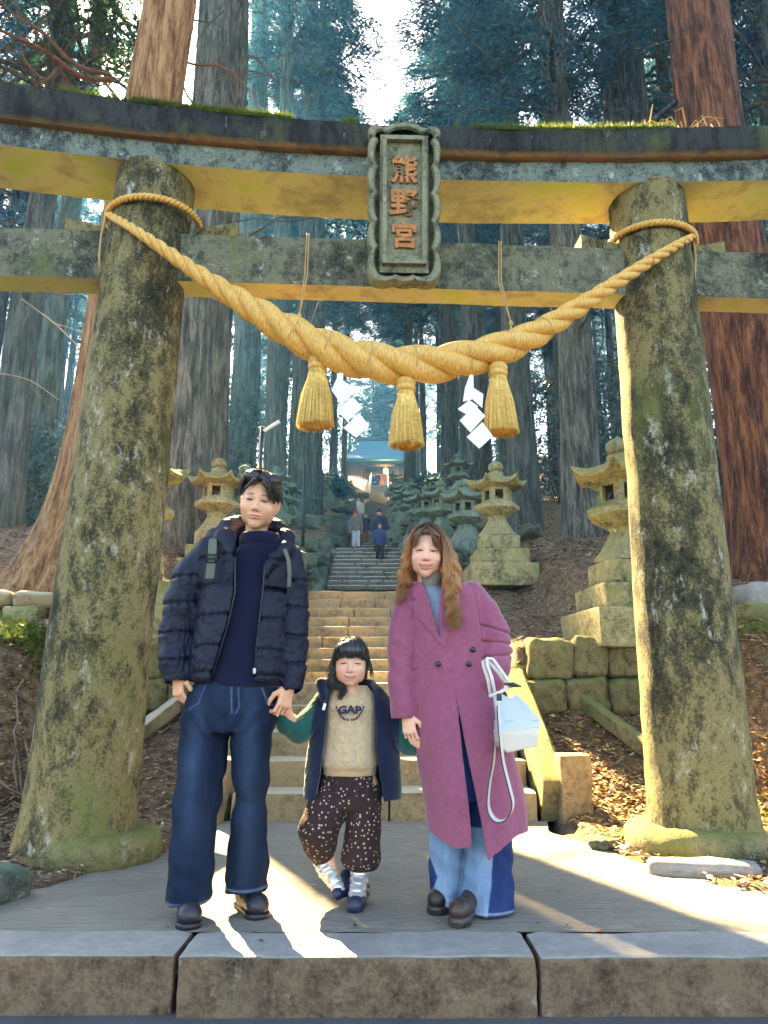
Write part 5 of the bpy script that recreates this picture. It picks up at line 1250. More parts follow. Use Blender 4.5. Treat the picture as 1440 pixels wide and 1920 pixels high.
def head(s=1.0, wf=1.0, kind='man', skin=SKIN, smile=0.0, open_=0.0, lip=(.62, .22, .19), eye_open=.0046, eye_w=.0145, eye_x=.0315, chin=1.0, vox=.0021):
    """head in its own frame: x to the viewer's right, -y is the face, z up, origin between the ears. Returns (mesh, eyes, mouth parts)"""
    g = SDF((-.105, -.135, -.20), (.105, .135, .15), vox / s)
    w_ = wf
    g.ell((0, .018, .040), (.076 * (w_ * .5 + .5), .094, .088), .02)
    g.ell((0, -.018, .0), (.068 * w_, .080, .075), .03)
    g.ell((0, -.030, -.046), (.053 * w_, .060, .050), .03)                      # jaw
    g.ell((0, -.062, -.088 * chin - .0), (.020 * w_, .024, .019), .026)          # chin
    for q in (-1, 1):
        g.ell((q * .043 * w_, -.062, -.022), (.022, .022, .022), .025)          # cheek
        g.ell((q * .043 * w_, -.016, -.050), (.016, .035, .026), .03)           # jaw corner
    g.cap((-.03, -.086, .027), (.03, -.086, .027), .009, .009, .018)            # brow
    g.cap((0, -.088, .014), (0, -.106, -.020), .0065, .0085, .012)              # nose
    g.ell((0, -.107, -.025), (.0105, .010, .0085), .008)
    for q in (-1, 1): g.ell((q * .0125, -.098, -.028), (.0075, .0085, .0065), .007)
    for q in (-1, 1): g.ell((q * .006, -.103, -.0345), (.0035, .004, .0025), .003, 's')
    for q in (-1, 1): g.ell((q * eye_x, -.103, .008), (.018, .013, .011), .014, 's')   # sockets
    for q in (-1, 1): g.ell((q * eye_x, -.0795, .008), (.0165, .0125, .012), .005)      # lids
    mw = .023 + .007 * smile; mz = -.057
    def lipc(x): return mz + smile * .009 * (np.abs(x) / mw) ** 1.6
    for t in np.linspace(-1, 1, 9):                                             # lips as a row of small lobes on the curve
        x = t * mw; z = float(lipc(np.array(x))); e = (1 - t * t) ** .5 + .15; yb = -.0955 + .016 * t * t * (1 + smile * .4)
        g.ell((x, yb, z + .0035 + open_ * .25), (.0065, .0065, .0034 * e + .001), .006); g.ell((x, yb + .001, z - .0045 - open_ * e), (.0065, .0065, .0045 * e + .001), .006)
    if open_ > 0:
        for t in np.linspace(-.8, .8, 9):
            x = t * mw; z = float(lipc(np.array(x))) - open_ * .35; e = (1 - t * t) ** .5; g.ell((x, -.098 + .014 * t * t, z), (.006, .012, open_ * .75 * e + .0008), .001, 's')
    else:
        for t in np.linspace(-1, 1, 13): x = t * mw; g.ell((x, -.104 + .016 * t * t, float(lipc(np.array(x)))), (.004, .008, .0009), .002, 's')
    for q in (-1, 1):                                                           # ears
        g.ell((q * .076 * (w_ * .5 + .5), .008, -.004), (.009, .020, .031), .006, rot=(0, q * 12, 0)); g.ell((q * .086 * (w_ * .5 + .5), .0, .0), (.006, .011, .019), .005, 's')
    g.cap((0, .018, -.07), (0, .030, -.19), .047 if kind == 'man' else .040, .044 if kind == 'man' else .038, .02)   # neck
    # eye slits
    for q in (-1, 1):
        for t in np.linspace(-1, 1, 9):
            g.ell((q * eye_x + t * eye_w * .86, -.094 + .004 * t * t, .008 + (.0012 if smile > .4 else 0) * (1 - t * t)), (.0024, .012, eye_open * .5 * (1 - t * t * .8) + .0004), .001, 's')
    sk = np.array(skin)
    def col(p):
        x, y, z = p.T; c = C_(p, skin, .04, 40); fr_ = (y < -.03)
        ax = np.abs(x)
        bl = gr(np.hypot(ax - .040, z + .022), .022) * fr_; c = lerp3(c, bl * (.35 if kind != 'man' else .15), (.85, .32, .26))
        c = lerp3(c, gr(np.hypot(ax, z + .028), .014) * .25 * fr_, (.80, .34, .26))
        c = lerp3(c, np.clip((np.abs(x) - .072) / .006, 0, 1) * .5, (.85, .33, .22))
        # brows
        bz = .0285 + (.004 if kind == 'man' else .003) - .012 * np.clip((ax - .038) / .02, 0, 1) ** 2; bw = .0042 if kind == 'man' else .0027
        br = np.clip(1.3 - np.abs(z - bz) / bw, 0, 1) * ((ax > .014) & (ax < .049)) * fr_ * (z > .01); c = lerp3(c, np.clip(br, 0, 1) * (.82 if kind == 'man' else .55), (.06, .035, .025))
        # lash lines
        t = (ax - eye_x) / eye_w; up = .008 + (.0012 if smile > .4 else 0) * (1 - t * t) + eye_open * .5 * (1 - t * t * .8)
        ls = np.clip(1.4 - np.abs(z - up - .0006) / .0018, 0, 1) * (np.abs(t) < 1.12) * fr_; c = lerp3(c, np.clip(ls, 0, 1) * .92, (.02, .012, .01))
        ls = np.clip(1.2 - np.abs(z - (.016 - up) + .0012) / .0012, 0, 1) * (np.abs(t) < 1) * fr_; c = lerp3(c, np.clip(ls, 0, 1) * .4, (.15, .07, .05))
        # inside of the slit / mouth
        ins = fr_ * (np.abs(t) < 1.0) * (np.abs(z - .009) < eye_open * .55) * (y > -.0885); c = lerp3(c, np.clip(ins, 0, 1) * .8, (.05, .02, .02))
        lc = lipc(x); e = np.sqrt(np.clip(1 - (x / (mw * 1.08)) ** 2, 0, 1)); on = (ax < mw * 1.08) & fr_ & (y < -.07)
        ll = on * np.clip(((.0068 + open_ * .25) * e - (z - lc)) / .0012, 0, 1) * np.clip(((z - lc) + (.0088 + open_ * 1.6) * e) / .0012, 0, 1); c = lerp3(c, np.clip(ll, 0, 1) * .85, lip)
        if open_ > 0: inn = on * (y > -.0895 + .014 * (x / mw) ** 2) * (np.abs(z - lc + open_ * .35) < open_ * e); c = lerp3(c, np.clip(inn, 0, 1), (.12, .02, .02))
        else: ln = on * np.clip(1.2 - np.abs(z - lc) / .0010, 0, 1); c = lerp3(c, np.clip(ln, 0, 1) * .8, (.25, .07, .05))
        ns = gr(np.hypot(ax - .006, z + .0345), .0032) * fr_; c = lerp3(c, ns * .8, (.18, .05, .035))
        return c
    return g, col
def head_build(person, M_, s, g, col, eye_x=.0315, eye_open=.0046, open_=0, mw=.024, smile=0, iris=(.03, .015, .01)):
    A = M_ @ Matrix.Diagonal((s, s, s, 1)); me = g.mesh('head', M=A, col=col)
    mats = []
    for q in (-1, 1):
        mb = MB(); V = []; r = .0125; n = 14
        for i in range(n + 1):
            for j in range(2 * n): a, b = math.pi * i / n, math.pi * j / n; V.append((r * math.sin(a) * math.cos(b), -r * math.cos(a), r * math.sin(a) * math.sin(b)))
        V = np.array(V); c = np.tile([.62, .58, .55], (len(V), 1)); d = np.hypot(V[:, 0], V[:, 2]) + (V[:, 1] > 0); c[d < .0082] = iris; c[d < .003] = (.004, .004, .004)
        V = V + np.array([q * eye_x, -.0785, .0085]); V = np.c_[V, np.ones(len(V))] @ np.array(A).T
        f = [(i * 2 * n + j, i * 2 * n + (j + 1) % (2 * n), (i + 1) * 2 * n + (j + 1) % (2 * n), (i + 1) * 2 * n + j) for i in range(n) for j in range(2 * n)]
        mb.add(V[:, :3], f); m = mb.mesh('eye'); a = m.color_attributes.new('Col', 'FLOAT_COLOR', 'POINT')
        if len(m.vertices) == len(V): a.data.foreach_set('color', np.c_[c, np.ones(len(c))].astype(np.float32).ravel())
        link('eye', m, M['eye'], person)
    if open_ > 0:
        mb = MB()
        for t in np.linspace(-.72, .72, 9):
            x = t * mw; z = -.057 + smile * .009 * abs(t) ** 1.6 - open_ * .02; mb.box((x, -.090 + .013 * t * t, z), (mw * .085, .003, open_ * .42))
        m = mb.mesh('teeth'); m.transform(A); link('teeth', m, M['teeth'], person)
    return me
M['teeth'] = simple('teeth', (.85, .80, .74), .3)
def frame(c, roll=0, yaw=0, pitch=0):
    """roll > 0 leans the top of the head to the viewer's right, yaw > 0 turns the face to the viewer's right"""
    return Matrix.Translation(c) @ Matrix.Rotation(R(roll), 4, 'Y') @ Matrix.Rotation(R(yaw), 4, 'Z') @ Matrix.Rotation(R(pitch), 4, 'X')
def strands(guides, n, rad, rng, jit=.006, cols=None, wave=0.0, wfreq=60, k=4, nseg=16):
    """guides: list of polylines (arrays) blended pairwise into n hair tubes; returns MB and colours"""
    mb = MB(); C = []
    def rs(P, m): 
        P = np.array(P, float); L = np.concatenate([[0], np.cumsum(np.linalg.norm(np.diff(P, axis=0), axis=1))]); t = np.linspace(0, L[-1], m)
        Q = np.stack([np.interp(t, L, P[:, i]) for i in range(3)], 1)
        for _ in range(2): Q[1:-1] = (Q[:-2] + 2 * Q[1:-1] + Q[2:]) / 4
        return Q
    G = [rs(g_, nseg) for g_ in guides]
    for i in range(n):
        u = rng.uniform(0, len(G) - 1.001); a = int(u); f = u - a; P = G[a] * (1 - f) + G[a + 1] * f
        o = rng.normal(0, jit, 3); t = np.linspace(0, 1, nseg); P = P + o * (.4 + 1.0 * t)[:, None]
        if wave:
            ph = rng.uniform(0, 1.5) + f * 2 + a * 2.1; T = np.gradient(P, axis=0); T /= np.linalg.norm(T, axis=1, keepdims=True) + 1e-9; sd = np.cross(T, [0, 1, 0]); L = np.cumsum(np.linalg.norm(np.gradient(P, axis=0), axis=1))
            am = wave * sstep(.25, .7, t); P = P + sd * (am * np.sin(L * wfreq + ph))[:, None] + np.array([0, 1, 0]) * (am * .7 * np.cos(L * wfreq + ph))[:, None]
        r = rad * rng.uniform(.6, 1.2); mb.tube(P, r * np.interp(t, [0, .1, .7, 1], [.6, 1, .9, .15]), k, cap=False)
        c0 = np.array(cols(i, t)) if cols else np.tile([.02, .015, .015], (nseg, 1)); C.append(np.repeat(c0 * rng.uniform(.7, 1.35), k, 0))
    return mb, np.concatenate(C)
def hair_obj(person, mesh_sdf, mb, C, mat='hair', name='hair'):
    me = mb.mesh(name); a = me.color_attributes.new('Col', 'FLOAT_COLOR', 'POINT'); n = len(me.vertices); cc = np.ones((n, 4), np.float32); cc[:min(n, len(C)), :3] = C[:n]; a.data.foreach_set('color', cc.ravel())
    o = link(name, mesh_sdf, M[mat], person) if mesh_sdf is not None else None
    o2 = link('hair_strands' if o else name, me, M[mat], o or person); o2['kind'] = 'stuff'
    return o or o2
# ------------------------------------------------------------------ the man
MY = 3.25
man = thing('person', 'man in a black puffer jacket and dark wide jeans left of the girl', 'person', (PX(430, 1700, MY)[0], MY, 0))
def adopt(o, p):
    o.parent = p; o.matrix_parent_inverse = Matrix.Translation(-Vector(p.location)); return o
def pt(name, me, mat, p, parent=None):
    o = link(name, me, M[mat]); 
    if parent is not None: o.parent = parent; return o
    return adopt(o, p)
hc = PX(487, 946, MY - .05)
FR = frame(hc, 8, 3, 8)
g, col = head(1.0, 1.0, 'man', smile=.12, eye_open=.0076, eye_w=.0148)
mh = head_build(man, FR, 1.04, g, col, eye_open=.0076)
for o in list(man.children): adopt(o, man)
# body under the clothes (neck, trunk, arms, legs), one skin surface
g = grid_px(MY, 290, 590, 985, 1720, -.25, .25, .009)
g.loft(S(MY, [(1030, 462, 512, .04), (1060, 430, 520, .05), (1100, 405, 530, .07), (1200, 405, 520, .07), (1300, 400, 505, .07)]), .03)
for P_, r_ in (CH(MY, [(400, 1060, 14), (345, 1150, 14), (335, 1262, 11)]), CH(MY, [(530, 1070, 14), (550, 1170, 13), (541, 1290, 11)]), CH(MY, [(395, 1310, 24), (380, 1480, 16), (358, 1690, 12)]), CH(MY, [(475, 1310, 24), (470, 1480, 16), (463, 1660, 12)])): g.chain(P_, r_, .02)
bm_ = g.mesh('b', col=lambda p: C_(p, SKIN))
h1 = hand_mesh('h', PX(334, 1268, MY - .02), (.12, -.15, -1), (.8, -.7, .1), .92, curl=(38, 60, 40), tcurl=.5, flip=True)
h2 = hand_mesh('h', PX(540, 1290, MY - .04), (-.18, -.25, -1), (-.8, -.7, .05), .92, curl=(30, 62, 45), tcurl=.45)
body = pt('body', join_meshes('body', [mh, bm_, h1, h2]), 'skin', man)
# sweater
g = grid_px(MY, 340, 590, 985, 1300, -.25, .2, .005)
g.loft(S(MY, [(1001, 452, 524, .078, -.03), (1015, 449, 527, .082, -.025), (1030, 446, 530, .084, -.02), (1040, 432, 538, .092, -.01), (1060, 405, 545, .10), (1120, 398, 545, .118), (1200, 390, 535, .125), (1288, 378, 528, .125)]), .01)
g.disp(lambda x, y, z: .004 * fbm(x, y, z, 6, 3) + .0015 * np.sin(x * 700) * (z > PX(0, 1030, MY)[2]))
mzr = PX(0, 1026, MY)[2]
g.disp(lambda x, y, z: .004 * gr(z - mzr, .006))
pt('sweater', g.mesh('sweater', col=lambda p: C_(p, (.006, .008, .030), .2, 30)), 'knit', man)
# jacket
g = grid_px(MY, 285, 590, 965, 1310, -.30, .26, .0045)
g.loft(S(MY, [(1005, 430, 535, .08), (1022, 398, 548, .105), (1050, 380, 556, .13), (1100, 372, 555, .148), (1180, 362, 552, .158), (1240, 354, 548, .158), (1275, 357, 540, .148), (1285, 366, 532, .135)]), .01, r=.03)
Pl, rl = CH(MY, [(398, 1038, 34, .0), (362, 1085, 37), (344, 1135, 35), (333, 1190, 33), (328, 1235, 30, -.02), (331, 1268, 26, -.03)])
g.chain(Pl, rl, .022)
Pr, rr2 = CH(MY, [(538, 1048, 30), (552, 1090, 26), (553, 1150, 25), (553, 1210, 24, -.01), (549, 1255, 23, -.02), (547, 1288, 21, -.03)])
g.chain(Pr, rr2, .018)
# hollow cuffs
for P_, r_ in ((Pl, rl), (Pr, rr2)): a, b = np.array(P_[-1]), np.array(P_[-2]); d = (a - b) / np.linalg.norm(a - b); g.cap(a + d * .01, a + d * .05, r_[-1] * .8, r_[-1] * .86, .004, 's'); g.box(a + d * (r_[-1] + .016), (.09, .09, .018), .002, .004, 's')
# hood and collar
Pc, rc = CH(MY, [(441, 1075, 8, -.135), (436, 1040, 14, -.11), (424, 1010, 20, -.06), (430, 992, 20, .0), (455, 982, 18, .08), (490, 980, 18, .11), (520, 992, 16, .07), (536, 1010, 15, .0), (536, 1030, 15, -.07), (510, 1050, 11, -.115), (497, 1075, 7, -.14)])
g.chain(Pc, rc, .02)
g.ell(PX(418, 1012, MY + .03), (.075, .10, .045), .02, rot=(0, 25, 0)); g.cap(PX(535, 1035, MY - .08), PX(552, 1026, MY - .06), .018, .006, .012)
# opening
Lr = polyXZ(MY - .12, [(441, 990), (440, 1030), (440, 1110), (428, 1165), (410, 1225), (397, 1272), (392, 1300), (476, 1300), (478, 1262), (482, 1210), (489, 1150), (495, 1090), (497, 1050), (520, 1025), (522, 990)])
zn = PX(0, 1005, MY)[2]
def cut(X, Y, Z):
    d = poly_sd(np.broadcast_to(X, (X.shape[0], 1, Z.shape[2])), np.broadcast_to(Z, (X.shape[0], 1, Z.shape[2])), Lr); return np.maximum(d, Y - (MY + .0)).astype(np.float32)
g.op((Lr[:, 0].min(), MY - .3, Lr[:, 1].min()), (Lr[:, 0].max(), MY, Lr[:, 1].max()), cut, .006, 's')
g.loft(S(MY, [(990, 455, 522, .062, -.01), (1020, 448, 530, .075), (1060, 402, 548, .108), (1200, 388, 538, .13), (1300, 376, 530, .13)]), .004, 's')
bz_ = [PX(0, q, MY)[2] for q in (1048, 1101, 1156, 1212, 1258)]; sz_ = [PX(0, q, MY)[2] for q in (1080, 1128, 1182, 1232)]
xsl, xsr = PX(372, 1150, MY)[0], PX(540, 1150, MY)[0]
def quilt(x, y, z):
    sl = np.where((x < xsl + .012) | (x > xsr + .0), 1.0, 0.0); zz = z + .006 * fbm(x, y, z, 9, 2) + np.where(x > PX(487, 1150, MY)[0], .018, 0) + np.abs(x - (xsl + xsr) / 2) * .05
    o = 0
    for b in bz_: o = o + (1 - sl) * (.008 * gr(zz - b, .009) + .002 * gr(zz - b, .035) * np.sin(x * 190 + 6 * fbm(x, y, z, 15, 2)))
    for b in sz_: o = o + sl * (.008 * gr(zz - b, .008) + .003 * gr(zz - b, .035) * np.sin(x * 170 + y * 120 + 6 * fbm(x, y, z, 15, 2)))
    return o + .006 * fbm(x, y, z, 14, 3) + .0025 * fbm(x, y, z * 2.5, 40, 2)
g.disp(quilt)
jm = g.mesh('jacket', col=lambda p: C_(p, (.005, .009, .024), .25, 20))
jacket = pt('puffer_jacket', jm, 'jacket', man)
for pts_ in ([(441, 1045), (441, 1110), (429, 1165), (411, 1225), (398, 1268)], [(496, 1060), (494, 1095), (488, 1152), (481, 1210), (477, 1262)]):
    mb = MB(); mb.tube([PX(a, b, MY - .148 + .0002 * (b - 1150)) for a, b in pts_], .0035, 6); o = pt('zip', mb.mesh('zip'), 'metal_black', man)
mb = MB(); mb.lathe([(.003, -.012), (.006, -.01), (.006, .008), (.002, .012)], 8, PX(477, 1258, MY - .155)); pt('zip_pull', mb.mesh('zip_pull'), 'rail', man)
# jeans
g = grid_px(MY, 300, 530, 1262, 1705, -.22, .22, .005)
g.loft(S(MY, [(1262, 384, 520, .100), (1300, 352, 522, .125), (1340, 345, 518, .125), (1372, 342, 514, .12)]), .02)
g.loft(S(MY, [(1330, 343, 430, .115), (1400, 335, 428, .11), (1450, 332, 422, .105, -.02), (1550, 325, 406, .10, -.03), (1640, 316, 399, .10, -.03), (1690, 311, 394, .105, -.03)]), .02, r=.008)
g.loft(S(MY, [(1330, 430, 516, .115), (1400, 433, 508, .11), (1480, 437, 503, .10, .03), (1560, 430, 499, .10, .05), (1620, 424, 503, .10, .06), (1668, 422, 501, .105, .07)]), .012, r=.008)
for sec in ((352, 1712, -.03, .034), (461, 1692, .07, .034)): pass
g.cap(PX(352, 1705, MY - .03), PX(352, 1670, MY - .03), .07, .06, .004, 's'); g.cap(PX(462, 1684, MY + .07), PX(462, 1650, MY + .07), .065, .055, .004, 's')
xs1 = PX(432, 1300, MY)[0]
def folds(x, y, z):
    o = .010 * fbm(x * 1.0, y, z * .30, 14, 3) + .004 * np.sin(z * 55 + 8 * fbm(x, y, z, 7, 2)) * gr(z - .16, .16) + .008 * np.sin(z * 34 + x * 25 + 4 * fbm(x, y, z, 5, 2)) * gr(z - .46, .10) + .006 * np.sin(z * 60 - np.abs(x - xs1) * 70 + 4 * fbm(x, y, z, 6, 2)) * gr(z - .74, .07)
    o = o + .003 * gr(x - PX(436, 1300, MY)[0], .005) * (z > .72)
    return o
g.disp(folds)
seams = [polyXZ(MY - .1, [(436, 1285), (437, 1370)]), polyXZ(MY - .1, [(352, 1330), (372, 1318), (385, 1285)]), polyXZ(MY - .1, [(520, 1330), (500, 1318), (488, 1285)]), polyXZ(MY - .1, [(448, 1285), (450, 1325), (440, 1345)])]
g.disp(lambda x, y, z: .0025 * sum(gr(seg_d(x, z, q), .0035) for q in seams) * (y < MY) * (z > .78))
hz1, hz2 = PX(0, 1681, MY)[2], PX(0, 1660, MY + .06)[2]
xs1 = PX(432, 1300, MY)[0]
def jc(p):
    x, y, z = p.T; c = C_(p, (.007, .014, .034), .35, 6); th = gr(np.abs(x - np.where(x < xs1, PX(375, 1450, MY)[0], PX(472, 1450, MY)[0])), .035) * gr(z - .62, .30); c = lerp3(c, th * .7, (.022, .045, .095))
    hm_ = gr(z - np.where(x < xs1, hz1, hz2), .004); c = lerp3(c, hm_ * .6, (.10, .15, .25)); sm_ = sum(gr(seg_d(x, z, q), .0028) for q in seams) * (y < MY) * (z > .78); return lerp3(c, np.clip(sm_, 0, 1) * .5, (.09, .14, .26))
pt('jeans', g.mesh('jeans', col=jc), 'denim', man)
def shoe(p, name, Yc, ankle, toe, wpx, solec, upc, mat='shoe', s=1.0, sole_h=.022, ribs=False, extra=None, lab=None, parent=None):
    """ankle & toe are ground points (x,y) in metres"""
    a = Vector((ankle[0], ankle[1], 0)); b = Vector((toe[0], toe[1], 0)); d = (b - a).normalized(); L = (b - a).length; n = Vector((-d.y, d.x, 0))
    heel = a - d * .06 * s; w_ = wpx
    lo = np.minimum(np.array(heel), np.array(b)) - .09; hi = np.maximum(np.array(heel), np.array(b)) + .09; hi[2] = .16 * s + .02; lo[2] = -.01
    g = SDF(lo, hi, .0035)
    ss = SDF(lo, hi, .0035)
    for q, r in ((heel, .036), (a.lerp(b, .35), .038), (a.lerp(b, .78), .047), (b - d * .045 * s, .046)): pass
    seq = [(heel, .036), (a + d * .05, .036), (a.lerp(b, .75), .046), (b - d * .042 * s, .043)]
    for i in range(3):
        p0, p1 = seq[i][0], seq[i + 1][0]; ss.cap((p0.x, p0.y, sole_h * .5), (p1.x, p1.y, sole_h * .5), seq[i][1] * s * w_, seq[i + 1][1] * s * w_, .02)
        g.cap((p0.x, p0.y, sole_h + .02 * s), (p1.x, p1.y, sole_h + .018 * s), seq[i][1] * s * w_ * .92, seq[i + 1][1] * s * w_ * .90, .02)
    ss.op(lo, hi, lambda X, Y, Z: (np.abs(Z - sole_h / 2) - sole_h / 2 + 0 * X + 0 * Y).astype(np.float32), .006, 'i')
    g.cap(a + Vector((0, 0, .05 * s)), a + Vector((0, 0, .15 * s)) - d * .01, .042 * s, .040 * s, .03)
    g.cap(a + d * .02 + Vector((0, 0, .075 * s)), a.lerp(b, .6) + Vector((0, 0, .045 * s)), .034 * s, .034 * s, .025)
    g.op(lo, hi, lambda X, Y, Z: (sole_h * .9 - Z + 0 * X + 0 * Y).astype(np.float32), .003, 'i')
    if ribs: ss.disp(lambda x, y, z: .006 * (np.sin((x * d.x + y * d.y) * 330) > .2) * (z < sole_h * .45))
    g.disp(lambda x, y, z: .002 * fbm(x, y, z, 40, 2) + .004 * gr((x - a.x) * d.x + (y - a.y) * d.y - L * .55, .006) * (z > .05))
    o = pt(name, g.mesh(name, col=lambda q: C_(q, upc, .2, 30)), mat, p); pt('sole', ss.mesh('sole', col=lambda q: C_(q, solec, .15, 30)), 'shoe', p, parent=o)
    return o
def gx(px, py): up = (960 - py) / F; t = EYE / -(SP + CP * up); return (t * (px - 720) / F, t * (CP - SP * up))
a1 = (PX(353, 1690, MY - .03)[0], MY - .02); shoe(man, 'shoe', MY, a1, (gx(356, 1742)[0], 3.07), 1.0, (.012, .013, .018), (.02, .022, .03))
a2 = (PX(464, 1665, MY + .07)[0], MY + .08); shoe(man, 'shoe', MY, a2, (gx(497, 1708)[0], 3.20), 1.0, (.012, .013, .018), (.012, .014, .022))
# hair
hs = 1.04
g = SDF((-.11, -.13, -.06), (.11, .14, .16), .0022)
g.ell((0, .022, .055), (.087, .100, .084), .02); g.ell((-.035, -.045, .108), (.045, .045, .030), .02); g.ell((.035, -.050, .098), (.048, .048, .036), .02)
g.ell((.0, .065, .02), (.072, .055, .075), .02)
def hl(x):   # hairline height over the forehead
    return np.interp(x, [-.085, -.070, -.060, -.045, -.02, .0, .012, .022, .035, .05, .062, .075, .085], [.0, .012, .045, .066, .082, .090, .088, .070, .048, .030, .012, .0, -.01])
def face_cut(X, Y, Z): return np.maximum(np.maximum(Z - hl(X), Y + .030 - 0 * X), np.abs(X) - .070).astype(np.float32)
g.op((-.11, -.13, -.06), (.11, -.02, .12), face_cut, .008, 's')
g.op((-.11, -.13, -.06), (.11, .14, .0), lambda X, Y, Z: np.maximum(Z + .020 + 0 * X, Y - .03).astype(np.float32), .006, 's')
g.cap((.040, -.098, .075), (.058, -.092, .022), .014, .006, .008); g.cap((.022, -.102, .085), (.040, -.100, .048), .014, .006, .008); g.cap((.058, -.075, .06), (.068, -.070, .008), .012, .005, .008)
g.cap((-.02, -.095, .095), (-.058, -.078, .055), .012, .005, .008)
px_ = .0
g.disp(lambda x, y, z: .0035 * fbm((x - px_) * .6 + y * 1.2, y * .3, z * .5 + np.abs(x) * 1.0, 95, 2) + .003 * gr(x + .002 - .05 * (y + .05), .004) * (z > .08))
hm1 = g.mesh('hair', M=FR @ Matrix.Diagonal((hs, hs, hs, 1)), col=lambda p: C_(p, (.016, .012, .012), .4, 60))
rng = np.random.default_rng(5); G = []
def Lh(*q): return [tuple(FR @ Vector((a * hs, b * hs, c * hs))) for a, b, c in q]
Gl = [Lh((-.004, -.06 + .05 * i, .140 - .002 * i), (-.045, -.075 + .05 * i, .132 - .003 * i), (-.078, -.06 + .05 * i, .085), (-.088, -.045 + .045 * i, .035)) for i in range(4)]
Gr = [Lh((.002, -.06 + .05 * i, .140 - .002 * i), (.045, -.092 + .05 * i, .118), (.070, -.085 + .05 * i, .06), (.080, -.07 + .05 * i, .018)) for i in range(4)]
Gf = [Lh((.0, -.07, .136), (.03, -.112, .105), (.045 + .01 * i, -.110 + .01 * i, .06), (.045 + .012 * i, -.106 + .014 * i, .03 - .004 * i)) for i in range(3)]
cf = lambda i, t: np.tile([.02, .014, .013], (len(t), 1))
mb1, c1 = strands(Gl, 260, .0016, rng, .004, cf); mb2, c2 = strands(Gr, 220, .0016, rng, .004, cf); mb3, c3 = strands(Gf, 160, .0015, rng, .004, cf)
for m_ in (mb2, mb3): 
    for v, in zip(m_.v): mb1.v.append(v)
    mb1.f.extend([tuple(i + mb1.n for i in f) for f in m_.f]); mb1.m.extend(m_.m); mb1.n += m_.n
hobj = hair_obj(None, hm1, mb1, np.concatenate([c1, c2, c3])); adopt(hobj, man); hobj.children[0].matrix_parent_inverse = Matrix()
# backpack straps
bp = thing('backpack', 'olive backpack carried by the man, straps with buckles over both shoulders', 'backpack', PX(470, 1090, MY + .2))
def strap(pts, w_, th, mat, parent, name='strap', nrm=(0, -1, 0)):
    P_ = [np.array(PX(*q)) for q in pts]; mb = MB(); V = []; n = len(P_)
    for i in range(n):
        t = P_[min(i + 1, n - 1)] - P_[max(i - 1, 0)]; t /= np.linalg.norm(t); s = np.cross(t, nrm); s /= np.linalg.norm(s); nn_ = np.cross(s, t)
        for a, b in ((-1, -1), (1, -1), (1, 1), (-1, 1)): V.append(P_[i] + s * a * w_ / 2 + nn_ * b * th / 2)
    mb.add(V, [(i * 4 + j, i * 4 + (j + 1) % 4, (i + 1) * 4 + (j + 1) % 4, (i + 1) * 4 + j) for i in range(n - 1) for j in range(4)] + [(3, 2, 1, 0), tuple(4 * (n - 1) + j for j in range(4))])
    return adopt(link(name, mb.mesh(name, False), mat), parent)
M['olive'] = simple('olive_webbing', (.10, .12, .09), .8, .2, 200, .4)
strap([(402, 1000, MY + .02), (399, 1015, MY - .10), (398, 1035, MY - .150), (396, 1058, MY - .172), (393, 1085, MY - .178)], .035, .008, M['olive'], bp)
strap([(534, 1030, MY - .135), (541, 1050, MY - .152), (543, 1075, MY - .160), (542, 1100, MY - .15)], .016, .006, M['olive'], bp)
mb = MB(); c = PX(397, 1047, MY - .176); 
for dz in (-.016, 0, .016): mb.box((c[0], c[1], c[2] + dz), (.019, .004, .003))
for dx in (-.018, .018): mb.box((c[0] + dx, c[1], c[2]), (.003, .004, .019))
adopt(mb.build('buckle', M['metal_black']), bp)
mb = MB(); c = PX(470, 1110, MY + .26); mb.rblock(c, (.15, .08, .21), .05, .006, 3, 10); adopt(mb.build('bag_body', M['olive']), bp)
# ------------------------------------------------------------------ the girl
GY = 3.42
girl = thing('person', 'little girl in beige fleece, open navy jacket and dotted trousers between the adults', 'person', (PX(660, 1700, GY)[0], GY, 0))
hc = PX(658, 1247, GY - .06); FR = frame(hc, 1, 1, 3); gs = .86
GSK = (.82, .45, .30)
g, col = head(1.0, 1.10, 'girl', skin=GSK, smile=.75, open_=.0062, lip=(.75, .25, .22), eye_open=.0046, eye_w=.0150, eye_x=.0350, chin=.93, vox=.0018)
mh = head_build(girl, FR, gs, g, col, eye_x=.0350, eye_open=.0046, open_=.0062, mw=.028, smile=.75)
for o in list(girl.children): adopt(o, girl)
g = grid_px(GY, 510, 820, 1270, 1700, -.2, .2, .008)
g.loft(S(GY, [(1290, 645, 685, .04), (1310, 622, 698, .055), (1380, 625, 695, .06), (1460, 620, 700, .065)]), .02)
for P_, r_ in (CH(GY, [(625, 1320, 14), (565, 1360, 11), (530, 1335, 8, -.1)]), CH(GY, [(700, 1320, 14), (750, 1370, 11), (782, 1390, 8, -.1)]), CH(GY, [(640, 1470, 24), (600, 1560, 18), (630, 1660, 11)]), CH(GY, [(685, 1470, 24), (680, 1560, 18), (674, 1680, 11)])): g.chain(P_, r_, .02)
bm_ = g.mesh('b', col=lambda p: C_(p, GSK))
h1 = hand_mesh('h', PX(545, 1345, GY - .13), (-.8, -.3, .55), (-.1, -.5, 1), .55, GSK, curl=(50, 60, 45))
h2 = hand_mesh('h', PX(790, 1398, GY - .14), (-.75, -.3, .5), (.1, -.5, 1), .55, GSK, curl=(50, 60, 45))
pt('body', join_meshes('body', [mh, bm_, h1, h2]), 'skin', girl)
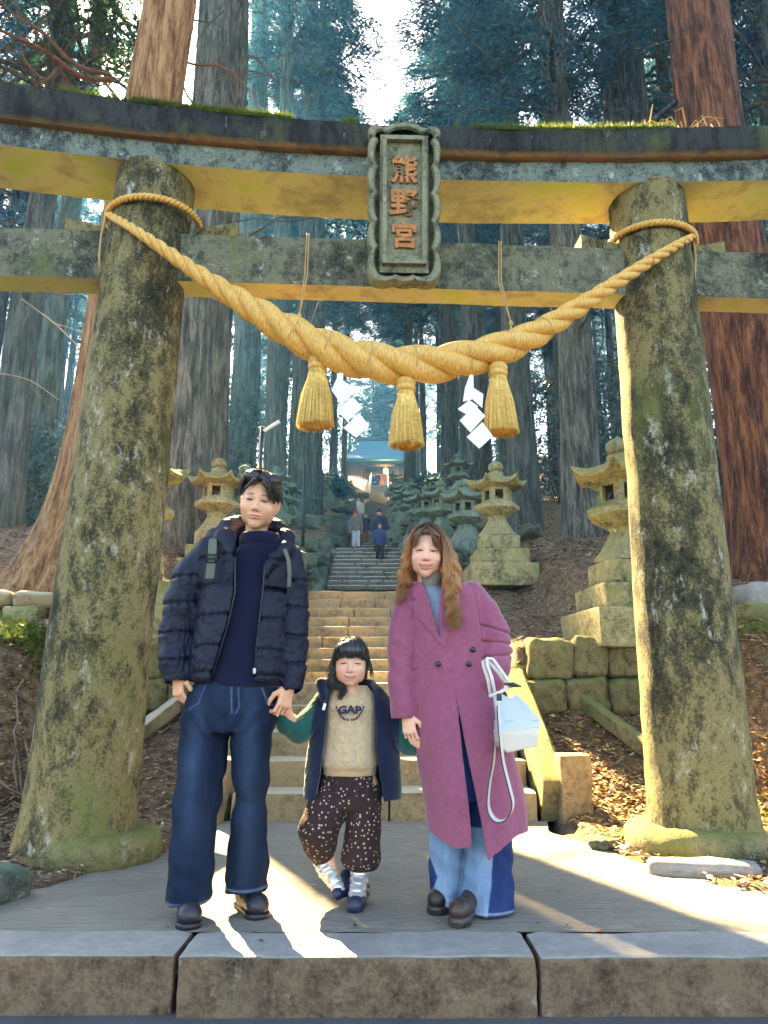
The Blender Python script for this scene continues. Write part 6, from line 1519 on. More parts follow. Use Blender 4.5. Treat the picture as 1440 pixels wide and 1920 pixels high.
# fleece top
g = grid_px(GY, 590, 722, 1275, 1462, -.2, .16, .0035)
g.loft(S(GY, [(1284, 640, 688, .042, -.012), (1292, 628, 694, .055), (1305, 616, 702, .075), (1350, 610, 705, .095), (1400, 606, 707, .105), (1436, 603, 708, .108), (1442, 606, 706, .100), (1452, 606, 705, .098)]), .01, r=.006)
g.disp(lambda x, y, z: .004 * fbm(x, y, z, 90, 2) * (z > PX(0, 1437, GY)[2]) * (z < PX(0, 1290, GY)[2]) + .006 * fbm(x, y, z, 10, 2))
g.ell(PX(664, 1278, GY - .02), (.050, .05, .022), .004, 's')
fz1, fz0 = PX(0, 1437, GY)[2], PX(0, 1292, GY)[2]
topo = pt('fleece_top', g.mesh('fleece_top', col=lambda p: lerp3(C_(p, (.60, .44, .27), .22, 90), (p[:, 2] < fz1) * .7, (.55, .37, .20))), 'fleece', girl)
# printed word and laurel
M['navy_print'] = simple('navy_embroidery', (.012, .016, .05), .8, .2, 200)
YF = GY - .105
me = text_mesh('GAP', .052, .002, .0016, 3, .0005); v = np.zeros(len(me.vertices) * 3); me.vertices.foreach_get('co', v); v = v.reshape(-1, 3); v -= (v.max(0) + v.min(0)) / 2
c = np.array(PX(656, 1330, YF)); sx = PS(44, 1330, YF) / (v[:, 0].max() - v[:, 0].min()); sz = PS(15, 1330, YF) / (v[:, 1].max() - v[:, 1].min())
X_ = v[:, 0] * sx; out = np.stack([X_ + c[0], c[1] - .006 + X_ * X_ * 3.0 - v[:, 2], v[:, 1] * sz + c[2] - X_ * X_ * 2.0], 1); me.vertices.foreach_set('co', out.astype(np.float32).ravel()); me.update(); me.materials.append(M['navy_print'])
adopt(link('lettering', me), girl)
mb = MB(); cx0 = 656
for s_ in (-1, 1):
    for i in range(8):
        t = i / 7; px = cx0 + s_ * (3 + 22 * t ** .8); py = 1352 - 22 * t ** 1.9
        for dn in ((-.9, .5), (.5, .9)):
            dx = s_ * (.5 + .2 * dn[0]) * 6.5; dy = -dn[1] * 6.0 - t * 2
            a, b = np.array(PX(px, py, YF - .006)), np.array(PX(px + dx * (1 - .3 * t) * (1 if dn[0] < 0 else .3), py + dy, YF - .006))
            for q in (a, b): q[1] += (q[0] - c[0]) ** 2 * 3
            m_ = (a + b) / 2; n_ = np.array([-(b - a)[2], 0, (b - a)[0]]); n_ = n_ / (np.linalg.norm(n_) + 1e-9) * .0042
            mb.add([a, m_ + n_, b, m_ - n_], [(0, 1, 2, 3)])
adopt(mb.build('laurel_print', M['navy_print'], None, smooth=False), girl)
# jacket
g = grid_px(GY, 505, 825, 1255, 1515, -.22, .2, .0045)
g.loft(S(GY, [(1282, 612, 706, .07, .02), (1296, 598, 722, .085), (1330, 590, 736, .10), (1400, 577, 748, .118), (1460, 571, 752, .125), (1498, 570, 753, .125)]), .01, r=.01)
Pl, rl = CH(GY, [(606, 1318, 20), (585, 1350, 24, -.03), (560, 1368, 24, -.06), (538, 1358, 18, -.10), (530, 1350, 14, -.12)]); g.chain(Pl, rl, .015)
Pr, rr2 = CH(GY, [(716, 1322, 20, .02), (742, 1362, 24, .0), (768, 1388, 26, -.04), (784, 1396, 19, -.08)]); g.chain(Pr, rr2, .015)
Pc, rc = CH(GY, [(606, 1308, 8, -.08), (602, 1282, 9, -.05), (625, 1278, 9, .03), (660, 1275, 9, .07), (695, 1284, 9, .04), (712, 1298, 9, -.03)]); g.chain(Pc, rc, .012)
Lg = polyXZ(GY - .09, [(636, 1262), (618, 1300), (613, 1340), (605, 1400), (600, 1450), (588, 1520), (722, 1520), (712, 1450), (706, 1400), (704, 1340), (700, 1300), (690, 1262)])
g.op((Lg[:, 0].min(), GY - .25, Lg[:, 1].min()), (Lg[:, 0].max(), GY, Lg[:, 1].max()), lambda X, Y, Z: np.maximum(poly_sd(np.broadcast_to(X, (X.shape[0], 1, Z.shape[2])), np.broadcast_to(Z, (X.shape[0], 1, Z.shape[2])), Lg), Y - GY).astype(np.float32), .004, 's')
g.loft(S(GY, [(1275, 635, 690, .05), (1300, 612, 708, .082), (1350, 606, 712, .10), (1430, 600, 716, .112), (1520, 590, 728, .112)]), .004, 's')
gx0 = polyXZ(GY, [(598, 1262), (592, 1330), (582, 1400), (575, 1460), (572, 1520), (400, 1520), (400, 1262)]); xr_ = PX(748, 1350, GY)[0]
g.disp(lambda x, y, z: .004 * fbm(x, y, z, 14, 3) + .003 * fbm(x, y, z, 80, 2) * (poly_sd(x, z, gx0) < .0) + .004 * gr(z - PX(0, 1385, GY)[2], .004) * (x > PX(710, 1350, GY)[0]) * (x < xr_))
def gj(p):
    c = C_(p, (.012, .020, .050), .25, 20); k = (np.clip(.5 - poly_sd(p[:, 0], p[:, 2], gx0) / .006, 0, 1)); k = np.maximum(k, (p[:, 0] > xr_) * 1.0); return lerp3(c, k, (.012, .10, .085))
pt('jacket', g.mesh('jacket', col=gj), 'fleece', girl)
mb = MB(); c_ = PX(608, 1325, GY - .118); mb.box(c_, (.006, .002, .014), Euler((0, R(15), 0)).to_matrix()); pt('white_tag', mb.mesh('white_tag', False), 'paper', girl)
# trousers
g = grid_px(GY, 545, 725, 1440, 1650, -.2, .2, .004)
g.loft(S(GY, [(1441, 610, 702, .085), (1456, 606, 706, .090), (1480, 602, 712, .10), (1515, 606, 713, .10)]), .02)
g.loft(S(GY, [(1490, 648, 714, .095), (1540, 648, 714, .09), (1580, 643, 713, .09), (1615, 640, 712, .088), (1632, 652, 706, .07)]), .02, r=.02)
P_, r_ = CH(GY, [(638, 1480, 34), (612, 1520, 36, -.03), (598, 1556, 36, -.05), (600, 1582, 31, -.02), (604, 1604, 22, .02)]); g.chain(P_, r_, .018)
g.disp(lambda x, y, z: .007 * fbm(x, y, z * .5, 16, 3) + .004 * np.sin(x * 120 + 5 * fbm(x, y, z, 8, 2)) * (z > PX(0, 1490, GY)[2]))
pt('trousers', g.mesh('trousers', col=lambda p: C_(p, (.03, .012, .012))), 'dotted', girl)
g = grid_px(GY, 630, 715, 1620, 1690, -.1, .1, .004); P_, r_ = CH(GY, [(676, 1618, 17), (674, 1665, 14)]); g.chain(P_, r_, .01); pt('legging', g.mesh('legging', col=lambda p: C_(p, (.06, .025, .02))), 'knit', girl)
# boots: standing foot
def boot(cx, cy, cols, name, pts, soles, lab):
    lo = np.array(pts[0][0]) - .12; hi = np.array(pts[0][0]) + .12; 
    for q, r in pts + soles: lo = np.minimum(lo, np.array(q) - .07); hi = np.maximum(hi, np.array(q) + .07)
    g = SDF(lo, hi, .003)
    for i in range(len(pts) - 1): g.cap(pts[i][0], pts[i + 1][0], pts[i][1], pts[i + 1][1], .008)
    ax = np.array(pts[1][0]) - np.array(pts[0][0]); ax = ax / np.linalg.norm(ax); o0 = np.array(pts[0][0])
    g.disp(lambda x, y, z: .0045 * gr(((((x - o0[0]) * ax[0] + (y - o0[1]) * ax[1] + (z - o0[2]) * ax[2]) / .026) % 1) - .5, .13) + .001 * fbm(x, y, z, 60, 2))
    b_ = pt(name, g.mesh(name, col=lambda q: C_(q, (.62, .63, .66), .15, 30)), 'silver', girl)
    g = SDF(lo, hi, .003)
    for i in range(len(soles) - 1): g.cap(soles[i][0], soles[i + 1][0], soles[i][1], soles[i + 1][1], .015)
    if pts[0][0][2] < .14 or True:
        if min(q[0][2] for q in soles) < .03: g.op(lo, hi, lambda X, Y, Z: (0.0 - Z + 0 * X + 0 * Y).astype(np.float32), .004, 'i')
    pt('foot_shell', g.mesh('foot_shell', col=lambda q: C_(q, (.012, .020, .055), .2, 30)), 'shoe', girl, parent=None)
    return b_
X1 = PX(675, 1660, GY)[0]
boot(0, 0, 0, 'boot', [((X1, GY, .145), .040), ((X1 - .004, GY - .01, .085), .039), ((X1 - .010, GY - .06, .052), .036), ((X1 - .014, GY - .09, .040), .030)], [((X1 + .0, GY + .02, .030), .036), ((X1 - .012, GY - .07, .026), .038), ((X1 - .016, GY - .115, .024), .036)], '')
for k in range(2):
    mb = MB(); mb.box((X1 + .036, GY - .03 - k * .02, .075 - k * .025), (.006, .008, .006)); pt('buckle', mb.mesh('buckle', False), 'metal_black', girl)
q0, q1, q2 = PX(603, 1612, GY + .02), PX(624, 1648, GY), PX(636, 1668, GY - .03)
s0, s1, s2 = PX(650, 1640, GY + .05), PX(648, 1665, GY + .01), PX(632, 1676, GY - .05)
boot(0, 0, 0, 'boot', [(q0, .040), (PX(614, 1632, GY), .040), (q1, .034), (q2, .027)], [(s0, .026), (s1, .030), (s2, .024)], '')
# hair
g = SDF((-.12, -.14, -.13), (.12, .15, .17), .0026)
g.ell((0, .02, .048), (.094, .108, .094), .02); g.ell((0, -.045, .075), (.074, .062, .055), .03)
g.op((-.13, -.15, -.13), (.13, -.02, .13), lambda X, Y, Z: np.maximum(np.maximum(Z - np.interp(X, [-.08, -.062, -.045, 0, .04, .06, .08], [.0, .020, .036, .036, .030, .010, -.01]), Y + .040), np.abs(X) - .071).astype(np.float32), .006, 's')
g.op((-.13, -.14, -.13), (.13, .15, .0), lambda X, Y, Z: (Z + .035 + 0 * X + 0 * Y).astype(np.float32), .01, 's')
for q in (-1, 1): g.cap((q * .082, -.02, .02), (q * .078, -.02, -.06), .014, .007, .02)
g.disp(lambda x, y, z: .003 * fbm(np.arctan2(x, -(y - .02)) * .09, 0 * y, z * .12, 120, 2) + .008 * (fbm(x, 0 * y, 0 * z, 85, 2) > .3) * (y < -.06) * (z < .060))
A = FR @ Matrix.Diagonal((gs, gs, gs, 1)); hm1 = g.mesh('hair', M=A, col=lambda p: C_(p, (.010, .010, .014), .3, 60))
def Lg_(*q): return [tuple(A @ Vector(v)) for v in q]
rng = np.random.default_rng(8); G = []
for a in np.linspace(-1.15, 1.15, 8): sx, cy_ = math.sin(a), -math.cos(a); G.append(Lg_((sx * .02, -.01, .145), (sx * .06, cy_ * .075, .125), (sx * .085, cy_ * .105 + .005, .080), (sx * .080, cy_ * .108 + .008, .036)))
cf = lambda i, t: np.tile([.012, .012, .018], (len(t), 1))
mb1, c1 = strands(G, 420, .0014, rng, .003, cf)
G2 = [Lg_((-.088, -.02, .05), (-.098, -.03, .0), (-.105, -.035, -.06)), Lg_((-.09, .0, .05), (-.108, .0, -.02), (-.12, -.01, -.085))]; G3 = [Lg_((.088, -.02, .05), (.098, -.03, .0), (.100, -.035, -.05)), Lg_((.09, .0, .05), (.108, .0, -.02), (.120, -.01, -.075))]
for G_ in (G2, G3):
    m_, c_2 = strands(G_, 24, .0010, rng, .005, cf); mb1.v.extend(m_.v); mb1.f.extend([tuple(i + mb1.n for i in f) for f in m_.f]); mb1.m.extend(m_.m); mb1.n += m_.n; c1 = np.concatenate([c1, c_2])
hobj = hair_obj(None, hm1, mb1, c1); adopt(hobj, girl); hobj.children[0].matrix_parent_inverse = Matrix()
# braid over the right shoulder
bq = lambda *q: [PX(a, b, GY - .085) for a, b in q]
Bg = [bq((628, 1248), (620, 1262), (619, 1276), (628, 1285), (641, 1289), (641, 1300), (636, 1310)), bq((632, 1250), (624, 1263), (624, 1274), (632, 1281), (646, 1286), (647, 1298), (641, 1307)), bq((626, 1250), (616, 1265), (615, 1278), (626, 1288), (637, 1293), (637, 1302), (633, 1311))]
m_, c_2 = strands(Bg, 150, .0017, rng, .0035, lambda i, t: np.tile([.012, .011, .012], (len(t), 1)), .003, 160, 4, 22)
bo = hair_obj(None, None, m_, c_2, 'hair_soft', 'braid'); adopt(bo, girl); bo['kind'] = 'stuff'
# ------------------------------------------------------------------ the woman
WY = 3.32
woman = thing('person', 'smiling woman with long wavy hair in a mauve wool coat and two-tone wide jeans', 'person', (PX(865, 1700, WY)[0], WY, 0))
hc = PX(800, 1040, WY - .07); FR = frame(hc, 3, -4, 5); ws = .975
WSK = (.84, .46, .32)
g, col = head(1.0, .92, 'woman', skin=WSK, smile=.85, open_=.0060, lip=(.72, .16, .15), eye_open=.0068, eye_w=.0155, eye_x=.0315, chin=1.0, vox=.0019)
mh = head_build(woman, FR, ws, g, col, eye_open=.0068, open_=.0060, mw=.028, smile=.85)
for o in list(woman.children): adopt(o, woman)
g = grid_px(WY, 725, 980, 1070, 1720, -.25, .25, .009)
g.loft(S(WY, [(1110, 792, 830, .03), (1130, 780, 860, .05), (1200, 775, 895, .08), (1330, 770, 900, .10)]), .02)
for P_, r_ in (CH(WY, [(770, 1120, 16), (752, 1220, 13), (768, 1345, 9)]), CH(WY, [(885, 1120, 16), (925, 1200, 14), (925, 1280, 10, -.1)]), CH(WY, [(840, 1350, 24), (838, 1500, 18), (835, 1670, 12)]), CH(WY, [(890, 1350, 30), (892, 1500, 22), (890, 1690, 12)])): g.chain(P_, r_, .02)
bm_ = g.mesh('b', col=lambda p: C_(p, WSK))
h1 = hand_mesh('h', PX(764, 1342, WY - .05), (.12, -.2, -1), (.9, -.5, .1), .84, WSK, curl=(28, 50, 40), tcurl=.6, flip=True)
pt('body', join_meshes('body', [mh, bm_, h1]), 'skin', woman)
# roll neck and top
g = grid_px(WY, 770, 880, 1060, 1260, -.2, .15, .004)
g.loft(S(WY, [(1066, 785, 832, .066, -.04), (1085, 785, 832, .070, -.035), (1102, 787, 830, .070, -.03), (1108, 784, 838, .078, -.02), (1130, 772, 870, .10), (1240, 775, 885, .105)]), .01)
g.disp(lambda x, y, z: .003 * gr(z - PX(0, 1104, WY)[2], .006) + .003 * fbm(x, y, z, 12, 2))
zc_ = PX(0, 1105, WY)[2]
pt('roll_neck_top', g.mesh('top', col=lambda p: lerp3(C_(p, (.20, .26, .36), .15, 60), (p[:, 2] > zc_) * 1.0, (.23, .21, .175))), 'knit', woman)
# coat
g = grid_px(WY, 715, 1000, 1065, 1620, -.28, .28, .0045)
g.loft(S(WY, [(1088, 785, 850, .07), (1098, 765, 880, .09), (1112, 752, 905, .108), (1150, 752, 915, .122), (1200, 760, 922, .125), (1260, 765, 932, .135), (1340, 770, 950, .15), (1440, 783, 972, .165), (1530, 795, 984, .175), (1615, 799, 988, .185)]), .01, r=.012)
Pl, rl = CH(WY, [(772, 1120, 26), (760, 1160, 28), (754, 1210, 27, -.01), (754, 1270, 26, -.02), (757, 1325, 25.5, -.03), (758, 1345, 25, -.03)]); g.chain(Pl, rl, .014)
a, b = np.array(Pl[-1]), np.array(Pl[-2]); d = (a - b) / np.linalg.norm(a - b); g.cap(a - d * .01, a + d * .06, rl[-1] * .84, rl[-1] * .9, .003, 's'); g.box(a + d * .058 - np.array([.032, 0, 0]), (.066, .08, .055), .001, .003, 's')
Pr, rr2 = CH(WY, [(882, 1116, 27), (905, 1150, 30), (925, 1190, 31, -.01), (932, 1222, 28, -.04), (930, 1252, 26, -.08), (924, 1275, 24, -.10)]); g.chain(Pr, rr2, .012)
# hem shape
hemp = polyXZ(WY - .1, [(700, 1558), (797, 1562), (820, 1575), (850, 1580), (884, 1581), (886, 1600), (905, 1612), (912, 1604), (920, 1592), (940, 1580), (965, 1574), (1010, 1556), (1010, 1700), (700, 1700)])
g.op((g.ax[0][0], WY - .3, g.ax[2][0]), (g.ax[0][-1], WY + .3, PX(0, 1550, WY)[2]), lambda X, Y, Z: poly_sd(np.broadcast_to(X, (X.shape[0], 1, Z.shape[2])) + 0 * Z, np.broadcast_to(Z, (X.shape[0], 1, Z.shape[2])), hemp).astype(np.float32) + 0 * Y, .004, 's')
slit = polyXZ(WY - .13, [(849, 1290), (858, 1330), (868, 1420), (877, 1500), (885, 1625), (916, 1625), (908, 1590), (898, 1540), (884, 1470), (868, 1390), (856, 1320)])
vneck = polyXZ(WY - .1, [(786, 1060), (789, 1092), (798, 1120), (812, 1165), (827, 1212), (822, 1160), (826, 1120), (830, 1095), (832, 1060)])
for pg in (slit, vneck):
    g.op((pg[:, 0].min(), WY - .3, pg[:, 1].min()), (pg[:, 0].max(), WY, pg[:, 1].max()), lambda X, Y, Z, pg=pg: np.maximum(poly_sd(np.broadcast_to(X, (X.shape[0], 1, Z.shape[2])), np.broadcast_to(Z, (X.shape[0], 1, Z.shape[2])), pg), Y - WY).astype(np.float32), .004, 's')
g.loft(S(WY, [(1080, 786, 832, .055, -.01), (1110, 775, 860, .085), (1200, 778, 890, .10), (1400, 800, 938, .13), (1640, 826, 958, .15)]), .004, 's')
lapL = polyXZ(WY - .11, [(783, 1088), (795, 1088), (812, 1150), (830, 1215), (818, 1200), (795, 1172), (762, 1128), (783, 1127), (770, 1117), (777, 1100)])
lapR = polyXZ(WY - .11, [(830, 1086), (842, 1090), (848, 1120), (843, 1137), (862, 1150), (845, 1185), (829, 1222), (823, 1165)])
seamA = polyXZ(WY - .12, [(829, 1215), (838, 1245), (850, 1295), (858, 1335), (868, 1430), (884, 1590)]); armL = polyXZ(WY - .1, [(768, 1110), (775, 1150), (778, 1200), (776, 1255)]); armR = polyXZ(WY - .1, [(888, 1105), (896, 1150), (905, 1200), (908, 1240)])
prin = polyXZ(WY - .12, [(758, 1165), (775, 1200), (800, 1235), (818, 1250)]); pkt = polyXZ(WY - .12, [(773, 1259), (782, 1253)]); pk2 = polyXZ(WY - .12, [(838, 1264), (848, 1261)])
def coatd(x, y, z):
    fr_ = (y < WY - .02)
    o = -.007 * np.clip(.5 - poly_sd(x, z, lapL) / .005, 0, 1) * fr_ - .007 * np.clip(.5 - poly_sd(x, z, lapR) / .005, 0, 1) * fr_
    side = np.interp(z, seamA[::-1, 1], seamA[::-1, 0]); low = z < seamA[0, 1]
    o = o - .006 * np.clip(.5 + (side - x) / .004, 0, 1) * np.clip((x - side + .05) / .03, 0, 1) * fr_ * low
    o = o + .006 * gr(seg_d(x, z, armL), .005) * fr_ + .006 * gr(seg_d(x, z, armR), .006) * fr_ + .003 * gr(seg_d(x, z, prin), .0035) * fr_ + .005 * gr(seg_d(x, z, pkt), .003) * fr_ + .005 * gr(seg_d(x, z, pk2), .003) * fr_
    # soft vertical folds of the skirt, creases at the bent elbow
    o = o + .010 * np.sin(x * 36 + 1.2 + 2 * fbm(x, y, z, 3, 2)) * sstep(1.0, .5, z) * .8 + .006 * fbm(x, y, z * .6, 8, 3)
    ex = (x > PX(895, 1200, WY)[0]); zc1 = [PX(0, q, WY)[2] for q in (1183, 1208, 1232)]
    for i, q in enumerate(zc1): o = o + .012 * gr(z - q + (x - PX(925, 1200, WY)[0]) * (.3 - .2 * i) + .004 * fbm(x, y, z, 20, 2), .006) * ex
    lx = (x < PX(772, 1200, WY)[0]); o = o + .0025 * np.sin(z * 48 + x * 40 + 3 * fbm(x, y, z, 8, 2)) * lx
    return o
g.disp(coatd)
coat = pt('coat', g.mesh('coat', col=lambda p: C_(p, (.31, .088, .15), .18, 70)), 'wool', woman)
for (a, b, dy) in ((821, 1245, -.138), (879, 1245, -.128), (887, 1218, -.122)):
    mb = MB(); c = PX(a, b, WY + dy); mb.lathe([(.002, .010), (.009, .010), (.0115, .006), (.0115, 0), (.002, -.003)], 16); m_ = mb.mesh('button'); m_.transform(Matrix.Translation(c) @ Matrix.Rotation(R(90), 4, 'X')); pt('button', m_, 'button', woman)
# jeans
g = grid_px(WY, 790, 980, 1300, 1720, -.2, .2, .005)
g.loft(S(WY, [(1300, 790, 930, .11), (1400, 800, 940, .11), (1500, 804, 950, .11)]), .02)
g.loft(S(WY, [(1480, 802, 880, .10), (1600, 805, 868, .10, .02), (1640, 804, 866, .10, .03), (1672, 806, 862, .10, .04), (1690, 812, 858, .10, .04)]), .02, r=.008)
g.loft(S(WY, [(1480, 868, 958, .11), (1600, 866, 962, .11), (1660, 862, 964, .11, -.01), (1706, 858, 966, .115, -.02)]), .008, r=.008)
for c_, r_ in ((PX(833, 1710, WY + .04), .05), (PX(905, 1722, WY - .02), .085)): g.ell(c_, (r_, r_ * 1.2, .05), .004, 's')
g.disp(lambda x, y, z: .010 * fbm(x, y, z * .35, 13, 3) + .004 * np.sin(z * 50 + x * 30 + 5 * fbm(x, y, z, 6, 2)) * gr(z - .15, .12))
dkR = polyXZ(WY - .1, [(926, 1500), (924, 1600), (920, 1660), (911, 1720), (1000, 1720), (1000, 1500)]); dkL = polyXZ(WY - .1, [(780, 1590), (804, 1600), (812, 1625), (822, 1650), (815, 1672), (806, 1690), (780, 1700)])
def wj(p):
    x, y, z = p.T; c = C_(p, (.13, .22, .36), .15, 10); k = np.maximum(np.clip(.5 - poly_sd(x, z, dkR) / .004, 0, 1), np.clip(.5 - poly_sd(x, z, dkL) / .004, 0, 1)); k = np.maximum(k, (z > PX(0, 1545, WY)[2]) * 1.0); c = lerp3(c, k, (.012, .028, .10))
    hz_ = np.where(x > PX(862, 1690, WY)[0], PX(0, 1697, WY)[2], PX(0, 1680, WY)[2]); return lerp3(c, gr(z - hz_, .003) * .35, (.5, .6, .75))
pt('jeans', g.mesh('jeans', col=wj), 'denim', woman)
shoe(woman, 'shoe', WY, (PX(836, 1690, WY + .04)[0], WY + .06), (gx(812, 1702)[0], 3.25), .95, (.03, .022, .022), (.025, .014, .012), s=.9, sole_h=.034, ribs=True)
shoe(woman, 'shoe', WY, (PX(888, 1700, WY)[0], WY - .02), (gx(853, 1740)[0], 3.08), .95, (.05, .038, .035), (.045, .026, .02), s=.92, sole_h=.036, ribs=True)
# long wavy hair
A = FR @ Matrix.Diagonal((ws, ws, ws, 1))
g = SDF((-.13, -.13, -.22), (.16, .15, .16), .003)
g.ell((0, .025, .045), (.090, .102, .092), .02); g.ell((0, -.035, .085), (.070, .055, .042), .03)
g.chain([(-.078, -.005, .04), (-.088, -.0, -.04), (-.098, -.005, -.12), (-.115, -.02, -.19)], [.030, .028, .026, .014], .03)
g.chain([(.078, -.005, .05), (.098, -.005, -.03), (.118, -.01, -.10), (.13, -.03, -.2)], [.034, .042, .045, .03], .03)
g.ell((0, .07, -.04), (.085, .05, .12), .03)
g.op((-.13, -.15, -.22), (.16, -.03, .13), lambda X, Y, Z: np.maximum(np.maximum(Z - np.interp(X, [-.07, -.056, -.045, -.02, .0, .03, .05, .062], [.03, .060, .078, .088, .090, .085, .070, .03]), Y + .030), np.abs(X - .001) - .0615).astype(np.float32), .008, 's')
g.disp(lambda x, y, z: .004 * fbm(x, y * .5, z * .15, 110, 2) + .007 * np.sin(z * 75 + x * 60) * (z < -.02))
def wc(p): k = np.clip((.135 - p[:, 2]) / .16, 0, 1); return lerp3(C_(p, (.05, .028, .02), .3, 80), k, (.34, .135, .042))
hm1 = g.mesh('hair', M=A, col=wc)
rng = np.random.default_rng(9)
def Wg(*q): return [tuple(A @ Vector(v)) for v in q]
def cfw(i, t): k = np.clip(t * 2.2, 0, 1)[:, None]; e = np.clip(t * 1.4 - .6, 0, 1)[:, None]; return (np.array([.035, .022, .018]) * (1 - k) + np.array([.46, .19, .055]) * k) * (1 - e * .45)  # dark roots to orange-brown lengths, colour brightened to paint in the backlight
GLs = [Wg((-.004, -.06 + .035 * i, .138), (-.050, -.075 + .04 * i, .118), (-.080, -.060 + .035 * i, .05), (-.088, -.050 + .03 * i, -.02), (-.094, -.05 + .03 * i, -.10), (-.110 + .008 * i, -.055 + .03 * i, -.17), (-.128 + .01 * i, -.06 + .03 * i, -.225 + .01 * i)) for i in range(4)]
GRs = [Wg((.004, -.06 + .035 * i, .138), (.052, -.075 + .04 * i, .118), (.082, -.062 + .035 * i, .06), (.098, -.055 + .03 * i, -.02), (.112 + .006 * i, -.06 + .03 * i, -.10), (.125 + .014 * i, -.08 + .03 * i, -.20), (.135 + .02 * i, -.115 + .035 * i, -.31 + .01 * i)) for i in range(5)]
GR2 = [Wg((.05, -.05, .12), (.078, -.07, .04), (.080, -.075, -.04), (.085, -.085, -.12), (.10, -.105, -.22), (.110, -.125, -.30)), Wg((.05, -.05, .12), (.088, -.06, .04), (.10, -.07, -.04), (.115, -.085, -.12), (.135, -.105, -.22), (.140, -.12, -.33))]
GF = [Wg((.0, -.07, .132), (-.02, -.098, .105), (-.035 - .008 * i, -.100 + .008 * i, .07), (-.042 - .010 * i, -.095 + .012 * i, .035 - .01 * i)) for i in range(3)]
GF2 = [Wg((.0, -.07, .132), (.015, -.104, .10), (.020 + .008 * i, -.108 + .004 * i, .065), (.030 + .014 * i, -.104 + .010 * i, .032 - .008 * i)) for i in range(4)]
mb1 = MB(); c1 = []
for G_, n_, wv, r_ in ((GLs, 330, .008, .0019), (GRs, 520, .009, .0020), (GR2, 240, .009, .0019), (GF, 70, 0, .0013), (GF2, 110, 0, .0013)):
    m_, c_2 = strands(G_, n_, r_, rng, .006 if wv else .002, cfw if wv else (lambda i, t: np.tile([.16, .07, .03], (len(t), 1)) * (.3 + .9 * t[:, None])), wv, 85, 4, 26 if wv else 12)
    mb1.v.extend(m_.v); mb1.f.extend([tuple(i + mb1.n for i in f) for f in m_.f]); mb1.m.extend(m_.m); mb1.n += m_.n; c1.append(c_2)
hobj = hair_obj(None, hm1, mb1, np.concatenate(c1), 'hair_soft'); adopt(hobj, woman); hobj.children[0].matrix_parent_inverse = Matrix()
# ------------------------------------------------------------------ handbag
BY = WY - .20
bag = thing('handbag', 'pale blue leather handbag with a long looped strap on the arm of the woman', 'handbag', PX(962, 1350, BY))
g = grid_px(BY, 905, 1025, 1270, 1425, -.14, .14, .0032)
def face(pts, y0, y1):
    P_ = polyXZ(BY, pts); g.op((P_[:, 0].min(), y0, P_[:, 1].min()), (P_[:, 0].max(), y1, P_[:, 1].max()), lambda X, Y, Z: np.maximum(poly_sd(np.broadcast_to(X, (X.shape[0], 1, Z.shape[2])), np.broadcast_to(Z, (X.shape[0], 1, Z.shape[2])), P_) + np.clip((Z - PX(0, 1360, BY)[2]), 0, 1) * .25 * 0, np.abs(Y - (y0 + y1) / 2) - ((y1 - y0) / 2 - np.clip(Z - PX(0, 1375, BY)[2], 0, .3) * .42)).astype(np.float32), .014)
face([(925, 1296), (958, 1290), (985, 1322), (1008, 1350), (1000, 1397), (947, 1409), (932, 1398)], BY - .065, BY + .065)
g.disp(lambda x, y, z: .005 * np.sin(x * 60 + z * 25) * (z > PX(0, 1350, BY)[2]) + .002 * fbm(x, y, z, 15, 2) - .004 * gr(z - PX(0, 1368, BY)[2] - (x - PX(950, 1368, BY)[0]) * .15, .004))
def bc(p): return lerp3(C_(p, (.50, .56, .62), .05, 20), np.clip((PX(0, 1366, BY)[2] + (p[:, 0] - PX(950, 1368, BY)[0]) * .15 - p[:, 2]) / .004, 0, 1), (.66, .58, .48))
adopt(link('bag_body', g.mesh('bag_body', col=bc), M['bag']), bag)
M['bagstrap'] = simple('pale_strap_leather', (.70, .68, .64), .45, .05, 60); M['bagedge'] = simple('black_strap_edge', (.02, .02, .025), .4)
for dy, pts_ in ((-.05, [(920, 1305), (915, 1275), (907, 1250), (905, 1240), (910, 1236), (920, 1245), (935, 1262), (950, 1285)]), (-.075, [(928, 1300), (922, 1270), (913, 1245), (914, 1234), (924, 1236), (938, 1255), (952, 1275), (960, 1290)])):
    P_ = [np.array(PX(a, b, BY + dy)) for a, b in pts_]; mb = MB(); mb.tube(P_, .0068, 8); adopt(mb.build('handle', M['bagstrap']), bag)
mb = MB(); P_ = [PX(917, 1306, BY - .07), PX(935, 1300, BY - .082), PX(955, 1288, BY - .075)]; mb.tube(P_, .007, 6); adopt(mb.build('belt', M['bagstrap']), bag)
mb = MB(); mb.tube([PX(945, 1282, BY - .08), PX(962, 1284, BY - .085), PX(977, 1287, BY - .08)], [.003, .010, .003], 8); adopt(mb.build('leather_tag', M['bagedge']), bag)
c = PX(936, 1308, BY - .088); mb = MB(); mb.rblock(c, (.010, .006, .016), .003, 0, 1, 4); adopt(mb.build('lock_strap', M['bagedge']), bag)
c = PX(936, 1317, BY - .094); mb = MB(); mb.rblock(c, (.010, .005, .006), .002, 0, 1, 4); adopt(mb.build('padlock', M['rail']), bag)
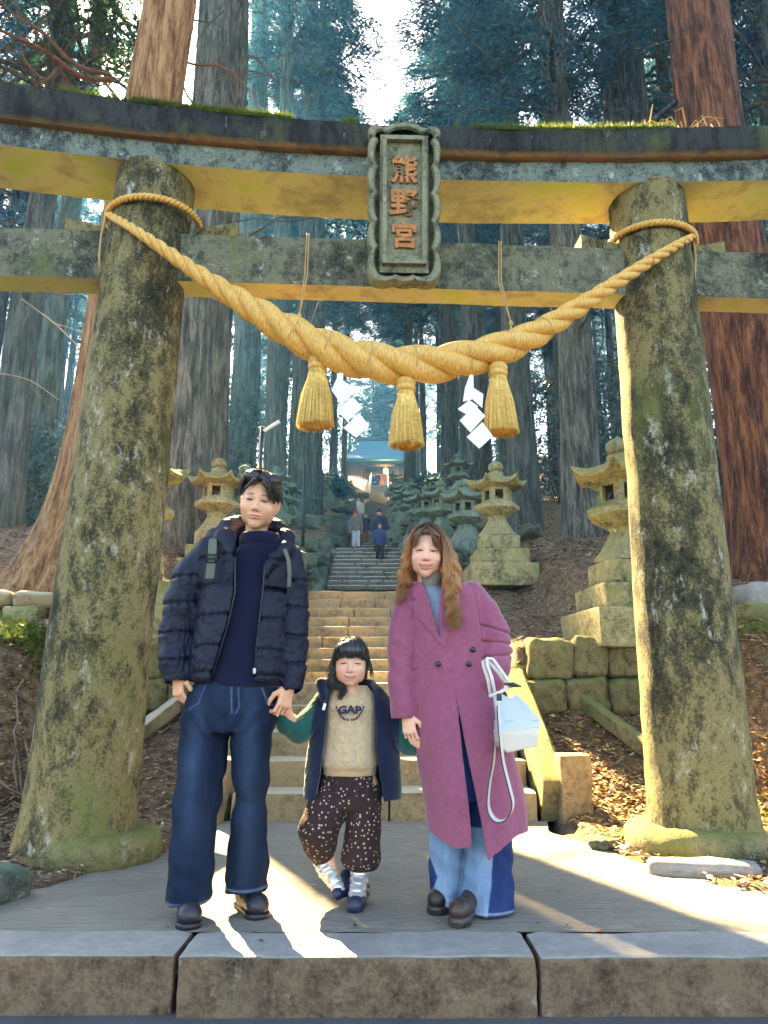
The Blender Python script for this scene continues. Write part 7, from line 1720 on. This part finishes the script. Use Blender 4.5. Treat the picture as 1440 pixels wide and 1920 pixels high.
def ribbon(pts, w_, name, mat):
    """long strap seen partly edge-on: a ribbon whose width runs towards the viewer"""
    P_ = [np.array(PX(a, b, BY + dy)) for a, b, dy in pts]; Q = []
    for i in range(len(P_) - 1):
        for k in range(6):
            t = k / 6; p0, p1, p2, p3 = P_[max(i - 1, 0)], P_[i], P_[i + 1], P_[min(i + 2, len(P_) - 1)]
            Q.append(.5 * ((2 * p1) + (p2 - p0) * t + (2 * p0 - 5 * p1 + 4 * p2 - p3) * t * t + (3 * p1 - p0 - 3 * p2 + p3) * t ** 3))
    Q.append(P_[-1]); V = []; E = []; n = len(Q); wv = np.array([.35, .94, .1]) * w_ / 2
    for i in range(n):
        t = Q[min(i + 1, n - 1)] - Q[max(i - 1, 0)]; t /= np.linalg.norm(t); nn_ = np.cross(t, wv); nn_ = nn_ / np.linalg.norm(nn_) * .0017
        for a, b in ((-1, -1), (1, -1), (1, 1), (-1, 1)): V.append(Q[i] + wv * a + nn_ * b)
        E.append(Q[i] - wv)
    mb = MB(); mb.add(V, [(i * 4 + j, i * 4 + (j + 1) % 4, (i + 1) * 4 + (j + 1) % 4, (i + 1) * 4 + j) for i in range(n - 1) for j in range(4)]); o = adopt(mb.build(name, M[mat], None, smooth=False), bag)
    mb = MB(); mb.tube(E, .0025, 6, cap=False); e = link('edging', mb.mesh('edging'), M['bagedge']); e.parent = o
ribbon([(934, 1322, -.07), (938, 1380, -.085), (944, 1430, -.09), (955, 1475, -.09), (962, 1510, -.09), (950, 1535, -.09), (930, 1538, -.09), (916, 1515, -.08), (918, 1470, -.07), (925, 1430, -.05), (928, 1390, -.03)], .045, 'long_strap', 'bagstrap')
# ------------------------------------------------------------------ visitors on the steps
def visitor(px, yfeet, Y, h, label, top, legs, hat=None, hairc=(.02, .015, .015), group=None, back=False, arms='down', z=None, kind='person', bulk=1.0, bag=None):
    p = PX(px, yfeet, Y); z0 = p[2] if z is None else z; t = thing('person', label, 'person', (p[0], Y, z0), RNG.uniform(-.2, .2), group)
    s = h / 1.72; v = .016 if Y < 60 else .03; bx = lambda lo, hi: SDF(np.array(lo) * s, np.array(hi) * s, v); f = -1
    sk = (.62, .38, .28); sgn = 1 if back else -1
    g = bx((-.4, -.25, -.02), (.4, .25, 1.75)); g.ell((0, 0, 1.60 * s), (.078 * s, .095 * s, .115 * s), .02); g.cap((0, 0, 1.5 * s), (0, 0, 1.2 * s), .05 * s, .08 * s, .02); g.ell((0, -.09 * s, 1.59 * s), .018 * s, .01)
    hx = .27 if arms == 'down' else .12; hy = -.05 if arms == 'down' else -.14
    for q in (-1, 1): g.cap((q * .2 * s, 0, 1.35 * s), (q * (.25 if arms == 'down' else .24) * s, hy * s * .5, 1.08 * s), .04 * s, .035 * s, .02); g.cap((q * .25 * s, hy * s * .5, 1.08 * s), (q * hx * s, hy * s, .80 * s), .035 * s, .03 * s, .02); g.ell((q * hx * s, hy * s, .77 * s), (.03 * s, .04 * s, .055 * s), .01)
    g.cap((0, 0, 1.2 * s), (0, 0, .85 * s), .1 * s, .1 * s, .03)
    for q in (-1, 1): g.cap((q * .09 * s, 0, .85 * s), (q * .1 * s, 0, .06 * s), .06 * s, .04 * s, .02)
    b = link('body', g.mesh('body', col=lambda p_: C_(p_, sk)), M['skin'], t)
    g = bx((-.45, -.28, .6), (.45, .28, 1.6)); B = bulk
    g.loft([(0, 0, .80 * s, .19 * s * B, .13 * s * B), (0, 0, 1.1 * s, .20 * s * B, .14 * s * B), (0, 0, 1.35 * s, .22 * s, .13 * s), (0, 0, 1.45 * s, .14 * s, .09 * s), (0, 0, 1.5 * s, .07 * s, .07 * s)], .03)
    for q in (-1, 1): g.cap((q * .2 * s, 0, 1.36 * s), (q * .26 * s, hy * s * .5, 1.08 * s), .07 * s, .062 * s, .03); g.cap((q * .26 * s, hy * s * .5, 1.08 * s), (q * hx * s, hy * s, .83 * s), .062 * s, .05 * s, .03)
    g.disp(lambda x, y, z_: .010 * fbm(x, y, z_, 9, 2)); link('jacket', g.mesh('jacket', col=lambda p_: C_(p_, top, .2, 10)), M['jacket'], t)
    g = bx((-.3, -.25, 0), (.3, .25, .9))
    for q in (-1, 1): g.cap((q * .09 * s, 0, .84 * s), (q * .10 * s, (-.03 * q) * s, .10 * s), .095 * s, .07 * s * (1.2 if legs[2] > .4 else 1), .03)
    link('trousers', g.mesh('trousers', col=lambda p_: C_(p_, legs, .2, 10)), M['denim'] if False else M['knit'], t)
    for q in (-1, 1):
        g = bx((-.2, -.25, -.02), (.2, .15, .14)); g.cap((q * .10 * s, .02 * s, .045 * s), (q * .11 * s, -.13 * s, .04 * s), .045 * s, .042 * s, .02); link('shoe', g.mesh('shoe', col=lambda p_: C_(p_, (.05, .05, .06))), M['shoe'], t)
    g = bx((-.12, -.14, 1.45), (.12, .14, 1.78)); g.ell((0, .02 * s, 1.635 * s), (.090 * s, .105 * s, .105 * s), .01)
    if not back: g.ell((0, -.10 * s, 1.57 * s), (.07 * s, .06 * s, .085 * s), .01, 's')
    if hat is not None: g.ell((0, 0, 1.66 * s), (.11 * s, .125 * s, .095 * s), .01); link('hat', g.mesh('hat', col=lambda p_: C_(p_, hat)), M['knit'], t)
    else: link('hair', g.mesh('hair', col=lambda p_: C_(p_, hairc)), M['hair'], t)
    if bag: g = bx((-.25, .05, .9), (.25, .35, 1.5)); g.box((0, .20 * s, 1.2 * s), (.15 * s, .09 * s, .2 * s), .05 * s); link('rucksack', g.mesh('rucksack', col=lambda p_: C_(p_, bag)), M['knit'], t)
    return t
visitor(667, 1028, 32.1, 1.66, 'visitor in a red hat, grey-green jacket and white trousers coming down the steps', (.22, .21, .17), (.72, .76, .84), hat=(.80, .02, .02))
visitor(686, 1028, 33, 1.6, 'bearded visitor in a black jacket and brown trousers behind the red hat', (.02, .022, .035), (.24, .14, .06), hairc=(.10, .05, .03))
visitor(711, 1052, 22.3, 1.62, 'man in a dark cap and navy jacket holding a child on the steps', (.015, .02, .05), (.02, .022, .035), hat=(.02, .022, .04), arms='front', bulk=1.1)
visitor(712, 1056, 21.75, 1.20, 'child in a dark blue jacket with white strings in front of the capped man', (.03, .05, .15), (.02, .022, .03), hairc=(.02, .02, .02))
visitor(650, 994, 34.6, 1.02, 'visitor in a bright blue jacket and pale jeans climbing away', (.05, .20, .65), (.28, .45, .62), back=True, arms='front')
visitor(655, 985, 44, 1.5, 'dark-coated visitor just above the blue jacket', (.03, .03, .08), (.03, .03, .05), back=True)
visitor(672, 990, 36, 1.55, 'visitor in a pale coat hidden behind the red hat', (.55, .58, .55), (.3, .3, .35), back=True)
zt = 23.38
for i, (px, Y, h, c, lg, lab) in enumerate([(660, 85, 1.3, (.30, .45, .62), (.05, .06, .1), 'visitor in pale blue at the left end of the crowd by the shrine'), (664.5, 84, 1.2, (.5, .06, .05), (.05, .05, .06), 'visitor in red by the left handrail'),
      (668, 85, 1.25, (.04, .05, .1), (.04, .05, .08), 'small dark visitor next to the one in red'), (676, 84, 1.6, (.35, .55, .7), (.2, .3, .4), 'visitor in light blue at the top of the left handrail'), (686, 85, 1.35, (.03, .05, .10), (.03, .04, .06), 'low dark figure in the middle of the crowd'),
      (690, 85.5, 1.3, (.05, .05, .08), (.03, .03, .04), 'second low dark figure in the middle of the crowd'), (697, 84, 1.85, (.02, .03, .10), (.02, .025, .06), 'tall visitor in navy facing the shrine'), (702, 84.3, 1.8, (.5, .6, .62), (.03, .03, .06), 'visitor in a white top between the two navy ones'), (708, 83.7, 1.9, (.015, .02, .07), (.02, .025, .06), 'right-hand tall visitor in navy at the top of the steps'), (722, 85, 1.3, (.4, .5, .55), (.3, .35, .4), 'visitor in grey behind the right handrail')]):
    visitor(px, 910, Y, h, lab, c, lg, z=zt, back=i % 2 == 0)
# ------------------------------------------------------------------ haze
mb = MB(); mb.box((0, 170, 35.2), (172, 245, 36.8))
hm = bpy.data.materials.new('forest_mist'); hm.use_nodes = True; t_ = hm.node_tree; t_.nodes.clear()
v_ = t_.nodes.new('ShaderNodeVolumePrincipled'); v_.inputs['Color'].default_value = (.10, .45, 1.0, 1); v_.inputs['Density'].default_value = .0009; v_.inputs['Anisotropy'].default_value = .55
o_ = t_.nodes.new('ShaderNodeOutputMaterial'); t_.links.new(v_.outputs[0], o_.inputs['Volume'])
hz = mb.build('haze', hm, None, smooth=False); tag(hz, 'thin blue morning mist between the trees', 'haze', kind='stuff')
